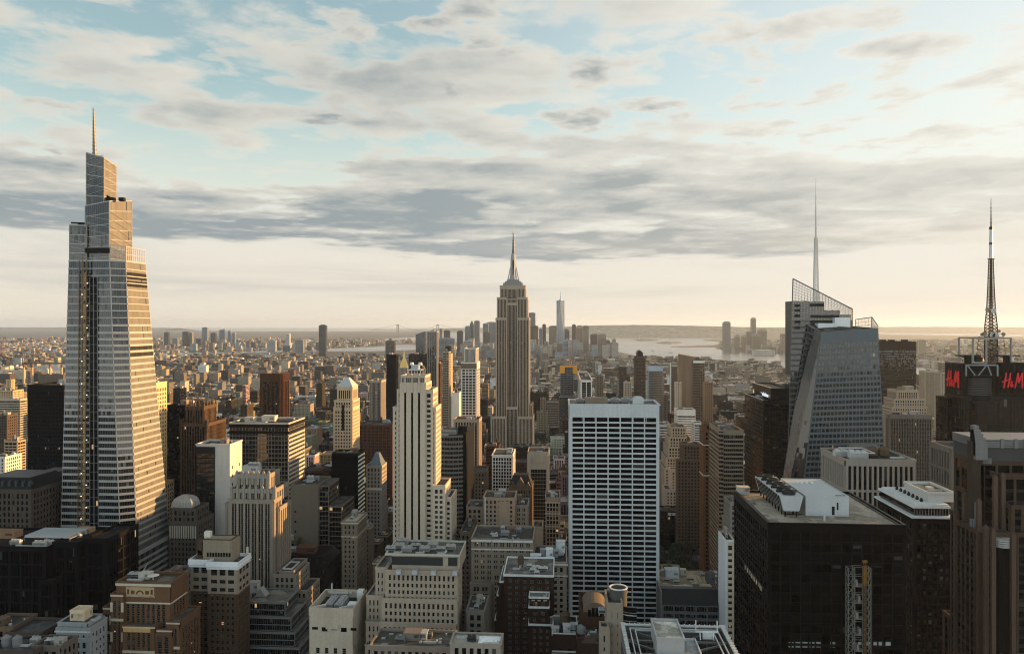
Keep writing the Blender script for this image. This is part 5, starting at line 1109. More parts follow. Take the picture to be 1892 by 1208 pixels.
# grey deco setback tower
b = hb('stone_tower', 'grey stone deco tower with scalloped crown and stepped shoulders, left of the tan slab', 423, 505, 925, 500, pxb=519, st=ST(4.4, 3.7, 1.5, 1.2, .75, .2, 1.6, 1.8, sub=2, mw=.5, span='spandrel'), gear='', wall=(.27, .23, .185), span=(.06, .052, .045), visbot=1090, win=(.3, .28, .25), cat='skyscraper'); x0, x1, y0, y1, z = b.ext
k = lambda px, y=500: gx(px, y); s_ = ST(4.0, 3.7, 1.6, 1.2, .7, .2, 1.4, 2.2, sub=2, mw=.4, span='spandrel')
for a, c, py, y, d in ((428, 508, 903, 503, 24), (438, 497, 876, 506, 18), (418, 424, 930, 506, 20), (500, 515, 938, 504, 22)): b.block(k(a, y), k(c, y), y, y + d, z - 2 if py < 910 else 0, gz(a, py, y), s_, foot=False, par=.6)
cr = MB()
for (a, c, y, py, n) in ((428, 508, 503, 903, 7), (438, 497, 506, 876, 6)):
    zt = gz(a, py, y)
    for i in range(n + 1): x = k(a, y) + (k(c, y) - k(a, y)) * i / n; cr.box(x - .8, x + .8, y - 1.0, y + .6, zt - 7, zt + 1.8); cr.cyl(x, y - .2, zt + 1.8, zt + 3.0, .8, .3, 8)
    for i in range(n): x = k(a, y) + (k(c, y) - k(a, y)) * (i + .5) / n; cr.cyl(x, y + .1, zt - 2.4, zt + .6, 1.5, 1.5, 8)
b.sub('scalloped_crown', cr, M_STONE, (.28, .245, .20))
gear_bulkhead(b, k(465, 514), 514, gz(460, 876, 506), 11, 8, 4.4, (.34, .33, .31)); gear_chiller(b, k(470, 514), 514, gz(460, 876, 506) + 4.4, 8, 4, 2, 3, (.38, .38, .37)); gear_duct(b, k(442, 512), k(452, 512), 511, 515, gz(460, 876, 506))
for a, c, py, y, d in ((505, 547, 1062, 494, 26), (516, 541, 1056, 497, 28), (537, 569, 1091, 496, 24)): b.block(k(a, y), k(c, y), y, y + d, 0, gz(a, py, y), ST(3.4, 3.7, 1.4, 1.6, .4, .25, 1.2, 1.6), foot=False, par=.8)
zz = gz(528, 1056, 497); fr_ = MB(); ring_box(fr_, k(522, 500), k(540, 500), 500, 515, zz + .6, zz + 1.6, .5); b.sub('roof_kerb', fr_, M_METAL, (.5, .5, .48)); b.end()
# stepped glass terraces
b = hb('office_building', 'dark glass office stepping back in terraces with steel rails, below the grey deco tower', 461, 527, 1112, 462, D=24, st=ST(1.5, 3.7, .1, .55, .12, .12, .4, 1.0), gear='', wall=(.20, .20, .195), glass=(.012, .015, .017), gm=M_MIRROR, visbot=1208, roof=(.20, .18, .155), lit=.002, par=.3); x0, x1, y0, y1, z = b.ext
k = lambda px, y=462: gx(px, y)
for i, (c, py, y) in enumerate(((538, 1140, 460), (545, 1168, 458), (553, 1196, 456), (560, 1222, 454))): b.block(k(456, y), k(c, y), y, y1 + 2, 0, gz(500, py, y), ST(1.5, 3.7, .1, .55, .12, .12, .4, .8), foot=False, par=.5)
w = MB(); xx = k(485, 474); w.loft([[(xx - 4, 472, z - .3), (xx + 3, 472, z - .3), (xx + 3, 478, z - .3), (xx - 4, 478, z - .3)], [(xx - 4, 472, z + .2), (xx - 1, 472, z + 5), (xx - 1, 478, z + 5), (xx - 4, 478, z + .2)]]); b.sub('stair_hood', w, M_METAL, (.3, .29, .27)); gear_bulkhead(b, k(468, 480), 482, z - .3, 6, 5, 6, (.36, .33, .29)); b.end()
# pale stone block with sunken machinery well
b = hb('stone_building', 'pale windowless topped stone block with sunken roof well of machines, lower left of middle', 572, 652, 1137, 390, D=28, st=ST(4.6, 4.0, 2.9, 2.0, .25, .22, 2.2, 17), gear='', wall=(.42, .365, .295), glass=(.016, .016, .017), visbot=1208, win=(.25, .24, .22), lit=.0, par=0, roof=(.10, .09, .08), stE=ST(3.0, 4.2, 2.0, 2.2, .25, .2, 3, 17)); x0, x1, y0, y1, z = b.ext
w = b['wall']; ring_box(w, x0 - .3, x1 + .35, y0 - .35, y1, z - .1, z + 4.2, .8); k = lambda px, y=400: gx(px, y)
w.box(x0 + 9, x0 + 16, y0 - .9, y0 - .3, z - 6.8, z - 4.6, bottom=True)
sl = b.part('frieze_slot', M_DARKGLASS, (.02, .018, .016, 0)); 
for a in range(5): sl.box(x0 + 1.5 + a * 5.2, x0 + 4.6 + a * 5.2, y0 - .34, y0 - .3, z - 7.4 - (a % 2) * .8, z - 6.0, bottom=True)
fb = MB()
for (p, q) in (((x0 + 2, y1 - 2, z + 3), (x1 - 8, y1 - 2, z + 3)), ((x0 + 1, y0 + 1.5, z + 3.4), (x0 + 7, y0 + 6, z + 3.4)), ((x1 - 8, y0 + 1.5, z + 3.4), (x1 - 2, y0 + 6, z + 3.4))): fb.beam(p, q, 1.1)
b.sub('steel_frame', fb, M_METAL, (.46, .43, .38))
for i in range(2): gear_chiller(b, x0 + 8 + i * 5.5, y0 + 13, z + .6, 4.2, 13, 3, 4, (.33, .33, .33))
m = MB(); m.box(x0 + 18, x0 + 22.5, y0 + 8, y0 + 13, z, z + 3.2); b.sub('hatch', m, M_METAL, (.6, .6, .6)); m = MB(); m.box(x1 - 4, x1 - .6, y1 - 6, y1 - 1.5, z, z + 5.4); b.sub('stair_head', m, M_METAL, (.56, .55, .52))
gear_mast(b, x0 + 14, y1 - 3, z, 9); m = MB(); m.cyl(x0 + 4, y1 - 2, z, z + 8, .5, .5, 10); b.sub('flue', m, M_METAL, (.4, .4, .4)); b.end()
# small grey block and its neighbours bottom left
b = hb('brick_building', 'small grey painted block with gold lit boxed penthouse, bottom left', 104, 165, 1163, 370, D=15, st=ST(3.1, 3.9, 1.9, 2.2, .2, .18, 1.5, 2.5), gear='', wall=(.27, .28, .28), glass=(.008, .009, .01), visbot=1208, win=(.22, .23, .23), lit=.0, trim=(.45, .45, .44)); x0, x1, y0, y1, z = b.ext; k = lambda px, y=374: gx(px, y)
b.block(k(112), k(166), 372, 384, z, gz(140, 1151, 372), PUNCH, foot=False, par=.5); zz = gz(140, 1151, 372)
f = MB(); a, c = k(130, 375), k(155, 375); f.box(a, c, 375, 382, zz, zz + 1); f.box(a, c, 375, 382, zz + 3.6, zz + 4.4, bottom=True)
for x in (a, (a + c) / 2, c): f.beam((x, 375.2, zz), (x, 375.2, zz + 4), .5); f.beam((x, 381.8, zz), (x, 381.8, zz + 4), .5)
f.box(a + .6, c - .6, 376, 381.5, zz + 1, zz + 3.6); ring_box(f, a - .3, c + .3, 374.8, 382.3, zz + 4.4, zz + 5.6, .6); b.sub('penthouse', f, M_STONE, (.5, .40, .27))
b['trim'].box(x0 - .6, x1 + .6, y0 - .7, y0 - .2, z - 1.2, z - .4, bottom=True)
b.block(k(100, 368), k(166, 368), 368, 371, 0, gz(130, 1180, 368), PUNCH, foot=False, par=.7); gear_duct(b, k(168, 376), k(176, 376), 376, 380, zz); b.end()
b = hb('brick_building', 'brown low block with flat grey roof at the bottom left edge', -30, 24, 1160, 380, D=18, st=PUNCH, gear='b', wall=(.20, .135, .09), visbot=1190).end()
hb('brick_building', 'dark flat roofed building left of the small grey painted block', 14, 74, 1172, 372, D=20, st=PUNCH, gear='', wall=(.13, .10, .085), visbot=1205, roof=(.13, .13, .125)).end()
b = hb('brick_building', 'low roof with twin round water tanks in the bottom left corner', -20, 62, 1204, 330, D=16, st=PUNCH, gear='cd', wall=(.12, .1, .09), visbot=1208); x0, x1, y0, y1, z = b.ext
gear_tank(b, gx(12, 338), 338, z - 3.6, 2.1, 4, False); gear_tank(b, gx(32, 338), 338, z - 3.6, 2.1, 4, False); b.end()
hb('brick_building', 'cluttered low roof between the twin tanks and the grey painted block', 60, 112, 1196, 336, D=12, st=PUNCH, gear='cbdcd', wall=(.17, .145, .125), visbot=1208).end()
# domed top and neighbours in the middle left
b = hb('stone_building', 'small stone building with rounded slate dome roof beside the supertall base', 312, 365, 965, 560, D=26, st=ST(3.0, 4, 1.5, 1.6, .4, .3, 1.3, 2.5), gear='', wall=(.15, .13, .105), visbot=1040, lit=.004); x0, x1, y0, y1, z = b.ext
b.block(gx(318, 562), gx(363, 562), 562, 582, z, gz(340, 940, 562), PUNCH, foot=False, par=.5); zc = gz(340, 940, 562); cx, cy = gx(343, 572), 572; m = MB()
m.loft([[(cx + sx * r, cy + sy * r * .8, zc + h) for sx, sy in ((-1, -1), (1, -1), (1, 1), (-1, 1))] for r, h in ((8.5, 0), (7.8, 4), (6.4, 6.6), (4.2, 8.2), (1.2, 9))]); o = b.sub('dome', m, M_METAL, (.30, .29, .28))
rb = MB()
for t in (-.66, -.33, 0, .33, .66): rb.beam((cx + t * 8.4, cy - 6.9, zc), (cx + t * 7.7, cy - 6.4, zc + 4), .4); rb.beam((cx + t * 7.7, cy - 6.4, zc + 4), (cx + t * 4.2, cy - 3.5, zc + 8.2), .4)
rb.build('rib', M_METAL, o, (.4, .38, .35))
col = b.part('column', M_STONE, (.42, .36, .29))
for i in range(12): x = x0 + 1.4 + (x1 - x0 - 2.8) * i / 11; col.box(x - .45, x + .45, y0 - .9, y0 - .2, z - 12, z - 2.5, bottom=True)
b.end()
b = hb('office_building', 'low dark mansard block with round hut, behind the terraced glass office', 524, 604, 1047, 545, D=34, st=PAIR, gear='', wall=(.06, .05, .045), visbot=1095, lit=.004); x0, x1, y0, y1, z = b.ext
mansard(b, x0, x1, y0, y1, z + 1, 6, 4, (.022, .022, .024)); gear_bulkhead(b, gx(566, 556), 558, z + 6.5, 14, 8, 5, (.2, .09, .06)); gear_chiller(b, gx(540, 560), 560, z + 6.5, 8, 5, 3.4, 3, (.4, .38, .34)); b.end()
hb('brick_building', 'brown brick building behind the low dark mansard block', 520, 548, 1000, 590, D=14, st=PUNCH, gear='bc', wall=(.16, .125, .1), visbot=1020).end()
b = hb('stone_tower', 'tall narrow tan loft with corniced top and small windows, left of avenue canyon', 632, 659.5, 965, 560, pxb=677, st=ST(3.0, 3.7, 1.5, 1.6, .3, .25, 1.2, 2.0), gear='bcdb', wall=(.25, .20, .15), visbot=1095, win=(.3, .27, .23), trim=(.42, .36, .28)); x0, x1, y0, y1, z = b.ext
b['trim'].box(x0 - .8, x1 + .9, y0 - .9, y1, z - .9, z + .1, bottom=True); b['trim'].box(x0 - .4, x1 + .5, y0 - .5, y1, z - 11, z - 10.3, bottom=True); b.end()
for i, (p0, p1, pb, py, Y, lab) in enumerate(((672, 684, 690, 975, 600, 'narrow brown loft with corbelled top, first behind the tall narrow tan loft'), (684, 700, 707, 1003, 640, 'brown loft with cornice, second behind the tall narrow tan loft'), (688, 706, 716, 935, 730, 'tan loft building with stepped top under the slate pyramid tower'), (700, 716, 724, 990, 690, 'dark brown loft hard left of the stripe tower base'), (690, 704, 712, 1040, 545, 'low brown corniced loft in front of the dark brown loft'))):
    b = hb('brick_building', lab, p0, p1, py, Y, pxb=pb, st=PUNCH if i % 2 else PAIR, gear='bdt'[i % 3] + 'c', wall=((.24, .18, .13), (.19, .13, .095), (.27, .21, .155), (.15, .11, .085), (.21, .16, .12))[i], visbot=1050, trim=(.34, .28, .22)); x0, x1, y0, y1, z = b.ext
    b['trim'].box(x0 - .8, x1 + .8, y0 - .9, y1, z - .6, z + .3, bottom=True); b.end()
hb('glass_building', 'small blue grey glazed sloping roof building between loft row and stripe tower', 707, 727, 985, 720, D=20, st=CURT, gear='c', wall=(.2, .22, .24), glass=(.05, .06, .07), gm=M_MIRROR, visbot=1000).end()
# ------------------------------------------------------------------ right of the grid slab
b = hb('stone_tower', 'tan deco building stepping up like a ziggurat, right of the white grid slab', 1240, 1268, 790, 960, D=30, st=PUNCH, gear='b', wall=(.36, .285, .20), visbot=905, cat='skyscraper'); x0, x1, y0, y1, z = b.ext
for a, c, py, y, d in ((1236, 1276, 808, 956, 36), (1234, 1280, 826, 952, 40), (1231, 1284, 846, 948, 44), (1228, 1288, 866, 944, 46), (1262, 1290, 880, 940, 40)): b.block(gx(a, y), gx(c, y), y, y + d, 0, gz(1258, py, y), PUNCH, foot=False, par=.7, sides='NE')
b.end(); BUILT.append((gx(1228, 944), gx(1290, 940), 940, 990, z, 905))
hb('white_building', 'white banded office box behind the tan ziggurat building', 1251, 1285, 758, 1250, pxb=1246, st=ST(2, 3.8, .15, 2.2, .1, .2, .6, 9), gear='bc', wall=(.52, .5, .46), visbot=800).end()
hb('white_building', 'lower white ribbon windowed office right of the white banded box', 1283, 1298, 782, 1200, D=25, st=BAND, gear='c', wall=(.5, .48, .44), visbot=830).end()
hb('office_building', 'pale low roof building with white deck left of the tan ziggurat', 1219, 1240, 786, 1150, D=40, st=BAND, gear='cd', wall=(.38, .36, .33), visbot=800).end()
hb('brick_building', 'dark loft with grey front left of the ziggurat foot', 1219, 1231, 815, 1020, D=25, st=PUNCH, gear='b', wall=(.13, .12, .115), visbot=870).end()
b = hb('brick_building', 'dark brown stepped loft between the ziggurat and the orange brown corner tower', 1262, 1294, 823, 860, pxb=1256, st=PUNCH, gear='bt', wall=(.185, .125, .085), visbot=970); x0, x1, y0, y1, z = b.ext; b.block(x0 - 8, x1, y0 - 6, y0, 0, z - 16, PUNCH, foot=False); b.end()
b = hb('brown_tower', 'slim red brown brick tower with lit white courses, left of the ribbon windowed corner tower', 1300, 1324, 795, 700, pxb=1293, st=ST(3.0, 3.7, 1.2, 1.6, .3, .2, 2.5, 2), gear='', wall=(.24, .12, .06), visbot=965, trim=(.6, .52, .42), cat='skyscraper'); x0, x1, y0, y1, z = b.ext
b.block(x0 + 1.5, x1 - 1, y0 + 2, y1 - 2, z, gz(1310, 783, 702), PUNCH, foot=False, par=.4); T = b['trim']
for zz in (z - 14, z - 42): T.box(x0 - .6, x1 + .3, y0 - .7, y1, zz, zz + .9, bottom=True)
d = MB(); d.cyl(gx(1311, 706), 706, z, gz(1310, 781, 706), 3, n=14); b.sub('tank_drum', d, M_STEEL, (.06, .055, .05)); b.end()
b = hb('glass_building', 'bronze ribbon windowed tower with rounded corner catching the sun, left of the black slab', 1332, 1374, 797, 650, pxb=1311, st=ST(1.6, 3.7, .12, 1.5, .08, .3, .5, 3.0), gear='bcdc', wall=(.28, .225, .165), glass=(.03, .025, .02), gm=M_MIRROR, visbot=935, lit=.004, cat='skyscraper'); x0, x1, y0, y1, z = b.ext
c = b['wall']; cx, cy = x0 + .2, y0 + .2
for j in range(46):
    zz = z - 2.5 - j * 3.7
    if zz > 2: c.loft([c.ring(cx, cy, zz, 2.3, 14), c.ring(cx, cy, zz + 1.5, 2.3, 14)], True, bottom=True)
b.part('corner_glass', M_MIRROR, (.05, .04, .03, 0)).cyl(cx, cy, 0, z, 1.9, n=14); b.end()
for p0, p1, py, Y, pb, st_, col, lab, vis in (
    (1145, 1158, 679, 1900, 1143, PUNCH, (.13, .10, .085), 'dark brown twin stepped tower left of the pointed striped one', 735),
    (1174, 1193, 660, 1750, 1171, ST(3, 3.3, .4, 1.5, .2, .4, .6, 3), (.16, .11, .085), 'brown striped tower with notched pointed top, centre right', 738),
    (1240, 1252, 673, 1800, 1237.5, RIBS, (.24, .2, .165), 'slender grey tower with white edge right of the gold reflecting glass block', 745),
    (1280, 1302, 666, 1560, 1265, ST(3.6, 3.3, .7, 1.0, .4, .5, .8, 5), (.21, .165, .125), 'tall brown gridded apartment slab rising against the harbour', 782),
    (1248, 1259, 707, 1500, 1246, PUNCH, (.40, .33, .25), 'pale slim apartment tower in front of the slender grey tower', 745),
    (1301, 1317, 707, 1480, 1299, PUNCH, (.27, .18, .115), 'reddish brown block hugging the tall gridded apartment slab', 760),
    (1153, 1167, 707, 1600, 1152, PUNCH, (.36, .30, .23), 'tan apartment block between twin stepped tower and striped pointed tower', 742),
    (1101, 1115, 695, 1700, 1100, PUNCH, (.24, .175, .125), 'brown block with orange netting left of a tan apartment block', 740)):
    b = hb('apartment_tower', lab, p0, p1, py, Y, pxb=pb, st=st_, gear='b', wall=col, visbot=vis, cat='skyscraper'); x0, x1, y0, y1, z = b.ext
    if p0 == 1174: m = MB(); m.box(x0 + 5, x1 - 6, y0 + 3, y1 - 3, z, z + 10); m.loft([[(x0 + 5, y0 + 3, z + 10), (x1 - 6, y0 + 3, z + 10), (x1 - 6, y1 - 3, z + 10), (x0 + 5, y1 - 3, z + 10)], [(x0 + 8, y0 + 8, z + 16), (x0 + 12, y0 + 8, z + 16), (x0 + 12, y1 - 8, z + 16), (x0 + 8, y1 - 8, z + 16)]]); b.sub('roof_lantern', m, M_STEEL, (.06, .055, .055))
    if p0 == 1280:
        m = MB(); m.box(x0 + 1, x1, y0 - .6, y0 + 2, z - 5, z - .6); b.sub('white_band', m, M_STONE, (.6, .57, .52)); m = MB(); m.loft([[(x0 - 14, y0 + 4, 0), (x0 + 6, y0 + 4, 0), (x0 + 6, y1, 0), (x0 - 14, y1, 0)], [(x0 - 14, y0 + 4, z + 10), (x0 + 6, y0 + 4, z + 7), (x0 + 6, y1, z + 7), (x0 - 14, y1, z + 10)]]); b.sub('rear_wing', m, M_BRICK, (.24, .17, .115))
    if p0 == 1240: m = MB(); m.box(x0 - 2.5, x0 - .2, y0 - .4, y0 + 4, 0, z + 2); m.box(x0, x1, y0 - .3, y0 + 3, z - 5, z); b.sub('white_edge', m, M_STONE, (.6, .58, .54))
    if p0 == 1145: b.block(x0 + 10, x1 + 8, y0 - 2, y0 + 20, 0, z - 22, PUNCH, foot=False)
    b.end()
hb('glass_tower', 'blue glass block mirroring gold light with pale cap, centre right distance', 1199, 1225, 678, 1650, D=30, st=ST(1.6, 3.8, .1, .3, .05, .05, .4, 9), gear='', wall=(.36, .42, .48), glass=(.16, .12, .06), gm=M_MIRROR, visbot=735, cat='skyscraper').end()  # the mirrored gold light is painted as the glass colour
b = hb('construction_tower', 'grey tower under construction with orange netting round its top and a crane', 1035, 1060, 677, 1500, D=30, st=ST(3, 3.7, .3, 1.0, .2, .3, .6, 2), gear='', wall=(.24, .24, .24), visbot=760, cat='skyscraper'); x0, x1, y0, y1, z = b.ext
n_ = MB(); n_.box(x0 - .7, x0 + 9, y0 - .8, y0 + 12, z - 14, z + .5); n_.box(x1 - 2, x1 + 7, y0 - .8, y0 + 14, z - 14, z + .5); n_.box(x0, x1, y0 - .6, y0, z - 2, z + 1.4); b.sub('safety_netting', n_, M_BRICK, (.62, .28, .04)); c = MB(); xx = x1 - 8; lattice(c, xx, y0 + 10, z, z + 16, 1.8, 1.8, 5, .5); c.beam((xx - 4, y0 + 10, z + 16), (xx + 6, y0 + 10, z + 19), .9); c.box(xx - 1.4, xx + 1.4, y0 + 9, y0 + 11, z + 13, z + 17); b.sub('crane', c, M_METAL, (.5, .22, .05)); b.block(x0 - 2, x1 + 10, y0 - 8, y0 - 1, 0, z - 60, CURT, foot=False); b.end()
b = hb('office_building', 'dark office box with bold white vertical fins, just above the white grid slab', 1073, 1094, 703, 1350, pxb=1068, st=ST(7, 3.8, 1.3, .3, 1.0, .05, 1.5, 3.0), gear='bc', wall=(.55, .54, .51), glass=(.008, .008, .009), gm=M_DARKGLASS, visbot=745); b.end()
# black corner tower with white wordmark
b = hb('black_tower', 'black glass office tower carrying a small white wordmark, left of the faceted tower', 1410, 1468, 742, 720, pxb=1376, st=ST(5.2, 3.9, .7, 1.2, .35, .25, .9, 2.4, sub=2, mw=.1), stE=CURT, gear='ccd', wall=(.016, .018, .02), glass=(.004, .005, .006), gm=M_MIRROR, wm=M_METAL, visbot=930, lit=.003, cat='skyscraper'); x0, x1, y0, y1, z = b.ext
zu = gz(1440, 718, 728); ys = ydepth(1405, x0 + 1) ; b.block(x0 + 9, x1, y0 + 6, y1 + 4, z, zu, ST(6, 9, .2, 3, .1, .1, .6, 6), foot=False, par=.5); xs, ye = x0 + 9, y1 + 2
q = b.part('roof_edge', M_METAL, (.5, .46, .38)); q.box(x0 - .3, x0 + .3, y0, y1, z + 1.0, z + 1.5, bottom=True); q.box(xs - .3, xs + .3, y0 + 6, y1 + 4, zu + .5, zu + 1.1, bottom=True); gear_chiller(b, x0 + 30, y0 + 18, zu, 12, 8, 4, 3, (.1, .1, .1)); gear_chiller(b, x0 + 4, y0 + 30, z - .4, 4, 14, 3, 3, (.3, .3, .29)); b.end()
cu = bpy.data.curves.new('wordmark', 'FONT'); cu.body = 'salesforce'; cu.size = 5.4; cu.extrude = .15; cu.align_x = 'CENTER'; cu.align_y = 'CENTER'; cu.offset = .06
o = bpy.data.objects.new('rooftop_sign', cu); scene.collection.objects.link(o); o.location = (xs - .75, y0 + 24, zu - 7.2); o.rotation_euler = (R(90), 0, R(-90)); cu.materials.append(plain('white_sign_face', (.75, .82, .86), .5, .25)); dg = bpy.context.evaluated_depsgraph_get(); me = bpy.data.meshes.new_from_object(o.evaluated_get(dg)); me.name = 'rooftop_sign'; o2 = bpy.data.objects.new('wordmark_sign', me); scene.collection.objects.link(o2); o2.matrix_world = o.matrix_world.copy(); o2.location = o.location; o2.rotation_euler = o.rotation_euler; bpy.data.objects.remove(o); tag(o2, 'small white wordmark on top of the black tower left of the faceted tower', 'sign')
# behind and beside the faceted tower
b = hb('brown_slab', 'dark bronze slab tower behind the faceted glass tower on its right', 1610, 1693, 632, 1290, D=35, st=ST(1.6, 3.9, .12, 1.3, .06, .06, .6, 14), gear='', wall=(.075, .043, .028), glass=(.022, .014, .010), gm=M_MIRROR, wm=M_METAL, visbot=760, lit=.004, cat='skyscraper'); x0, x1, y0, y1, z = b.ext
b.panel((x1, y0, 0), (x1 + 3, y0 + 8, 0), (x1 + 3, y0 + 8, z), (x1, y0, z), ST(1.6, 3.9, .12, 1.3, .06, .06, .4, 14))
for px in (1632, 1648, 1672): gear_bulkhead(b, gx(px, 1300), 1302, z, 8, 8, 3.6, (.07, .06, .05))
b.end()
b = hb('stone_tower', 'tan brick deco tower with stepped top in front of the dark bronze slab', 1657, 1697, 722, 1120, D=30, st=DECO, gear='b', wall=(.33, .265, .2), span=(.2, .16, .12), visbot=760, cat='skyscraper'); x0, x1, y0, y1, z = b.ext
for a, c, py, y in ((1652, 1709, 738, 1116), (1648, 1713, 753, 1112)): b.block(gx(a, y), gx(c, y), y, y + 34, 0, gz(a, py, y), PUNCH, foot=False)
gear_bulkhead(b, gx(1680, 1128), 1132, z, 12, 10, 6, (.3, .24, .19)); b.end()
hb('office_tower', 'grey office tower of thin vertical ribs below the tan stepped deco tower', 1643, 1722, 768, 760, pxb=1637, st=ST(1.55, 3.9, .55, .5, .6, .05, .9, 3.0), gear='bcdcb', wall=(.235, .205, .175), glass=(.02, .017, .014), gm=M_MIRROR, visbot=880, lit=.005, cat='skyscraper').end()
b = hb('apartment_tower', 'pale flared apartment tower with vertical piers, right distance by the river', 1709, 1734, 686, 1750, D=28, st=RIBS, gear='b', wall=(.38, .31, .23), visbot=730, cat='skyscraper'); b.end()
hb('apartment_tower', 'pale stepped tower left of the transmitter tower sign', 1738, 1754, 690, 1500, D=25, st=PUNCH, gear='b', wall=(.36, .3, .24), visbot=740).end()
hb('apartment_tower', 'thin pale tower under construction beside the open sign frame', 1742, 1753, 670, 1800, D=20, st=CURT, gear='m', wall=(.36, .31, .25), visbot=690).end()
b = hb('office_building', 'grey brown stone building with pilasters below the transmitter tower', 1757, 1802, 830, 470, pxb=1720, st=ST(3.2, 11, 1.3, 1.5, .6, .4, 1.0, 2.5, sub=1), gear='', wall=(.20, .175, .15), visbot=900, lit=.008); b.end()
# stone piered block with roof tanks
b = hb('office_building', 'grey stone block of tall vertical piers with rooftop tanks, in front of the faceted tower', 1562, 1691, 851, 512, pxb=1518, st=ST(3.35, 16.2, 1.35, 1.5, .7, .5, 1.0, 3.6), gear='', wall=(.30, .27, .235), glass=(.010, .010, .011), gm=M_DARKGLASS, visbot=925, lit=.0, roof=(.11, .10, .095)); x0, x1, y0, y1, z = b.ext; k = lambda px, y: gx(px, y)
for a, y, w_, h_ in ((1560, 530, 14, 4.2), (1585, 522, 12, 5)): gear_chiller(b, k(a, y), y, z - .6, w_, 5, h_, 3, (.5, .5, .49))
ring = MB(); ring_box(ring, k(1553, 535), k(1598, 535), 518, 540, z + 3.6, z + 4.4, .5); b.sub('screen_frame', ring, M_METAL, (.5, .49, .47))
for px in (1614, 1634): gear_tank(b, k(px, 530), 532, z - 2.6, 3.6, 4.2)
gear_duct(b, k(1640, 530), k(1668, 530), 526, 534, z - .6, 1.2, (.5, .5, .48)); gear_duct(b, k(1600, 535), k(1640, 535), 540, 544, z - .6); gear_bulkhead(b, k(1600, 545), 548, z - .6, 18, 8, 5, (.2, .19, .18)); b.end()
# black slab with the tan gravel roof
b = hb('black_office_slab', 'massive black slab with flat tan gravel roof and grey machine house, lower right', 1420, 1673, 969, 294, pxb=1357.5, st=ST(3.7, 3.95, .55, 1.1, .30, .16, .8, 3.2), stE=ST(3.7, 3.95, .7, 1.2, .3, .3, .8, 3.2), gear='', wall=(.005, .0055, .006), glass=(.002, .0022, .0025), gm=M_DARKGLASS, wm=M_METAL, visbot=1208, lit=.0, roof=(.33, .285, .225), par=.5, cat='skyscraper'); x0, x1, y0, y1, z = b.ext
k = lambda px, y: gx(px, y); Zp = lambda py, px, y: gz(px, py, y)
m = MB(); xa, ya = k(1488.5, 309), 309; xb = k(1568.5, 309); m.box(xa, xb, ya, 343, z - .5, gz(1520, 917, 309)); hm_ = gz(1520, 917, 309); ring_box(m, xa - .15, xb + .15, ya - .15, 343.15, hm_, hm_ + .3, .3); o = b.sub('machine_house', m, M_METAL, (.40, .415, .425))
d = MB(); d.box(k(1537, 309), k(1542, 309), ya - .1, ya - .02, z, z + 3.4); d.box(k(1546, 309), k(1549, 309), ya - .1, ya - .02, z + 2, z + 5); d.build('door', M_STEEL, o, (.05, .05, .055)); h = MB(); h.box(xb - 4.6, xb - .8, ya + .8, ya + 2.6, hm_ + .02, hm_ + .1); h.build('hatch', M_STEEL, o, (.04, .04, .04))
ac = MB()
for q in range(4): ac.cyl(xa + 4 + q * 2.2, 334, hm_ + .05, hm_ + .8, .7, .5, 8)
ac.build('roof_fan', M_METAL, o, (.5, .5, .5))
t = MB(); xa, xb = k(1437, 309), k(1480, 309); yb = 345; h0, h1 = z + 2.0, z + 8.0
t.loft([[(xa + 1.6, 306, h0), (xb - 1.6, 306, h0), (xb - 1.6, yb, h0), (xa + 1.6, yb, h0)], [(xa, 306, h1), (xb, 306, h1), (xb, yb, h1), (xa, yb, h1)]], True, bottom=True); o = b.sub('cooling_tower', t, M_METAL, (.40, .405, .41))
lv = MB()
for q in range(14): yy = 308 + q * 2.6; lv.beam((xa - .05, yy, h1 - .2), (xa + 1.5, yy, h0 + .2), .5)
lv.build('rib', M_STEEL, o, (.06, .06, .06)); fn = MB()
for q in range(5):
    y = 310 + q * 7.6; x = (xa + xb) / 2; fn.loft([fn.ring(x, y, h1, 2.6, 18), fn.ring(x, y, h1 + 1.5, 2.5, 18), fn.ring(x, y, h1 + 1.5, 2.2, 18), fn.ring(x, y, h1 + .6, 2.1, 18)], True); fn.box(x - 2.2, x + 2.2, y - .2, y + .2, h1 + 1.1, h1 + 1.35); fn.box(xa + .5, xb - .5, y + 3.1, y + 3.5, h1, h1 + .8)
fn.build('fan', M_STEEL, o, (.07, .07, .072)); lg = MB()
for q in range(9):
    for x in (xa + 2.4, xb - 2.4): lg.beam((x, 307 + q * 4.6, z - .5), (x, 307 + q * 4.6, h0 + .2), .5)
lg.beam((xa + 1.5, 305.6, z + .8), (xb - 1, 305.6, z + .8), .4); lg.build('leg', M_STEEL, o, (.05, .04, .035))
m = MB(); m.beam((k(1523, 301), 301, z - .5), (k(1523, 301), 301, z + 1.6), .7); b.sub('roof_vent', m, M_METAL, (.45, .45, .44)); m = MB(); m.cyl(k(1618, 306), 306, z - .5, z + 1.4, .25, n=8); b.sub('roof_vent', m, M_METAL, (.3, .3, .3))
m = MB(); ring_box(m, x0 + 1.3, x1 - 1.3, y0 + 1.0, y1 - 1.2, z - .45, z - .25, .35); b.sub('track', m, M_STEEL, (.08, .075, .07)); gear_bulkhead(b, x0 + 3, y1 - 3, z - .5, 5, 4, 3, (.4, .36, .3))
lw = b.part('lit_window', plain('office_glow', (.25, .27, .27), .6, .02), (1, 1, 1))
for px, ok in [(1457 + i * 12.8, i not in (5, 7, 8)) for i in range(15)]:
    if ok and px < 1645: zz = gz(px, 1195, 294); lw.box(k(px, 294), k(px, 294) + 1.9, y0 + .02 - .06, y0 - .02, zz, zz + 2.1)
ew = b.part('east_window', plain('blind_glow', (.5, .42, .3), .6, .04), (1, 1, 1))
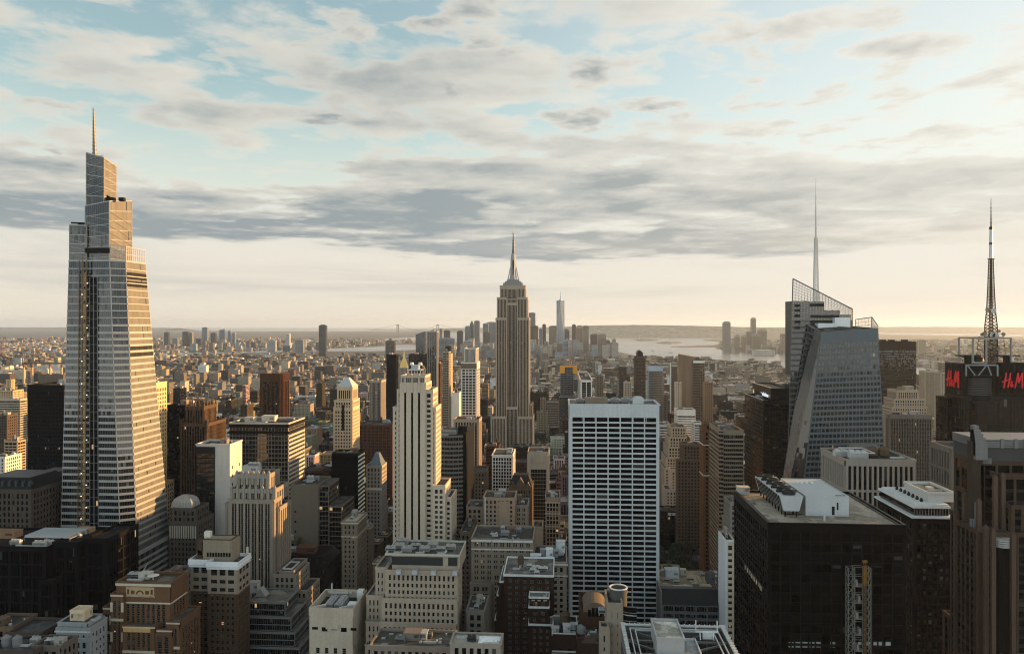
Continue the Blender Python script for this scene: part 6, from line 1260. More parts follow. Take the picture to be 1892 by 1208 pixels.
for q in range(12): yy = y0 + 10 + q * 2.4; zz = gz(1390, 1135, 300) + 8; ew.box(x0 - .08, x0 - .02, yy, yy + 1.4, zz, zz + 2)
b.end()
# builders hoist on the black slab
h = thing('construction_hoist', 'open steel hoist tower with yellow mast against the black slab front, lower right', 'hoist', (gx(1585, 288), 288, 0)); m = MB(); X = lambda px: gx(px, 288); zt = gz(1585, 1047, 288)
for a, c in ((1565, 1577), (1596, 1607)):
    lattice(m, (X(a) + X(c)) / 2, 288, 60, zt, X(c) - X(a), X(c) - X(a), 34, .22)
for q in range(30): zz = zt - q * 3.4; m.beam((X(1577), 288, zz), (X(1596), 288, zz), .2); m.beam((X(1577), 290, zz), (X(1596), 290, zz), .15)
m.build('frame', M_METAL, h, (.22, .215, .2)); y_ = MB(); lattice(y_, X(1593), 285.6, 60, gz(1593, 1040, 285.6), .8, .8, 60, .16); y_.build('mast', M_METAL, h, (.16, .1, .05)); y_ = MB(); zz = gz(1593, 1040, 285.6); lattice(y_, X(1593), 285.5, zz - 8, zz - 1, .95, .95, 6, .26); y_.beam((X(1593) - .8, 285.6, zz + .6), (X(1593) + .8, 285.6, zz + .8), .8); y_.build('mast_head', M_METAL, h, (.3, .155, .03))
for q in range(8): l = MB(); l.box(X(1578), X(1595), 286.5, 289.5, zt - 7 - q * 6, zt - 6.8 - q * 6, bottom=True); l.box(X(1579 + (q * 5) % 9), X(1583 + (q * 5) % 9), 287, 289, zt - 6.8 - q * 6, zt - 4.6 - q * 6); l.build('landing', M_METAL, h, (.25, .24, .21))
# dark block with white terraced roof
b = hb('office_building', 'dark office with white terraced roof and glazed top storey, right of the black slab', 1688, 1759, 957, 416, pxb=1622, st=ST(3.0, 3.9, 1.2, 1.4, .25, .2, 1.2, 3.0), gear='', wall=(.007, .007, .0075), glass=(.003, .003, .0035), visbot=1208, lit=.006, par=0, roof=(.3, .3, .29), trim=(.55, .55, .53)); x0, x1, y0, y1, z = b.ext
T = b['trim']; T.box(x0 - 1.4, x1 + 1, y0 - 1.2, y1 + 2, z, z + 1.0, bottom=True)
gl = MB(); gl.box(x0 + 1, x1 - 1, y0 + 1.6, y1 - 1, z + 1, z + 5); b.sub('glazed_storey', gl, M_MIRROR, (.015, .016, .018, .02)); mu = MB()
for q in range(13): xx = x0 + 1 + (x1 - x0 - 2) * q / 12; mu.box(xx - .1, xx + .1, y0 + 1.45, y0 + 1.6, z + 1, z + 5)
b.sub('mullion', mu, M_METAL, (.3, .3, .3))
T.box(x0 + .2, x1 - .2, y0 + .8, y1, z + 5, z + 6.2, bottom=True); T.box(x0 + 2, x1 - .8, y0 + 2, y1 - .5, z + 6.2, z + 7.0)
k = lambda px, y: gx(px, y); xa, xb = k(1711, 426), k(1761, 426); ph = MB(); ph.box(xa, xb, 424, 452, z + 7, z + 11); ring_box(ph, xa - .4, xb + .4, 423.6, 452.4, z + 11, z + 12.4, .7); o = b.sub('penthouse', ph, M_METAL, (.52, .52, .5))
q = MB(); q.box(xa + 1, xb - 1, 426, 450, z + 11.05, z + 11.2); q.build('penthouse_roof', M_ROOF, o, (.22, .215, .2)); q = MB(); q.box(xa + 5, xb - 3, 432, 432.5, z + 11, z + 12); q.box(xa + 6, xa + 9, 436, 440, z + 11, z + 12.4); q.build('roof_unit', M_METAL, o, (.45, .42, .36))
for i in range(7): sh = MB(); yy = 424 + i * 5; sh.cyl(xa - 3.4, yy, z + 7, z + 7.5, .7, .7, 8); sh.cyl(xa - 3.4, yy, z + 7.5, z + 9, 1.0, .5, 8); b.sub('planter', sh, M_BRICK, (.05, .055, .04))
b.end()
# granite deco tower at the right edge
b = B('granite_tower', 'brown granite deco tower with banded silver parapet and tall piers at the right edge', (gx(1830, 330), 330, 0), cat='skyscraper', wall=(.125, .082, .060), glass=(.003, .003, .0035), gm=M_DARKGLASS, span=(.05, .052, .054), visbot=1208, lit=.002, trim=(.46, .46, .45), roof=(.12, .115, .11))
Z = lambda py, y, px=1830: gz(px, py, y); k = lambda px, y: gx(px, y)
s_ = ST(3.9, 3.9, 1.0, 1.5, .35, .12, 1.0, 1.2, span='spandrel'); s2 = ST(6.4, 5.2, 1.0, 1.4, .5, .3, 1.0, 2.0, span='spandrel')
b.block(k(1811, 352), k(2000, 352), 352, 374, 0, Z(851, 352), s2, sides='NE', par=0); zt = Z(851, 352)
dr = MB(); cx = k(1811, 352) + 3.5; zt2 = Z(812, 352)
def rounded(x0, x1, y0, y1, r, z): return [(x0 + r - r * math.cos(a), y0 + r - r * math.sin(a), z) for a in [math.pi / 2 * i / 6 for i in range(7)]] + [(x1, y0, z), (x1, y1, z), (x0, y1, z)]
dr.loft([rounded(k(1811, 352) - .6, k(2000, 352), 351.2, 374, 4, zt), rounded(k(1811, 352) - .6, k(2000, 352), 351.2, 374, 4, zt2 - 1)]); b.sub('upper_band', dr, M_STONE, (.10, .103, .107))
bd = MB()
for i in range(4): zz = zt2 - 3.4 + i * 1.0; bd.loft([rounded(k(1811, 352) - 1.1, k(2000, 352), 350.6, 374, 4.4, zz), rounded(k(1811, 352) - 1.1, k(2000, 352), 350.6, 374, 4.4, zz + .75)], True, bottom=True)
for i in range(5): zz = zt - 1.2 + i * .55; bd.loft([rounded(k(1813, 352) - 1.1, k(1829, 352), 350.4, 356, 4.4, zz), rounded(k(1813, 352) - 1.1, k(1829, 352), 350.4, 356, 4.4, zz + .36)], True, bottom=True)
for px in (1850, 1875, 1892): bd.box(k(px, 350), k(px, 350) + 1.4, 350.2, 350.8, zt2 - 3.5, zt2 + .7)
b.sub('silver_band', bd, M_METAL, (.20, .20, .2))
fn = MB(); fx = k(1799, 353)
for i in range(5): fn.box(fx - 1 + i * .0, fx + 1.2 + i * .75, 351 - .4 * i, 354, Z(815 - (4 - i) * 7, 352, 1800) - 8, Z(786 + i * 7, 352, 1800), bottom=True)
b.sub('stepped_fin', fn, M_METAL, (.20, .20, .2))
bb_ = MB(); bb_.box(fx - 1.2, fx + 4.2, 351.5, 356, 0, Z(815, 352, 1800)); b.sub('fin_shaft', bb_, M_STONE, (.10, .07, .055))
# stepped shoulders toward the left, each with granite piers
for a, c, py, y, d in ((1792, 1812, 858, 356, 8), (1781, 1794, 905, 360, 7), (1769, 1782, 950, 364, 6), (1812, 1900, 985, 336, 20), (1845, 1980, 876, 346, 10), (1868, 1990, 935, 341, 10)):
    b.block(k(a, y), k(c, y), y, y + d, 0, Z(py, y, a), s_ if py > 880 else s2, sides='NE', foot=False, par=.6)
pr = b.part('pier', M_STONE, (.15, .10, .074))
for px, py, y in ((1766, 942, 363), (1783, 912, 358), (1808, 924, 338), (1821, 972, 333), (1834, 978, 331), (1871, 986, 330), (1838, 880, 345), (1852, 876, 345)): x = k(px, y); pr.box(x - .9, x + .9, y - 1.0, y + .6, 0, Z(py, y, px)); pr.cyl(x, y - .2, Z(py, y, px), Z(py, y, px) + .8, .75, .5, 8)
gs = b.part('steel_strip', M_METAL, (.2, .22, .235))
for px, y in ((1793, 350), (1797.5, 350), (1802, 350)): x = k(px, y); gs.box(x - .28, x + .28, 349.2, 350.2, 20, Z(1015 if px < 1800 else 985, y, px) + 14)
rc = MB(); 
for i in range(4): zz = Z(1010, 331, 1850) - .5 + i * .9; rc.loft([rc.ring(k(1852, 335), 335, zz, 4.6, 16), rc.ring(k(1852, 335), 335, zz + .6, 4.6, 16)], True, bottom=True)
b.sub('bay_band', rc, M_METAL, (.40, .40, .39)); by = MB(); by.cyl(k(1852, 335), 335, 0, Z(1010, 331, 1850) - .5, 4.2, n=16, cap=True); b.sub('round_bay', by, M_DARKGLASS, (.008, .008, .009, 0))
# lower wing along the street
xe = 187; b.block(xe, xe + 30, 308, 380, 0, 119, ST(4.4, 3.9, 1.3, 1.6, .4, .12, 1.2, 1.2, span='spandrel'), sides='NE', foot=True, par=.9); BUILT.append((k(1763, 362), k(2000, 352), 330, 380, 210, 1208)); b.end()
# narrow white building and flat deck right of the grid slab
b = hb('white_building', 'narrow tan apartment house with bright white flank, between deck roof and black slab', 1341, 1357, 1000, 500, pxb=1328, st=ST(3.0, 3.9, 1.7, 2.0, .2, .15, .9, 2.6), gear='bc', wall=(.50, .43, .32), visbot=1150, win=(.3, .27, .22), blank='E', lit=.0); x0, x1, y0, y1, z = b.ext
wf = b.part('white_flank', M_STONE, (.72, .70, .66)); wf.box(x0 - .35, x0 - .05, y0 - .2, y1, 0, z + 1.2); wf.box(x0 - .35, x1 + .3, y0 - .45, y0 - .3, z - .2, z + 1.3, bottom=True); wf.box(x0 - .36, x0 + 1.1, y0 - .42, y0 - .22, 0, z - .2); b.end()
b = hb('office_building', 'broad low building with tan cluttered deck and louvred slope, right of white grid slab', 1222, 1330, 1118, 520, D=62, st=ST(8.2, 4.4, .9, 2.0, .5, .35, 1, .6, sub=4, mw=.15), gear='', wall=(.17, .175, .175), glass=(.008, .008, .009), visbot=1140, par=0, roof=(.26, .215, .165), lit=.004); x0, x1, y0, y1, z = b.ext
sl = MB(); sl.quad((x0 + .5, y0 - .2, z - .3), (x1, y0 - .2, z - .3), (x1, y0 + 7, z + 9), (x0 + .5, y0 + 7, z + 9)); sl.quad((x0 + .5, y0 + 7, z + 9), (x1, y0 + 7, z + 9), (x1, y0 + 12, z + 9), (x0 + .5, y0 + 12, z + 9)); sl.poly([(x0 + .5, y0 - .2, z - .3), (x0 + .5, y0 + 7, z + 9), (x0 + .5, y0 + 12, z + 9), (x0 + .5, y0 + 12, z - .3)])
o = b.sub('louvred_slope', sl, M_STEEL, (.085, .09, .095)); rb = MB()
for q in range(30): T = q / 29; rb.beam((x0 + .6, y0 - .3 + 7 * T, z - .2 + 9.2 * T), (x1, y0 - .3 + 7 * T, z - .2 + 9.2 * T), .14)
rb.build('slat', M_STEEL, o, (.12, .125, .13))
k = lambda px, y: gx(px, y); zd = z + 4; dk = MB(); dk.box(x0 + 1, x1, y0 + 24, y1, z - .2, zd); b.sub('upper_deck', dk, M_ROOF, (.36, .28, .19)); pt = MB(); pt.box(x0 + .5, x1, y0 + 12, y0 + 24, z - .2, z + .2); b.sub('plant_well', pt, M_ROOF, (.05, .048, .045))
for px, y, w_, d_, h_, c in ((1241, 566, 10, 7, 6, (.5, .53, .54)), (1228, 570, 5, 5, 3.6, (.46, .45, .42)), (1262, 572, 4, 4, 4, (.5, .42, .32)), (1312, 556, 6, 6, 7, (.13, .135, .14)), (1318, 572, 5, 4, 2.5, (.55, .52, .46))): gear_bulkhead(b, k(px, y), y, zd - .1, w_, d_, h_, c)
for px, y in ((1250, 552), (1275, 560), (1285, 548), (1300, 570), (1232, 556), (1295, 536), (1306, 538), (1258, 536)): gear_chiller(b, k(px, y), y, zd if y > 546 else z, 5, 3, 1.8, 2, (.42, .37, .3))
sk = MB()
for q in range(6): sk.box(k(1270, 565) + q * 3.4, k(1270, 565) + q * 3.4 + 2.4, 553, 566, zd, zd + .8)
b.sub('skylight', sk, M_METAL, (.34, .27, .18)); gear_duct(b, k(1245, 540), k(1280, 540), 546, 541, zd - .1); wv = b.part('side_wall', M_STONE, (.22, .2, .18)); wv.box(x0 - .6, x0 + .3, y0 - 1, y0 + 22, 0, z + 9.6)
b.end()
# nearest roof at the bottom with window washing track
b = hb('office_building', 'steel edged rooftop with perimeter crane rail and grey penthouse, nearest at the bottom', 1148, 1336, 1143, 272, D=6, st=CURT, blocks=False, wall=(.12, .12, .12), glass=(.01, .01, .011), gm=M_MIRROR, visbot=1208, roof=(.075, .075, .075)); z = 150; Y1 = 276; x0, x1 = gx(1148, Y1), gx(1336, Y1)
b.block(x0, x1, 205, Y1, 0, z - 6, CURT, sides='NEW', par=0); Wl = MB(); ring_box(Wl, x0, x1, 205, Y1, z - 6.2, z, .7); b.sub('parapet', Wl, M_METAL, (.2, .2, .2))
rl = MB(); ring_box(rl, x0 - .1, x1 + .1, 204.8, Y1 + .2, z, z + .45, 1.2); ring_box(rl, x0 + 2.6, x1 - 2.6, 207, Y1 - 3, z - .2, z + .25, .35); ring_box(rl, x0 + 4.4, x1 - 4.4, 208, Y1 - 4.6, z - .2, z + .25, .35); b.sub('crane_rail', rl, M_METAL, (.46, .46, .45)); cl = MB()
for q in range(34):
    y = 206 + q * 2.1
    for x in (x0 + .2, x1 - .6): cl.box(x - .5, x + .9, y, y + .45, z + .45, z + .95, bottom=True)
for q in range(22): x = x0 + 1 + q * 1.8; cl.box(x, x + .4, Y1 - .9, Y1 - .2, z + .45, z + .9, bottom=True)
b.sub('rail_clamp', cl, M_METAL, (.52, .51, .48)); tr = MB()
ix0, ix1 = gx(1210, 258), gx(1289, 258)
for q in range(6):
    y = 212 + q * 10.5; tr.beam((x0 + 1, y, z - 1), (ix0, y, z - 1), .7); tr.beam((ix1, y, z - 1), (x1 - 1, y, z - 1), .7); tr.beam((x0 + 1, y + 10, z - 1), (ix0, y + 4, z - 1.2), .6); tr.beam((x1 - 1, y + 10, z - 1), (ix1, y + 4, z - 1.2), .6); tr.beam((x0 + 8, y, z - 6), (x0 + 8, y, z - 1), .4); tr.beam((x1 - 8, y, z - 6), (x1 - 8, y, z - 1), .4)
b.sub('steel_bracing', tr, M_METAL, (.19, .18, .165)); ph = MB(); ph.box(ix0, ix1, 205, 262, z - 6, z + .6); ring_box(ph, ix0, ix1, 205, 262, z + .6, z + 1.5, .45); b.sub('penthouse', ph, M_METAL, (.42, .43, .44)); rf = MB(); rf.quad((ix0 + .4, 205.4, z + .65), (ix1 - .4, 205.4, z + .65), (ix1 - .4, 261.6, z + .65), (ix0 + .4, 261.6, z + .65)); b.sub('penthouse_roof', rf, M_ROOF, (.36, .37, .37))
px = MB(); xa, xb = gx(1212, 252), gx(1263, 252); px.box(xa, xb, 250, 266, z + .6, z + 5.6); ring_box(px, xa - .15, xb + .15, 249.8, 266.2, z + 5.6, z + 6.5, .5); o = b.sub('lift_house', px, M_METAL, (.33, .335, .34)); q = MB(); q.quad((xa + .4, 250.4, z + 5.66), (xb - .4, 250.4, z + 5.66), (xb - .4, 265.6, z + 5.66), (xa + .4, 265.6, z + 5.66)); q.build('lift_house_roof', M_ROOF, o, (.48, .45, .38))
ex = MB(); ex.cyl(gx(1257, 243), 243, z + .6, z + 2.6, 1.5, 1.3, 14); ex.box(gx(1250, 243), gx(1262, 243), 242.3, 243.6, z + .6, z + 2.2); b.sub('exhaust_fan', ex, M_STEEL, (.05, .05, .052)); ex = MB(); ex.box(gx(1259, 232), gx(1275, 232), 231, 233.5, z + .65, z + 1.8); b.sub('roof_vent', ex, M_METAL, (.45, .45, .45)); ex = MB(); ex.box(gx(1279, 246), gx(1285, 246), 245, 247, z + .65, z + 2); b.sub('roof_unit', ex, M_METAL, (.6, .59, .56))
gd = MB(); ga, gb = gx(1285.5, 268), gx(1325, 268); yy = 268
gd.beam((ga, yy, z + 1.4), (gb, yy, z + 1.4), .5); gd.beam((ga, yy, z + 1.2), (ga, yy, z + 5.4), .35); gd.beam((gb, yy, z + 1.2), (gb, yy, z + 5.4), .35); gd.beam((ga + 1.4, yy - 1.4, z - 1), (ga + 1.4, yy, z + 1.4), .3); gd.beam((gb - 1.4, yy - 1.4, z - 1), (gb - 1.4, yy, z + 1.4), .3); gd.box((ga + gb) / 2 - 1.4, (ga + gb) / 2 + 2, yy - 1, yy + .6, z - .8, z + 1.1, bottom=True); b.sub('window_cradle', gd, M_METAL, (.62, .61, .58)); b.end(); BUILT.append((x0 - 2, x1 + 2, 150, Y1, 150, 1208))
# building with drum tank and curved balconies
b = hb('stone_building', 'tan building with curved glass balconies under a round open topped drum, bottom middle', 1122, 1150, 1118, 322, D=16, st=ST(3.2, 3.8, 2.2, 2.4, .2, .18, 1.6, 3), gear='', wall=(.30, .255, .2), visbot=1208, lit=.0); x0, x1, y0, y1, z = b.ext
dm = MB(); cx, cy = gx(1142.5, 331), 331; zt = gz(1142, 1085, 331); r = 3.8
dm.loft([dm.ring(cx, cy, z - 3, r, 28), dm.ring(cx, cy, zt, r, 28)], False); dm.loft([dm.ring(cx, cy, zt, r - .35, 28), dm.ring(cx, cy, zt - 4.5, r - .4, 28)], False); o = b.sub('drum', dm, M_BRICK, (.14, .138, .13)); rm = MB(); rm.loft([rm.ring(cx, cy, zt, r + .25, 28), rm.ring(cx, cy, zt + .4, r + .25, 28), rm.ring(cx, cy, zt + .4, r - .4, 28), rm.ring(cx, cy, zt, r - .4, 28)], False); rm.build('rim', M_METAL, o, (.62, .61, .58)); cn = MB(); cn.cyl(cx, cy, zt - 4.5, zt - 2.6, r - .5, .1, 20); cn.build('tank_cone', M_BRICK, o, (.30, .18, .11))
bl = MB(); gl = MB(); bx, byy = x1 - 1.5, 324
for q in range(8):
    zz = z - 4 - q * 3.6; 
    A = [math.pi + math.pi * .55 * i / 8 for i in range(9)]; pts = [(bx + 6.5 + 6.5 * math.cos(a), byy + 3 + 5.5 * math.sin(a)) for a in A]
    for p_, q_ in zip(pts, pts[1:]): bl.beam((*p_, zz), (*q_, zz), .34); bl.beam((*p_, zz + 1.1), (*q_, zz + 1.1), .12); gl.quad((*p_, zz), (*q_, zz), (*q_, zz + 3.4), (*p_, zz + 3.4))
b.sub('balcony_rail', bl, M_METAL, (.5, .5, .48)); b.sub('curved_glass', gl, M_DARKGLASS, (.01, .012, .014, 0)); b.block(gx(1109, 316), gx(1124, 316), 316, 322, 0, gz(1115, 1160, 316), ST(3, 3.8, 2.0, 2.2, .2, .18, 1.2, 3), foot=False, par=.6); gear_duct(b, gx(1146, 334), gx(1158, 334), 334, 336, z + 1); gear_chiller(b, gx(1112, 326), 326, z - 5, 3, 3, 2, 2); b.end()
b = hb('brick_building', 'brown brick house with arched gable window, left of the round drum', 1072, 1121, 1130, 400, D=26, st=ST(4, 3.8, 2.6, 2.4, .2, .2, 2, 14), gear='', wall=(.125, .065, .042), wm=M_BRICK, visbot=1208, lit=.0); x0, x1, y0, y1, z = b.ext
ga = MB(); xc = gx(1099, 400); A = [math.pi * i / 12 for i in range(13)]; ga.poly([(xc + 6.2 * math.cos(a), y0 - .4, z + 5.2 * math.sin(a)) for a in A]); 
for a0, a1 in zip(A, A[1:]): ga.quad((xc + 6.2 * math.cos(a0), y0 - .4, z + 5.2 * math.sin(a0)), (xc + 6.2 * math.cos(a0), y1 - 8, z + 5.2 * math.sin(a0)), (xc + 6.2 * math.cos(a1), y1 - 8, z + 5.2 * math.sin(a1)), (xc + 6.2 * math.cos(a1), y0 - .4, z + 5.2 * math.sin(a1)))
o = b.sub('arched_gable', ga, M_BRICK, (.20, .15, .11)); wn = MB()
for q in range(4): x = xc - 3.6 + q * 2; wn.box(x, x + 1.5, y0 - .55, y0 - .42, z - 2.2, z + (2.4 if q in (1, 2) else 1.4))
wn.build('arched_window', M_DARKGLASS, o, (.01, .01, .01, 0)); gear_chiller(b, gx(1118, 406), 408, z - .6, 4, 3, 3, 2); b.end()
b = hb('brick_building', 'dark brick roof crowded with wooden water tanks, right of the white coped brown building', 1022, 1066, 1173, 405, D=24, st=ST(4.4, 3.8, 3, 2.2, .25, .2, 1.5, 7), gear='', wall=(.095, .055, .042), wm=M_BRICK, visbot=1208, lit=.0, trim=(.5, .48, .45), par=.7); x0, x1, y0, y1, z = b.ext
ring_box(b['trim'], x0 - .5, x1 + .5, y0 - .5, y1 + .4, z + .75, z + 1.25, .6); gear_tank(b, gx(1044, 418), 418, z - 1, 2.9, 4.6); 
for px, y, w_, h_, c in ((1026, 409, 4, 3.2, .36), (1047, 411, 4, 4.0, .46), (1059, 416, 5, 2.6, .55), (1032, 422, 6, 3, .16)): gear_bulkhead(b, gx(px, y), y, z - .6, w_, 3.5, h_, (c, c * .98, c * .93))
gear_duct(b, gx(1052, 408), gx(1062, 408), 410, 408, z - .6); T = b['trim']
for q in range(3): T.box(x0 - .6 - q * .2, x1 + .6 + q * .2, y0 - .6 - q * .5, y0 - .3, z - 9 - q * 1.6, z - 8.2 - q * 1.6, bottom=True)
b.end()
b = hb('brick_building', 'dark low brick house with round metal tank, beside the arched gable house', 1066, 1110, 1183, 380, D=16, st=ST(4.4, 3.8, 3, 2.2, .25, .2, 1.5, 9), gear='cd', wall=(.10, .06, .045), wm=M_BRICK, visbot=1208, lit=.0); x0, x1, y0, y1, z = b.ext; gear_tank(b, gx(1073, 388), 388, z - 2.4, 2.0, 3.2, False)
g_ = MB(); xc = gx(1090, 379); A = [math.pi * i / 10 for i in range(11)]; g_.poly([(xc - 4.5, 379.4, z - 1)] + [(xc + 4.5, 379.4, z - 1)] + [(xc + 3 * math.cos(a), 379.4, z + 1 + 1.6 * math.sin(a)) for a in A]); b.sub('curved_gable', g_, M_BRICK, (.16, .11, .08)); b.end()
b = hb('brick_building', 'low roof with peeling white patches cut by the bottom edge, under the grey tiers', 832, 925, 1190, 330, D=12, st=PUNCH, gear='', wall=(.3, .27, .23), visbot=1208, roof=(.36, .33, .28), par=.4); x0, x1, y0, y1, z = b.ext
pt = MB(); pt.box(x0 + 12, x1 - .6, y0 + .6, y1 - 2, z - .55, z - .3); b.sub('white_membrane', pt, M_ROOF, (.62, .61, .58)); gear_chiller(b, x0 + 9, y0 + 5, z - .5, 4, 2.5, 2, 2, (.1, .1, .1)); gear_duct(b, x0 + 2, x0 + 7, y0 + 7, y0 + 9, z - .5); b.end()
hb('brick_building', 'small grey roof hut building between grey tiers and the white coped brown building', 862, 895, 1130, 400, D=22, st=PUNCH, gear='cbcd', wall=(.2, .18, .16), visbot=1190).end()
hb('brick_building', 'tan roof sliver with railings along the bottom edge, below the grey tiers', 684, 832, 1197, 355, D=20, st=PUNCH, gear='cbdcdb', wall=(.26, .22, .18), visbot=1208, roof=(.2, .18, .15)).end()
# canyon on the right: park, avenue buildings
b = hb('stone_building', 'light tan deco house with stepped top and metal flue, above the dark park', 1229, 1263, 905, 900, D=26, st=ST(3.4, 3.6, 2.0, 1.8, .3, .2, 1.6, 3), gear='', wall=(.40, .35, .28), visbot=935, lit=.0); x0, x1, y0, y1, z = b.ext
b.block(gx(1239, 904), gx(1256, 904), 904, 920, z, gz(1250, 868, 904), ST(3.4, 3.6, 2, 1.8, .3, .2, 1.4, 3), foot=False); f = MB(); f.beam((gx(1252, 899), 899.3, z - 30), (gx(1252, 899), 899.3, z + 22), .9); b.sub('flue_pipe', f, M_METAL, (.6, .58, .53))
b.end()
hb('brick_building', 'grey brown loft left of the light tan deco house', 1219, 1238, 858, 980, D=30, st=PUNCH, gear='bc', wall=(.27, .23, .185), visbot=935).end()
b = hb('black_building', 'black building with three white roof panels behind the dark park trees', 1219, 1272, 946, 870, D=26, st=CURT, gear='bc', wall=(.02, .02, .02), glass=(.005, .005, .005), gm=M_DARKGLASS, visbot=1000, lit=.003); x0, x1, y0, y1, z = b.ext
for q in range(3): pn = MB(); pn.box(gx(1234 + q * 8, 869), gx(1240.5 + q * 8, 869), 868.4, 869.4, z - 3.4, z - .3); b.sub('roof_panel', pn, M_METAL, (.6, .62, .63))
b.end()
hb('glass_building', 'low dark glass office with pale framed roof beside the avenue, right of the park', 1322, 1333, 953, 690, pxb=1305, st=CURT, stE=ST(1.6, 3.8, .1, .7, .05, .3, .5, 1.2), gear='cd', wall=(.20, .18, .16), glass=(.012, .013, .014), gm=M_MIRROR, visbot=1010, roof=(.3, .28, .25)).end()
hb('stone_building', 'grey plain walled block behind the narrow white flanked house', 1344, 1362, 965, 620, pxb=1334, st=PUNCH, gear='bc', wall=(.24, .225, .2), visbot=995, blank='E').end()
hb('stone_building', 'small grey slab peeking above the black slab left corner', 1349, 1363, 930, 560, D=20, st=PUNCH, gear='b', wall=(.27, .25, .22), visbot=960).end()
# ------------------------------------------------------------------ ground, water, hills
def simple(name, col, rough=.9, scale=.004, amp=.8, spec=.3, fine=0.):
    m, g, b, out = newmat(name); pos = g.n('ShaderNodeNewGeometry').outputs['Position']
    k = g.m('ADD', 1 - amp / 2, g.m('MULTIPLY', g.noise(pos, scale, 9, .72), amp))
    if fine: k = g.m('MULTIPLY', k, g.mr(g.noise(pos, fine, 4, .8), .35, .7, .5, 1.9))
    g.link(g.scale(col, k), b.inputs['Base Color']); b.inputs['Roughness'].default_value = rough; b.inputs['Specular IOR Level'].default_value = spec; return m
m = MB(); S = 55000
m.quad((-S, -3000, 0), (S, -3000, 0), (S, S, 0), (-S, S, 0)); m.build('ground', simple('asphalt_and_far_land', (.10, .097, .088), .95, .0016, 1.2, .2, .012), kind='structure')
wm_, g, bs, out = newmat('water'); pos = g.n('ShaderNodeNewGeometry').outputs['Position']
bs.inputs['Base Color'].default_value = (.17, .175, .17, 1); bs.inputs['Roughness'].default_value = .16; bs.inputs['IOR'].default_value = 1.45
bp = g.n('ShaderNodeBump'); bp.inputs['Strength'].default_value = .14; bp.inputs['Distance'].default_value = 5; g.link(g.noise(g.v('MULTIPLY', pos, (1, .5, 1)), .02, 5, .6), bp.inputs['Height']); g.link(bp.outputs[0], bs.inputs['Normal'])
g.link(g.m('ADD', .10, g.m('MULTIPLY', g.noise(pos, .0009, 5, .6), .28)), bs.inputs['Roughness'])
WATER = {
 'river': [(-320, 716), (0, 703), (60, 699), (118, 695), (200, 688), (290, 657), (420, 653), (560, 649), (690, 649), (735, 647.5), (769, 646.5), (769, 637), (735, 637), (690, 641), (560, 646), (420, 650), (290, 652), (200, 668), (118, 668), (60, 675), (0, 683), (-320, 694)],
 'harbour': [(770, 641), (800, 631), (880, 633), (1000, 633), (1105, 637), (1125, 646), (1150, 652), (1190, 660), (1240, 669), (1290, 673), (1340, 676), (1400, 679), (1470, 684), (1560, 692), (1640, 700), (1760, 710), (1892, 724), (2250, 770), (2250, 722), (1892, 694), (1760, 683), (1640, 672), (1560, 664), (1470, 655), (1435, 652.5), (1400, 651), (1360, 649), (1335, 647), (1325, 645), (1322, 642.2), (1262, 642), (1238, 641), (1240, 640), (1290, 638.5), (1322, 637), (1330, 634), (1326, 631), (1296, 629), (1300, 628), (1338, 625), (1335, 624), (1300, 621), (1260, 620), (1200, 617), (1130, 616), (1080, 615), (1000, 612.5), (900, 612), (800, 612.5), (798, 622), (770, 628)],
 'inlet': [(698, 628.5), (735, 630), (772, 629), (800, 626), (800, 622.5), (748, 624), (715, 625.5)],
 'bay': [(1560, 615.5), (1660, 618), (1892, 621.5), (2300, 626), (2300, 622.5), (1892, 618.2), (1660, 615.2), (1560, 613.8)],
 'sea': [(-300, 610.8), (150, 610), (300, 609.5), (450, 612), (640, 612.2), (730, 611.6), (790, 611), (1060, 610.5), (1060, 606), (790, 605.6), (-300, 605.6)]}
WPOLY = []
for nm, pts in WATER.items():
    G = [ground(*p) for p in pts]; WPOLY.append(np.array(G)); m = MB(); m.poly([(x, y, .4) for x, y in G]); o = m.build(nm, wm_, kind='structure')
    if len(pts) > 6:
        import bmesh
        bm = bmesh.new(); bm.from_mesh(o.data); bmesh.ops.triangulate(bm, faces=bm.faces); bm.to_mesh(o.data); bm.free()
        for p in o.data.polygons:
            if p.normal.z < 0: o.data.flip_normals(); break
def inpoly(P, x, y):
    c = False; n = len(P); j = n - 1
    for i in range(n):
        if (P[i][1] > y) != (P[j][1] > y) and x < (P[j][0] - P[i][0]) * (y - P[i][1]) / (P[j][1] - P[i][1]) + P[i][0]: c = not c
        j = i
    return c
def wet(x, y): return any(inpoly(P, x, y) for P in WPOLY)
GREENLAND = simple('wooded_land', (.15, .15, .135), .95, .002, 1.0, .1, .01)
def ridge(nm, px0, px1, Y, tops, D, seed):
    r = random.Random(seed); n = 70; m = MB(); rows = []
    for i in range(n + 1):
        t = i / n; px = px0 + (px1 - px0) * t; q = t * (len(tops) - 1); a = int(min(q, len(tops) - 2)); py = tops[a] + (tops[a + 1] - tops[a]) * (q - a) + r.uniform(-.25, .25)
        x = gx(px, Y); z = max(1, gz(px, py, Y)); rows.append(((x, Y - D, 0), (x, Y - D * .35, z * .62), (x, Y, z), (x, Y + D, 0)))
    for a, c in zip(rows, rows[1:]):
        for k in range(3): m.quad(a[k], c[k], c[k + 1], a[k + 1])
    m.build(nm, GREENLAND, kind='structure', smooth=True)
ridge('hills', 1040, 1480, 15500, [604, 601, 600.3, 600.6, 602, 603.5, 605, 606.5], 1200, 3)
ridge('hills', 800, 1120, 24000, [607, 606, 605, 604.4, 604.6, 604], 1500, 4)
ridge('hills', -200, 330, 30000, [605, 604.6, 604.6, 606], 1500, 5)
ridge('hills', 1380, 2100, 26000, [605, 604, 603.6, 604.5, 603.6], 2000, 6)
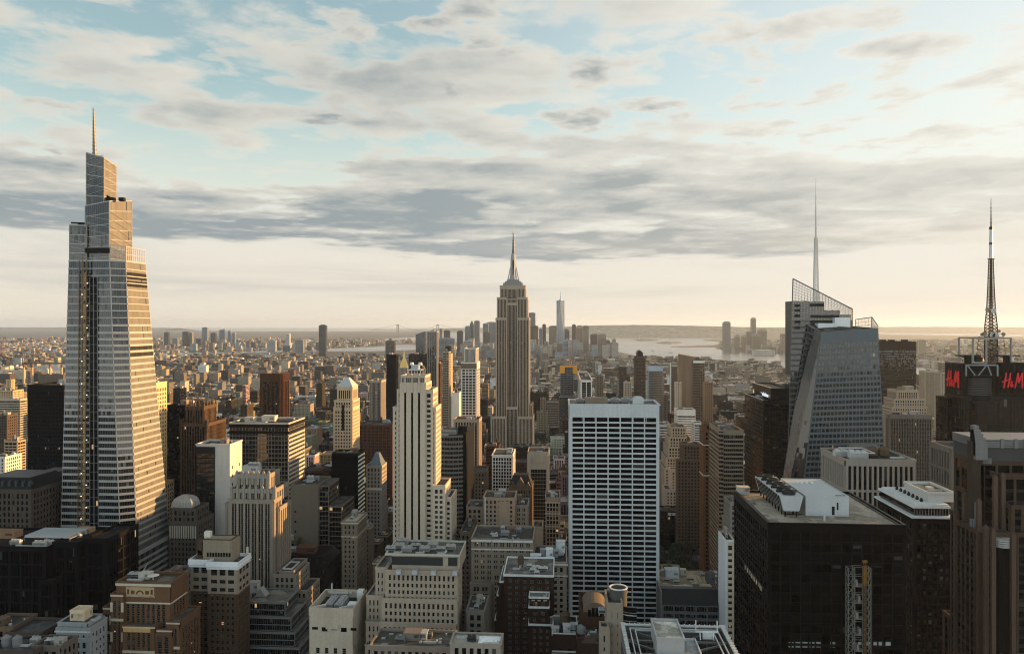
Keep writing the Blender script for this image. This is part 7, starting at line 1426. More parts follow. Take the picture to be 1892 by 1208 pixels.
for nm, pts, h in (('island', [(1168, 629), (1185, 630.2), (1222, 629.8), (1210, 628), (1186, 627)], 6), ('island', [(1211, 634.5), (1240, 635.6), (1263, 633.5), (1240, 631.6), (1222, 632)], 6), ('island', [(1180, 619.3), (1215, 620.2), (1300, 620.6), (1335, 622), (1300, 618.6), (1205, 618)], 5)):
    G = [ground(*p) for p in pts]; cx = sum(q[0] for q in G) / len(G); cy = sum(q[1] for q in G) / len(G); m = MB()
    m.loft([[(x, y, 0) for x, y in G], [(cx + (x - cx) * .93, cy + (y - cy) * .93, h) for x, y in G], [(cx + (x - cx) * .6, cy + (y - cy) * .6, h * 3) for x, y in G]]); m.build(nm, GREENLAND, kind='structure')
# statue on its island, bridge at the harbour mouth, river bridge and stacks
x, y = ground(1181, 628.4); s = thing('statue', 'tiny robed statue with raised torch on the left harbour island', 'statue', (x, y, 5)); m = MB()
m.box(x - 22, x + 22, y - 22, y + 22, 5, 17); m.loft([m.ring(x, y, 17, 11, 4), m.ring(x, y, 47, 7.5, 4)]); m.build('pedestal', M_STONE, s, (.3, .28, .25)); m = MB()
m.loft([m.ring(x, y, 47, 6.5, 10), m.ring(x, y, 62, 5.6, 10), m.ring(x, y, 74, 5.2, 10), m.ring(x, y, 80, 3.6, 10), m.ring(x, y, 82, 1.6, 10), m.ring(x, y, 85, 2.3, 10), m.ring(x, y, 88, 1.8, 10)]); m.beam((x + 4, y, 78), (x + 7, y, 92), 2.6, 1.8); m.beam((x - 4, y, 77), (x - 6, y - 2, 66), 2.6, 2); m.beam((x - 6, y - 3, 64), (x - 4.5, y - 3, 71), 2.4); m.build('figure', M_METAL, s, (.16, .24, .2)); m = MB(); m.cyl(x + 7, y, 92, 96, 1.8, .3, 8); m.build('torch', M_METAL, s, (.6, .42, .12))
s = thing('suspension_bridge', 'faint grey suspension bridge with two towers on the horizon', 'bridge', (gx(770, 17800), 17800, 0)); Yb = 17800; xa, xb = gx(735, Yb), gx(808.5, Yb); zt, zd = gz(735, 599.4, Yb), gz(735, 610.3, Yb)
for xx in (xa, xb): m = MB(); m.box(xx - 26, xx - 10, Yb - 14, Yb + 14, 0, zt); m.box(xx + 10, xx + 26, Yb - 14, Yb + 14, 0, zt); m.box(xx - 26, xx + 26, Yb - 14, Yb + 14, zt - 26, zt - 2, bottom=True); m.build('tower', M_STEEL, s, (.16, .17, .18))
m = MB(); m.box(xa - 700, xb + 700, Yb - 15, Yb + 15, zd, zd + 9, bottom=True); m.build('deck', M_STEEL, s, (.16, .17, .18)); m = MB()
for i in range(24):
    def cz(t): return zd + 14 + (zt - zd - 14) * (2 * t - 1) ** 2
    m.beam((xa + (xb - xa) * i / 24, Yb, cz(i / 24)), (xa + (xb - xa) * (i + 1) / 24, Yb, cz((i + 1) / 24)), 5)
m.beam((xa, Yb, zt), (xa - 640, Yb, zd + 6), 5); m.beam((xb, Yb, zt), (xb + 640, Yb, zd + 6), 5); m.build('cable', M_STEEL, s, (.16, .17, .18))
Yb = 4350; s = thing('suspension_bridge', 'steel river bridge with lattice tower at the far left edge', 'bridge', (gx(40, Yb), Yb, 0)); zd = gz(40, 671, Yb); zt = gz(40, 651, Yb)
for px in (41, 62): m = MB(); lattice(m, gx(px, Yb + (px - 41) * 14), Yb + (px - 41) * 14, 0, zt, 24, 16, 6, 3.4); m.build('tower', M_STEEL, s, (.13, .14, .145))
m = MB(); m.box(gx(-300, Yb), gx(140, Yb), Yb, Yb + 24, zd - 4, zd + 6, bottom=True); m.build('deck', M_STEEL, s, (.10, .105, .11)); m = MB(); x0 = gx(41, Yb)
for i in range(12): m.beam((x0 + i * 30, Yb, zd + 8 + (zt - zd - 8) * (1 - i / 12) ** 2), (x0 + (i + 1) * 30, Yb, zd + 8 + (zt - zd - 8) * (1 - (i + 1) / 12) ** 2), 3); m.beam((x0 - i * 30, Yb, zd + 8 + (zt - zd - 8) * (1 - i / 12) ** 2), (x0 - (i + 1) * 30, Yb, zd + 8 + (zt - zd - 8) * (1 - (i + 1) / 12) ** 2), 3)
m.build('cable', M_STEEL, s, (.13, .14, .145))
for i, (px, py, nm) in enumerate(((44, 673, 'leftmost tall power station chimney lit gold beside the river'), (59.5, 673, 'second power station chimney from the left beside the river'), (92.5, 672, 'power station chimney just left of the black slab, by the river'), (114, 673, 'power station chimney nearest the tallest glass tower, by the river'))):
    Yc = 2750; s = thing('chimney', nm, 'chimney', (gx(px, Yc), Yc, 0), 'power station chimneys'); zt = gz(px, py, Yc); m = MB(); m.loft([m.ring(gx(px, Yc), Yc, 0, 5, 14), m.ring(gx(px, Yc), Yc, zt - 12, 3.9, 14)]); m.build('shaft', M_BRICK, s, (.44, .30, .19)); m = MB(); m.cyl(gx(px, Yc), Yc, zt - 12, zt, 4.0, 4.0, 14); m.build('cap', M_BRICK, s, (.22, .13, .08))
hb('power_station', 'long brown power station hall under the chimneys by the river', 70, 117, 692, 2720, D=50, st=PUNCH, gear='bcd', wall=(.2, .15, .1), visbot=705).end()
# ------------------------------------------------------------------ far skyline
GLZ = (.24, .27, .30); BRN = (.19, .15, .12); SND = (.33, .28, .22); DK = (.10, .11, .12)
def needle(px, py, Y, zb, b): m = MB(); m.beam((gx(px, Y), Y + 15, zb), (gx(px, Y), Y + 15, gz(px, py, Y)), 4, 1.2); b.sub('spire', m, M_METAL, (.35, .36, .37))
# tallest far tower: square base, chamfered to a rotated square
Yw = 5750; b = B('glass_skyscraper', 'far pale glass tower tapering in long triangles with needle, right of the deco giant', (gx(1036, Yw), Yw, 0), cat='skyscraper', wall=(.3, .31, .32), glass=(.22, .26, .30), gm=M_SILVER, visbot=640, lit=0); cx, cy = gx(1035.6, Yw), Yw + 30; zt = gz(1036, 555, Yw); zb = 50; h = 31
bt = [(cx - h, cy - h, zb), (cx + h, cy - h, zb), (cx + h, cy + h, zb), (cx - h, cy + h, zb)]; r2 = h * 1.0; tp = [(cx, cy - r2, zt), (cx + r2, cy, zt), (cx, cy + r2, zt), (cx - r2, cy, zt)]
gm_ = b['glazing']
for i in range(4):
    j = (i + 1) % 4
    for tri in ((bt[i], bt[j], tp[i]), (bt[j], tp[j], tp[i])): gm_.poly(tri)
b['wall'].loft([[(x, y, 0) for x, y, z in bt], bt], False); b['roof'].poly(tp); pr = MB(); pr.cyl(cx, cy, zt, zt + 10, 12, 12, 16); b.sub('crown_ring', pr, M_METAL, (.4, .41, .42)); sp = MB(); sp.beam((cx, cy, zt), (cx, cy, gz(1036, 537, Yw)), 6, 1.5); b.sub('spire', sp, M_METAL, (.36, .37, .38)); b.end(); BUILT.append((cx - 31, cx + 31, cy - 31, cy + 31, zt, 640))
FAR = [  # px0 px1 top distance colour what
 (977, 989, 578, 6000, GLZ, 'glass_tower', 'square grey glass tower right of the deco giant shaft, far downtown'),
 (979, 994, 602, 5700, BRN, 'office_tower', 'brown slab in front of the square grey glass tower, far downtown'),
 (996, 1002, 608, 6300, GLZ, 'office_tower', 'small bluish slab second right of the square grey glass tower'),
 (1002, 1008.5, 599.5, 6400, DK, 'office_tower', 'thin dark tower midway to the needle topped far tower'),
 (1014, 1031, 602.5, 6000, SND, 'office_tower', 'broad sandy slab hard left of the needle topped far tower'),
 (1040, 1052, 612, 5900, BRN, 'office_tower', 'brown rounded block at the right foot of the needle topped far tower'),
 (1057, 1064, 600, 5900, BRN, 'office_tower', 'slim brown tower first of three right of the needle topped far tower'),
 (1064, 1078, 605, 5900, SND, 'office_tower', 'domed sandy tower second of three right of the needle topped far tower'),
 (1077, 1088, 602, 5800, SND, 'office_tower', 'flat topped sandy tower third of three right of the needle topped far tower'),
 (1091, 1106, 618, 5700, BRN, 'office_tower', 'brown apartment block with stepped top near the harbour edge'),
 (1104, 1120, 617.5, 5600, SND, 'office_tower', 'wide sandy block with stepped top near the harbour edge'),
 (1131, 1138, 626.5, 5400, SND, 'apartment_tower', 'last small tower at the harbour edge, far downtown'),
 (1118, 1127, 629, 5600, BRN, 'apartment_tower', 'low brown tower left of the last small harbour edge tower'),
 (1040, 1050, 630, 4700, GLZ, 'office_building', 'pale blue sloping office below the needle topped far tower'),
 (892, 902, 598, 6300, GLZ, 'office_tower', 'bluish tower with notched top, left of the deco giant, far downtown'),
 (899, 917, 595.5, 6500, GLZ, 'office_tower', 'broad flat bluish slab touching the deco giant left side, far downtown'),
 (868, 875, 599, 6100, (.14, .16, .18), 'stone_tower', 'dark pointed tower with pyramid cap, far downtown left of the deco giant'),
 (859, 869, 603, 6100, GLZ, 'office_tower', 'grey block left of the dark pointed far tower'),
 (876, 886, 593, 5900, (.27, .26, .25), 'apartment_tower', 'tall rippled grey tower right of the dark pointed far tower'),
 (844, 855, 612, 6000, DK, 'office_tower', 'dark squat tower left of the grey far block'),
 (820, 831, 611, 6400, DK, 'office_tower', 'dark stepped tower with peaked top above the harbour, far left downtown'),
 (812, 817, 608, 6700, GLZ, 'office_tower', 'thin grey tower right of the finned slender tower, far downtown'),
 (857, 874, 630, 5200, (.36, .34, .31), 'apartment_tower', 'pale double block below the dark pointed far tower'),
 (893, 905, 614, 5500, BRN, 'office_tower', 'brown slab below the bluish notched tower'),
 (811, 840, 625, 5300, (.25, .26, .27), 'office_building', 'wide grey block behind the finned slender tower, far downtown'),
 (712, 729, 630, 4400, (.16, .13, .11), 'apartment_tower', 'brown slab alone by the river inlet, left of the golden pyramid'),
 (589, 602, 601, 5000, (.12, .13, .14), 'glass_tower', 'dark glass slab tower standing alone on the left horizon'),
 (303, 311, 614, 8200, DK, 'office_tower', 'dark tower at the left end of the far borough skyline'),
 (337, 348, 613, 8000, DK, 'office_tower', 'dark slab with gold edged twin in the far borough skyline'),
 (346, 355, 615, 8050, SND, 'office_tower', 'gold edged slab beside the dark slab in the far borough skyline'),
 (373, 383, 605, 8400, GLZ, 'office_tower', 'tallest pale tower of the far borough skyline'),
 (389, 398, 615, 8100, DK, 'office_tower', 'dark tower right of the tallest pale tower, far borough'),
 (405, 415, 610, 8300, GLZ, 'office_tower', 'slanted top tower in the far borough skyline'),
 (421, 426, 612, 8300, GLZ, 'office_tower', 'thin grey tower right of the slanted top tower, far borough'),
 (429, 434, 615, 8300, GLZ, 'office_tower', 'thinnest tower at the right end of the far borough cluster'),
 (528, 535, 617, 7600, (.5, .5, .48), 'office_tower', 'white slim tower alone between far borough and dark glass slab'),
 (362, 371, 626, 7600, DK, 'office_tower', 'low dark block under the tallest pale tower, far borough'),
 (318, 328, 625, 7900, GLZ, 'office_tower', 'grey stub between the two dark far borough towers'),
 (494, 509, 629, 7000, (.36, .37, .37), 'office_building', 'white twin block left of the white slim tower, far borough'),
 (545, 560, 628, 6600, (.27, .27, .27), 'apartment_tower', 'grey apartment pair right of the white slim tower'),
 (1336, 1350, 597, 7300, (.27, .25, .23), 'glass_tower', 'round topped tower at the water edge across the river'),
 (1388, 1397, 590, 7600, (.30, .27, .23), 'glass_tower', 'tallest thin tower across the river right of the round topped one'),
 (1380, 1389, 613, 7500, (.25, .22, .18), 'office_tower', 'short tower hugging the left of the tallest thin tower across the river'),
 (1401, 1417, 611, 7500, (.28, .24, .19), 'office_tower', 'arched top tower right of the tallest thin tower across the river'),
 (1390, 1406, 620, 7000, (.26, .22, .17), 'office_tower', 'broad low tower in front of the arched top tower across the river'),
 (1358, 1367, 622, 7300, (.28, .24, .19), 'apartment_tower', 'short tower right of the round topped tower across the river'),
 (1371, 1380, 622, 7400, (.28, .24, .19), 'apartment_tower', 'second short tower right of the round topped tower across the river'),
 (1443, 1460, 617, 6800, (.28, .24, .19), 'apartment_tower', 'broad pale slab across the river touching the faceted glass tower'),
 (1392, 1432, 647, 6300, (.5, .47, .42), 'office_building', 'long low white waterfront building across the river'),
 (1697, 1711, 628, 6500, (.30, .26, .2), 'apartment_tower', 'hazy slab across the river right of the dark bronze slab'),
 (1712, 1728, 655, 5600, (.3, .26, .2), 'apartment_tower', 'hazy low slab across the river, above the flared tower')]
FST = ST(7, 8, 1.6, 2.6, .6, .5, 2.2, 5)
for px0, px1, py, Y, col, nm, lab in FAR:
    b = hb(nm, lab, px0, px1, py, Y, D=32, st=FST, gear='', wall=col, glass=(.04, .045, .05), visbot=py + 12, cat='tower', lit=0, par=0); x0, x1, y0, y1, z = b.ext; cx = (x0 + x1) / 2; w = x1 - x0
    cap = MB()
    if 'point' in lab and 'pyramid' in lab: cap.loft([[(x0, y0, z), (x1, y0, z), (x1, y1, z), (x0, y1, z)], [(cx - 2, y0 + 14, z + 30), (cx + 2, y0 + 14, z + 30), (cx + 2, y0 + 18, z + 30), (cx - 2, y0 + 18, z + 30)]])
    elif 'round' in lab or 'arch' in lab or 'domed' in lab: cap.loft([[(x0 + w * a, y0, z + h), (x1 - w * a, y0, z + h), (x1 - w * a, y1, z + h), (x0 + w * a, y1, z + h)] for a, h in ((.02, 0), (.06, 8), (.16, 14), (.3, 18))])
    elif 'slant' in lab or 'slop' in lab: cap.loft([[(x0, y0, z), (x1, y0, z), (x1, y1, z), (x0, y1, z)], [(x0, y0, z + 2), (x1, y0, z + 18), (x1, y1, z + 18), (x0, y1, z + 2)]])
    else: cap.box(x0 + w * .3, x1 - w * .2, y0 + 6, y1 - 6, z - .5, z + 5); cap.box(x0 + w * .12, x0 + w * .3, y0 + 8, y1 - 8, z - .5, z + 3)
    b.sub('roof_cap', cap, M_METAL, tuple(c * .9 for c in col)); b.end()
# ------------------------------------------------------------------ avenue beside the park, cars and trees
AV = [-4700, -4450, -4200, -3950, -3700, -3450, -3200, -2950, -2700, -2450, -2200, -2000, -1810, -1620, -1440, -1260, -1080, -890, -720, -560, -425, -285, -142, 166, 440, 715, 990, 1265, 1530, 1800, 2080, 2360, 2640, 2920]
rd = MB(); mk = MB(); kb = MB()
for a in (-142, 166): rd.quad((a - 9, 100, .004 + .05), (a + 9, 100, .054), (a + 9, 2600, .054), (a - 9, 2600, .054)); kb.box(a + 9, a + 14, 100, 2600, 0, .15); kb.box(a - 14, a - 9, 100, 2600, 0, .15)
for i in range(200):
    for a in (-142, 166):
        for o in (-3.2, 0, 3.2): mk.quad((a + o - .09, 120 + i * 12, .06), (a + o + .09, 120 + i * 12, .06), (a + o + .09, 124 + i * 12, .06), (a + o - .09, 124 + i * 12, .06))
rd.build('road', simple('asphalt', (.055, .055, .056), .85, .05, .5), kind='structure'); mk.build('road_markings', plain('road_paint', (.6, .6, .57)), kind='structure'); kb.build('pavement', simple('paving', (.2, .19, .175), .9, .2, .4), kind='structure')
rc = random.Random(8)
cols = (('yellow', (.6, .36, .02)), ('white', (.7, .7, .68)), ('black', (.015, .015, .017)), ('silver', (.4, .4, .41)), ('red', (.3, .02, .02)))
def car(x, y, cn, col, lab):
    c = thing('parked_car', lab, 'car', (x, y, .06), 'cars on the avenue beside the park'); m = MB()
    m.loft([[(x - .9, y - 2.2, .35), (x + .9, y - 2.2, .35), (x + .9, y + 2.2, .35), (x - .9, y + 2.2, .35)], [(x - .92, y - 2.25, .7), (x + .92, y - 2.25, .7), (x + .92, y + 2.25, .7), (x - .92, y + 2.25, .7)], [(x - .85, y - 2.1, .98), (x + .85, y - 2.1, .98), (x + .85, y + 2.1, .98), (x - .85, y + 2.1, .98)]]); m.build('body', M_METAL, c, col)
    m = MB(); m.loft([[(x - .8, y - 1.5, .98), (x + .8, y - 1.5, .98), (x + .8, y + 1.2, .98), (x - .8, y + 1.2, .98)], [(x - .66, y - 1.0, 1.48), (x + .66, y - 1.0, 1.48), (x + .66, y + .7, 1.48), (x - .66, y + .7, 1.48)]]); m.build('cabin', M_DARKGLASS, c, (.01, .01, .012, 0))
    for sx in (-.8, .8):
        for sy in (-1.4, 1.4): m = MB(); m.loft([[(x + sx + d, y + sy + .33 * math.cos(k * math.pi / 5), .39 + .33 * math.sin(k * math.pi / 5)) for k in range(10)] for d in (-.1, .1)], True); m.build('wheel', M_STEEL, c, (.02, .02, .02))
for i, (y, o, ci) in enumerate(((838, -6.8, 1), (852, -2, 0), (874, 2.5, 2), (905, -6.8, 3), (930, 5.6, 0), (966, 1.8, 1), (1010, -4.6, 2), (1050, 2.2, 3), (1100, -2, 0), (1150, 5, 1))):
    cn, col = cols[ci]; car(166 + o, y, cn, col, '%s car on the avenue beside the park, %s from the near end' % (cn, 'first second third fourth fifth sixth seventh eighth ninth tenth'.split()[i]))
LEAF = simple('leaves', (.045, .052, .028), .8, .3, 1.0, .2); TRK = plain('bark', (.07, .05, .035), .9)
def crown_mesh(seed):
    r = random.Random(seed); m = MB(); blobs = [(r.gauss(0, 2.2), r.gauss(0, 2.2), r.uniform(-1.8, 3.0), r.uniform(1.3, 2.4)) for _ in range(13)]
    for bx, by, bz, br in blobs:
        for _ in range(46):
            d = V((r.gauss(0, 1), r.gauss(0, 1), r.gauss(0, 1))).normalized() * br * r.uniform(.6, 1.05); p = V((bx, by, bz)) + d; u = V((r.gauss(0, 1), r.gauss(0, 1), r.gauss(0, .6))).normalized(); w = u.cross(d).normalized(); s_ = r.uniform(.35, .7)
            m.quad(p - u * s_ - w * s_ * .6, p + u * s_ - w * s_ * .6, p + u * s_ + w * s_ * .6, p - u * s_ + w * s_ * .6)
    return m
tm = MB(); tm.loft([tm.ring(0, 0, 0, .5, 8), tm.ring(0, 0, 4, .36, 8), tm.ring(.2, .1, 8, .16, 8)]); 
for a in range(5): tm.beam((0, 0, 4.5 + a * .5), (3 * math.cos(a * 1.3), 3 * math.sin(a * 1.3), 8 + a * .4), .28, .08)
crowns = []; trunk0 = None; rt = random.Random(5); nt = 0
for i in range(9):
    for j in range(4):
        x, y = 92 + j * 15 + rt.uniform(-3, 3), 700 + i * 17 + rt.uniform(-4, 4)
        if x > 147: continue
        t = thing('park_tree', 'dark leafy tree in the park beside the avenue, behind the broad low deck building', 'tree', (x, y, 0), 'trees in the park'); s_ = rt.uniform(1.1, 1.6)
        if len(crowns) < 4: o = crown_mesh(nt + 1).build('crown', LEAF); crowns.append(o)
        else: o = crowns[nt % 4].copy(); scene.collection.objects.link(o)
        o.parent = t; o.location = (0, 0, 9.5 * s_); o.scale = (s_, s_, s_); o.rotation_euler = (0, 0, rt.uniform(0, 6))
        if trunk0 is None: trunk0 = tm.build('trunk', TRK); o = trunk0
        else: o = trunk0.copy(); scene.collection.objects.link(o)
        o.parent = t; o.scale = (s_, s_, s_); nt += 1
for nm, px, py in (('small white ferry with wake crossing the harbour near the islands', 1205, 648), ('small pale boat in the harbour left of the cranes', 1238, 652)):
    x, y = ground(px, py); s = thing('ferry', nm, 'boat', (x, y, 0)); m = MB(); m.loft([[(x - 14, y - 5, .3), (x + 16, y - 5, .3), (x + 24, y, .3), (x + 16, y + 5, .3), (x - 14, y + 5, .3)], [(x - 15, y - 6, 4), (x + 18, y - 6, 4), (x + 27, y, 4), (x + 18, y + 6, 4), (x - 15, y + 6, 4)]]); m.build('hull', M_METAL, s, (.3, .3, .3)); m = MB(); m.box(x - 12, x + 12, y - 4.5, y + 4.5, 4, 9); m.box(x - 4, x + 8, y - 3.5, y + 3.5, 9, 12); m.build('cabin', M_METAL, s, (.6, .6, .58))
LANDMARKS = [dict(px=p, t=t, Y=Y) for p, t, Y in ((-10, 'gold flat topped block', 1350), (85, 'black slab tower', 720), (200, 'tallest glass tower', 525), (297, 'gold stone tower', 652), (360, 'brown gothic tower', 668), (425, 'white slab tower', 600), (490, 'wide striped office', 640), (505, 'rust brown tower', 1320), (560, 'tan blank slab', 600), (638, 'copper pyramid tower', 800), (642, 'black striped slab', 660), (692, 'slate pyramid tower', 700), (765, 'stripe tower', 560), (838, 'curved grey office', 660), (866, 'white hotel tower', 905), (930, 'white framed box', 800), (947, 'deco giant', 1290), (1000, 'dark glass front', 760), (1048, 'orange netted tower', 1500), (1135, 'white grid slab', 545), (1184, 'striped pointed tower', 1750), (1212, 'gold mirroring block', 1650), (1258, 'tan ziggurat', 945), (1290, 'gridded apartment slab', 1560), (1312, 'red brown brick tower', 700), (1353, 'bronze corner tower', 650), (1420, 'black wordmark tower', 720), (1545, 'faceted tower', 588), (1660, 'dark bronze slab', 1290), (1682, 'ribbed grey tower', 760), (1720, 'flared apartment tower', 1750), (1830, 'transmitter tower', 592))]
# ------------------------------------------------------------------ the city between: individuals near, one mass far
rf_ = random.Random(41)
HERO = list(BUILT)
def hero_cols():
    out = []
    for (x0, x1, y0, y1, z1, vb) in HERO:
        ps = [project(x, y, 0)[0] for x in (x0, x1) for y in (y0, y1)]; out.append((min(ps), max(ps), y0, vb))
    return out
HC = hero_cols()
LIMITS = [(1222, 1330, 1000, 1034), (1226, 1262, 905, 935), (1255, 1325, 700, 1034), (975, 1050, 760, 955), (1620, 1760, 1200, 715), (1690, 1760, 1700, 720), (1050, 1220, 1300, 730)]
def clash(x0, x1, y0, y1, g=3):
    for (a, b_, c, d, z, v) in HERO:
        if x0 < b_ + g and x1 > a - g and y0 < d + g and y1 > c - g: return True
    return False
def row_limit(y):                                       # how high infill at this distance may reach in the picture
    for yy, py in ((500, 985), (700, 900), (900, 835), (1200, 765), (1500, 722), (1900, 695), (2400, 677), (3200, 656), (4600, 636), (6500, 624), (9000, 615)):
        if y <= yy: return py
    return 611
LOTS = []                                               # x0 x1 y0 y1 h
def lots():
    y = 330
    while y < 5200:
        far = y > 2600
        stepy = 80
        for a0, a1 in zip(AV, AV[1:]):
            lo, hi = a0 + 15, a1 - 15
            xl, xr = gx(-30, y), gx(1925, y)
            if hi < xl - 60 or lo > xr + 60: continue
            for row in (0, 1):
                ya, yb = y + row * 31, y + row * 31 + 29
                x = lo
                while x < hi - 8:
                    w = min(rf_.choice((14, 18, 22, 26, 32, 44)) * (1.25 if far else 1), hi - x)
                    if hi - (x + w) < 9: w = hi - x
                    X0, X1 = x, x + w - .25; x += w
                    if X1 < xl - 40 or X0 > xr + 40: continue
                    if clash(X0, X1, ya, yb): continue
                    cx, cy = (X0 + X1) / 2, (ya + yb) / 2
                    if 60 < cx < 152 and 640 < cy < 866: continue
                    if y > 2200 and wet(cx, cy): continue
                    if y < 700: h = rf_.triangular(14, 70, 30)
                    elif y < 1300: h = rf_.triangular(16, 85, 38)
                    elif y < 2100: h = rf_.triangular(14, 62, 28) if rf_.random() < .93 else rf_.uniform(60, 105)
                    elif y < 4300: h = rf_.triangular(9, 26, 15) if rf_.random() < .93 else rf_.uniform(35, 62)
                    else: h = rf_.triangular(12, 60, 24)
                    p = [project(xx, ya, 0)[0] for xx in (X0, X1)] + [project(xx, yb, 0)[0] for xx in (X0, X1)]; pa, pb = min(p), max(p)
                    pm, zc = (pa + pb) / 2, None
                    lim = row_limit(ya) - (rf_.random() ** 3) * 30
                    for (a, b_, yy, vb) in HC:
                        if yy > yb and a < pb and b_ > pa: lim = max(lim, vb + rf_.uniform(-2, 10))
                    for (a, b_, yy, vb) in LIMITS:
                        if yb < yy and a < pb and b_ > pa: lim = max(lim, vb)
                    h = min(h, gz(pm, lim, ya))
                    if h < 7:
                        if gz(pm, lim, ya) < 5: continue
                        h = 7
                    LOTS.append((X0, X1, ya, yb, h))
        y += stepy
lots()
# what is really in view: a small depth raster with the named towers in front
Wb, Hb = 473, 302; zb_ = np.full((Hb, Wb), 1e9); own = np.full((Hb, Wb), -1, dtype=np.int32)
def splat(i, x0, x1, y0, y1, z):
    c = [project(x, y, h) for x in (x0, x1) for y in (y0, y1) for h in (0, z)]
    a, b_ = min(q[0] for q in c) / 4, max(q[0] for q in c) / 4; t = min(q[1] for q in c) / 4; u = max(q[1] for q in c) / 4
    ia, ib, it, iu = max(0, int(a)), min(Wb, int(b_) + 1), max(0, int(t)), min(Hb, int(u) + 1)
    if ib <= ia or iu <= it: return
    s = zb_[it:iu, ia:ib]; k = s > y0; s[k] = y0; own[it:iu, ia:ib][k] = i
for q in HERO: splat(-2, *q[:5])
for i, q in enumerate(LOTS): splat(i, *q)
cnt = np.bincount(own[own >= 0].ravel(), minlength=len(LOTS))
order = sorted(range(len(LOTS)), key=lambda i: -cnt[i]); near = [i for i in order if LOTS[i][2] < 2400 and cnt[i] >= 2][:NEAR_MAX]; nearset = set(near)
PAL = [('tan', (.34, .265, .18)), ('brown', (.17, .115, .075)), ('dark brown', (.09, .062, .045)), ('red brick', (.18, .092, .058)), ('grey', (.26, .25, .235)), ('cream', (.46, .38, .27)), ('white', (.62, .6, .55)), ('buff', (.38, .29, .185)), ('black glass', (.012, .012, .013)), ('grey brown', (.21, .175, .135))]
PW = [5, 5, 4, 2, 4, 3, 3, 4, 1.5, 4]
LAND = [(B_['px'], B_['t'], B_['Y']) for B_ in LANDMARKS]
used_labels = set(); tally = {}
ORD = 'first second third fourth fifth sixth seventh eighth ninth tenth eleventh twelfth thirteenth fourteenth fifteenth sixteenth seventeenth eighteenth nineteenth twentieth'.split()
for i in sorted(near, key=lambda i: LOTS[i][2]):
    X0, X1, ya, yb, h = LOTS[i]; rr = random.Random(i * 7 + 1)
    cn, col = rr.choices(PAL, PW)[0]; col = tuple(c * rr.uniform(.6, .88) for c in col)
    st = rr.choice((PUNCH, PAIR, PUNCH, DECO, RIBS, BAND)) if cn != 'black glass' else CURT
    px = project((X0 + X1) / 2, ya, h)[0]
    gearl = rr.choice(('b', 'bt', 'bc', 'bct', 't', 'bd', 'bcd')) if ya < 1500 else rr.choice(('b', 'b', 'bt', 'c'))
    size = 'tall' if h > 62 else ('mid height' if h > 32 else 'low')
    lm = min(LAND, key=lambda l: abs(l[0] - px) + (0 if l[2] < ya + 400 else 40)); dx = px - lm[0]
    feat = 'with water tank' if 't' in gearl else ('with cooling units' if 'c' in gearl else 'with roof hut')
    rel = ('behind' if abs(dx) < 26 else ('left of' if dx < 0 else 'right of')) if ya > lm[2] else ('in front of' if abs(dx) < 26 else ('left of' if dx < 0 else 'right of'))
    lab = '%s %s building %s %s the %s' % (size, cn, feat, rel, lm[1]); n = tally.get(lab, 0); tally[lab] = n + 1
    if n: lab = '%s %s building %s %s the %s, %s back' % (size, cn, feat, rel, lm[1], ORD[min(n, 19)])
    b = B('brick_building' if cn in ('red brick', 'brown', 'dark brown') else ('glass_building' if cn == 'black glass' else 'stone_building'), lab, ((X0 + X1) / 2, ya, 0), group='midtown street buildings', wall=col, glass=(.014, .015, .017), lit=.003, roof=rr.choice(((.07, .068, .065), (.12, .115, .11), (.22, .20, .17), (.34, .33, .31))), wm=M_BRICK if 'br' in cn else None)
    if h > 40 and rr.random() < .5:
        h1 = h * rr.uniform(.6, .82); s_ = rr.uniform(2.5, 5); b.block(X0, X1, ya, yb, 0, h1, st, par=.9); b.block(X0 + s_ * rr.random(), X1 - s_ * rr.random(), ya + s_, yb, h1, h, st, par=.8); kit(b, X0 + s_ + .6, X1 - s_ - .6, ya + s_ + .6, yb - .6, h - .6, i, gearl)
    else: b.block(X0, X1, ya, yb, 0, h, st, par=.9); kit(b, X0 + .6, X1 - .6, ya + .6, yb - .6, h - .6, i, gearl)
    b.end()
# the mass: all other blocks, boroughs across the water, housing slabs
def facade_mat():
    m, g, b, out = newmat('far_facade'); c = g.n('ShaderNodeAttribute', attribute_name='Col').outputs['Color']; uv = g.n('ShaderNodeUVMap', uv_map='UVMap').outputs[0]
    u, v_, _ = g.sep(uv); fu, fv = g.m('FRACT', g.m('DIVIDE', u, 3.3)), g.m('FRACT', g.m('DIVIDE', v_, 3.6))
    w = g.m('MULTIPLY', g.m('MULTIPLY', g.m('GREATER_THAN', fu, .32), g.m('LESS_THAN', fu, .74)), g.m('MULTIPLY', g.m('GREATER_THAN', fv, .3), g.m('LESS_THAN', fv, .78)))
    pos = g.n('ShaderNodeNewGeometry').outputs['Position']; k = g.mr(g.noise(pos, .06, 5, .7), .3, .7, .7, 1.25)
    g.link(g.mix(w, g.scale(c, k), (.02, .022, .025)), b.inputs['Base Color']); g.link(g.m('SUBTRACT', .9, g.m('MULTIPLY', w, .75)), b.inputs['Roughness']); return m
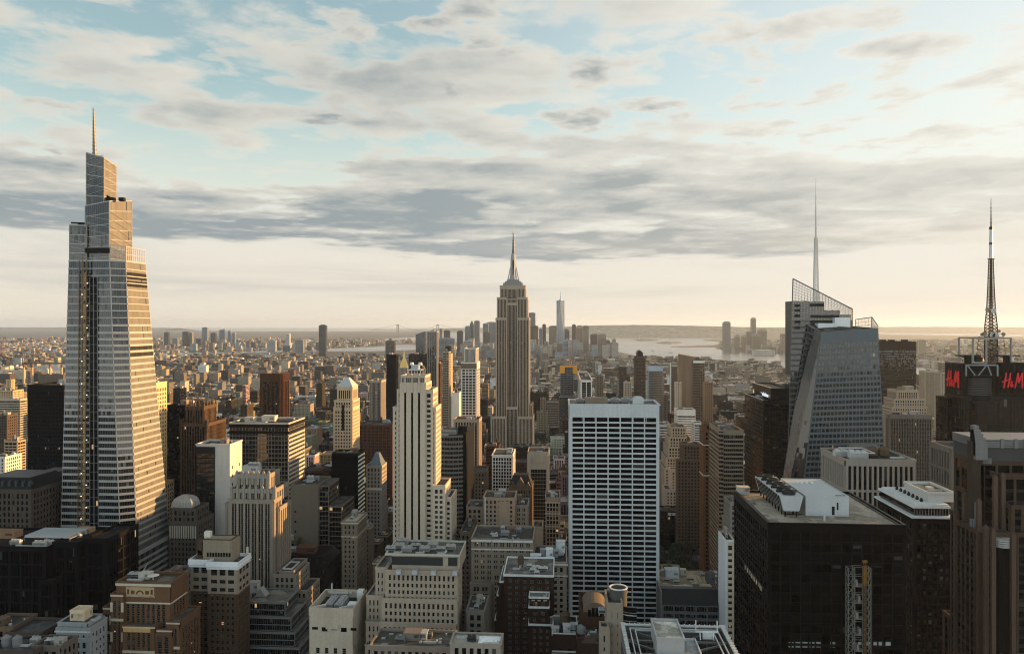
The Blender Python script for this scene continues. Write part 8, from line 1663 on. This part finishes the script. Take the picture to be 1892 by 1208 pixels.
class Mass:
    def __init__(s): s.v, s.f, s.uv, s.c, s.mi = [], [], [], [], []
    def box(s, x0, x1, y0, y1, z0, z1, col, rcol):
        n = len(s.v); s.v += [(x0, y0, z0), (x1, y0, z0), (x1, y1, z0), (x0, y1, z0), (x0, y0, z1), (x1, y0, z1), (x1, y1, z1), (x0, y1, z1)]
        w, d, h = x1 - x0, y1 - y0, z1 - z0
        for (a, b_, c, e), L in (((0, 1, 5, 4), w), ((1, 2, 6, 5), d), ((2, 3, 7, 6), w), ((3, 0, 4, 7), d)):
            s.f.append((n + a, n + b_, n + c, n + e)); s.uv += [0, 0, L, 0, L, h, 0, h]; s.c += [(*tonal(col), 1)] * 4; s.mi.append(0)
        s.f.append((n + 4, n + 5, n + 6, n + 7)); s.uv += [0, 0, w, 0, w, d, 0, d]; s.c += [(*tonal(rcol), 1)] * 4; s.mi.append(1)
    def build(s, name, label, cat):
        me = bpy.data.meshes.new(name); me.from_pydata(s.v, [], s.f); l = me.uv_layers.new(name='UVMap'); l.data.foreach_set('uv', np.array(s.uv, dtype=np.float32)); ca = me.color_attributes.new('Col', 'FLOAT_COLOR', 'CORNER'); ca.data.foreach_set('color', np.array(s.c, dtype=np.float32).ravel())
        me.materials.append(FAC); me.materials.append(ROOFA); me.polygons.foreach_set('material_index', s.mi); o = bpy.data.objects.new(name, me); scene.collection.objects.link(o); o['kind'] = 'stuff'; tag(o, label, cat); return o
FAC = facade_mat(); ROOFA = wall_mat('far_roof', .95, .5, .4, attr=True)
RC = [(.06, .058, .055), (.11, .105, .1), (.2, .18, .15), (.36, .35, .33), (.16, .14, .12), (.45, .42, .37)]
M_ = Mass(); rm_ = random.Random(77)
for i, (X0, X1, ya, yb, h) in enumerate(LOTS):
    if i in nearset: continue
    cn, col = rm_.choices(PAL, PW)[0]; f = rm_.uniform(.55, .95); col = tuple(c * f for c in col)
    M_.box(X0, X1, ya, yb, 0, h, col, rm_.choice(RC))
    if rm_.random() < .8: bw = rm_.uniform(3, 7); bx = rm_.uniform(X0 + 1, max(X0 + 1.1, X1 - bw - 1)); by = ya + rm_.uniform(3, 18); M_.box(bx, bx + bw, by, by + rm_.uniform(3, 7), h, h + rm_.uniform(2.5, 5), rm_.choice(PAL)[1], rm_.choice(RC))
    if ya < 2400 and rm_.random() < .4: bx, by = rm_.uniform(X0 + 1, X1 - 4), ya + rm_.uniform(2, 22); M_.box(bx, bx + 2.6, by, by + 2.6, h, h + rm_.uniform(3, 6), (.13, .09, .06), (.15, .1, .07))
for k in range(170):                                    # brown housing slabs near the river on the left, scattered towers
    px = rm_.uniform(60, 1250) ; Y = rm_.uniform(3000, 6200); x = gx(px, Y)
    if px > 700 and rm_.random() < .45: continue
    if px > 1120 or wet(x, Y) or wet(x + 30, Y + 20): continue
    w, d = rm_.choice(((18, 18), (46, 16), (16, 30), (30, 18))); h = rm_.uniform(30, 56); h = min(h, gz(px, row_limit(Y) - 4, Y)) if rm_.random() < .8 else h
    col = rm_.choice(((.24, .165, .12), (.30, .22, .16), (.2, .14, .11), (.36, .30, .24), (.28, .25, .22))); M_.box(x, x + w, Y, Y + d, 0, h, col, rm_.choice(RC)); M_.box(x + w * .35, x + w * .6, Y + 4, Y + d * .7, h, h + 5, col, rm_.choice(RC))
for k in range(260):                                    # downtown tip
    px = rm_.triangular(800, 1135, 960); Y = rm_.uniform(4700, 6500); x = gx(px, Y)
    if wet(x, Y): continue
    w, d = rm_.uniform(25, 50), rm_.uniform(25, 45); h = rm_.triangular(40, 170, 70); h = min(h, gz(px, 618 + 10 * rm_.random(), Y)); col = rm_.choice((GLZ, BRN, SND, (.3, .28, .25), (.22, .2, .18))); M_.box(x, x + w, Y, Y + d, 0, h, col, rm_.choice(RC))
M_.build('city_blocks', 'countless small blocks and roofs filling the city toward downtown', 'city blocks')
F_ = Mass(); rm_ = random.Random(99); n = 0
while n < 15000:                                        # boroughs across the river, low and endless
    Y = 2900 + 9500 * rm_.random() ** 1.5; px = rm_.uniform(-60, 760) if rm_.random() < .74 else rm_.uniform(1330, 1950); x = gx(px, Y)
    gy = project(x, Y, 0)[1]
    left = px < 800
    if left:                                            # only beyond the river bank
        bank = np.interp(px, [-60, 60, 118, 200, 290, 560, 760], [690, 675, 668, 668, 652, 646, 634])
        if gy > bank: n += .2; continue
    else:
        bank = np.interp(px, [1330, 1470, 1640, 1760, 1950], [646, 655, 672, 683, 700])
        if gy > bank: n += .2; continue
    if wet(x, Y): n += .2; continue
    w, d = rm_.uniform(14, 60), rm_.uniform(14, 40); h = rm_.triangular(6, 20, 9) if rm_.random() < .95 else rm_.uniform(20, 55)
    cn, col = rm_.choices(PAL, PW)[0]; F_.box(x, x + w, Y, Y + d, 0, h, tuple(c * rm_.uniform(.7, 1.1) for c in col), rm_.choice(RC)); n += 1
for k in range(60):
    px = rm_.triangular(285, 620, 380); Y = rm_.uniform(6800, 8600); x = gx(px, Y); w = rm_.uniform(25, 60); F_.box(x, x + w, Y, Y + 30, 0, rm_.triangular(25, 110, 40), rm_.choice((GLZ, DK, BRN, SND)), (.2, .2, .2))
for k in range(50):
    px = rm_.uniform(1345, 1475); Y = rm_.uniform(6700, 7800); x = gx(px, Y); w = rm_.uniform(25, 60); F_.box(x, x + w, Y, Y + 30, 0, rm_.triangular(20, 90, 35), rm_.choice((BRN, SND)), (.2, .2, .2))
F_.build('far_borough_blocks', 'hazy low blocks of the far boroughs beyond the rivers', 'city blocks')
# ------------------------------------------------------------------ air
hz = MB(); hz.box(-58000, 58000, -3500, 58000, -1, 470, bottom=True); hm = bpy.data.materials.new('air'); hm.use_nodes = True; g = NT(hm.node_tree); out = g.n('ShaderNodeOutputMaterial'); v_ = g.n('ShaderNodeVolumePrincipled'); v_.inputs['Color'].default_value = (.66, .80, 1.0, 1); v_.inputs['Density'].default_value = HAZE; v_.inputs['Anisotropy'].default_value = .36; g.link(v_.outputs[0], out.inputs['Volume'])
hz.build('haze', hm, kind='stuff')
scene.cycles.max_bounces = 6; scene.cycles.diffuse_bounces = 1; scene.cycles.filter_width = 1.1; scene.cycles.glossy_bounces = 3; scene.cycles.transmission_bounces = 2; scene.cycles.transparent_max_bounces = 8; scene.cycles.volume_bounces = 1; scene.cycles.use_denoising = True; scene.cycles.sample_clamp_indirect = 4
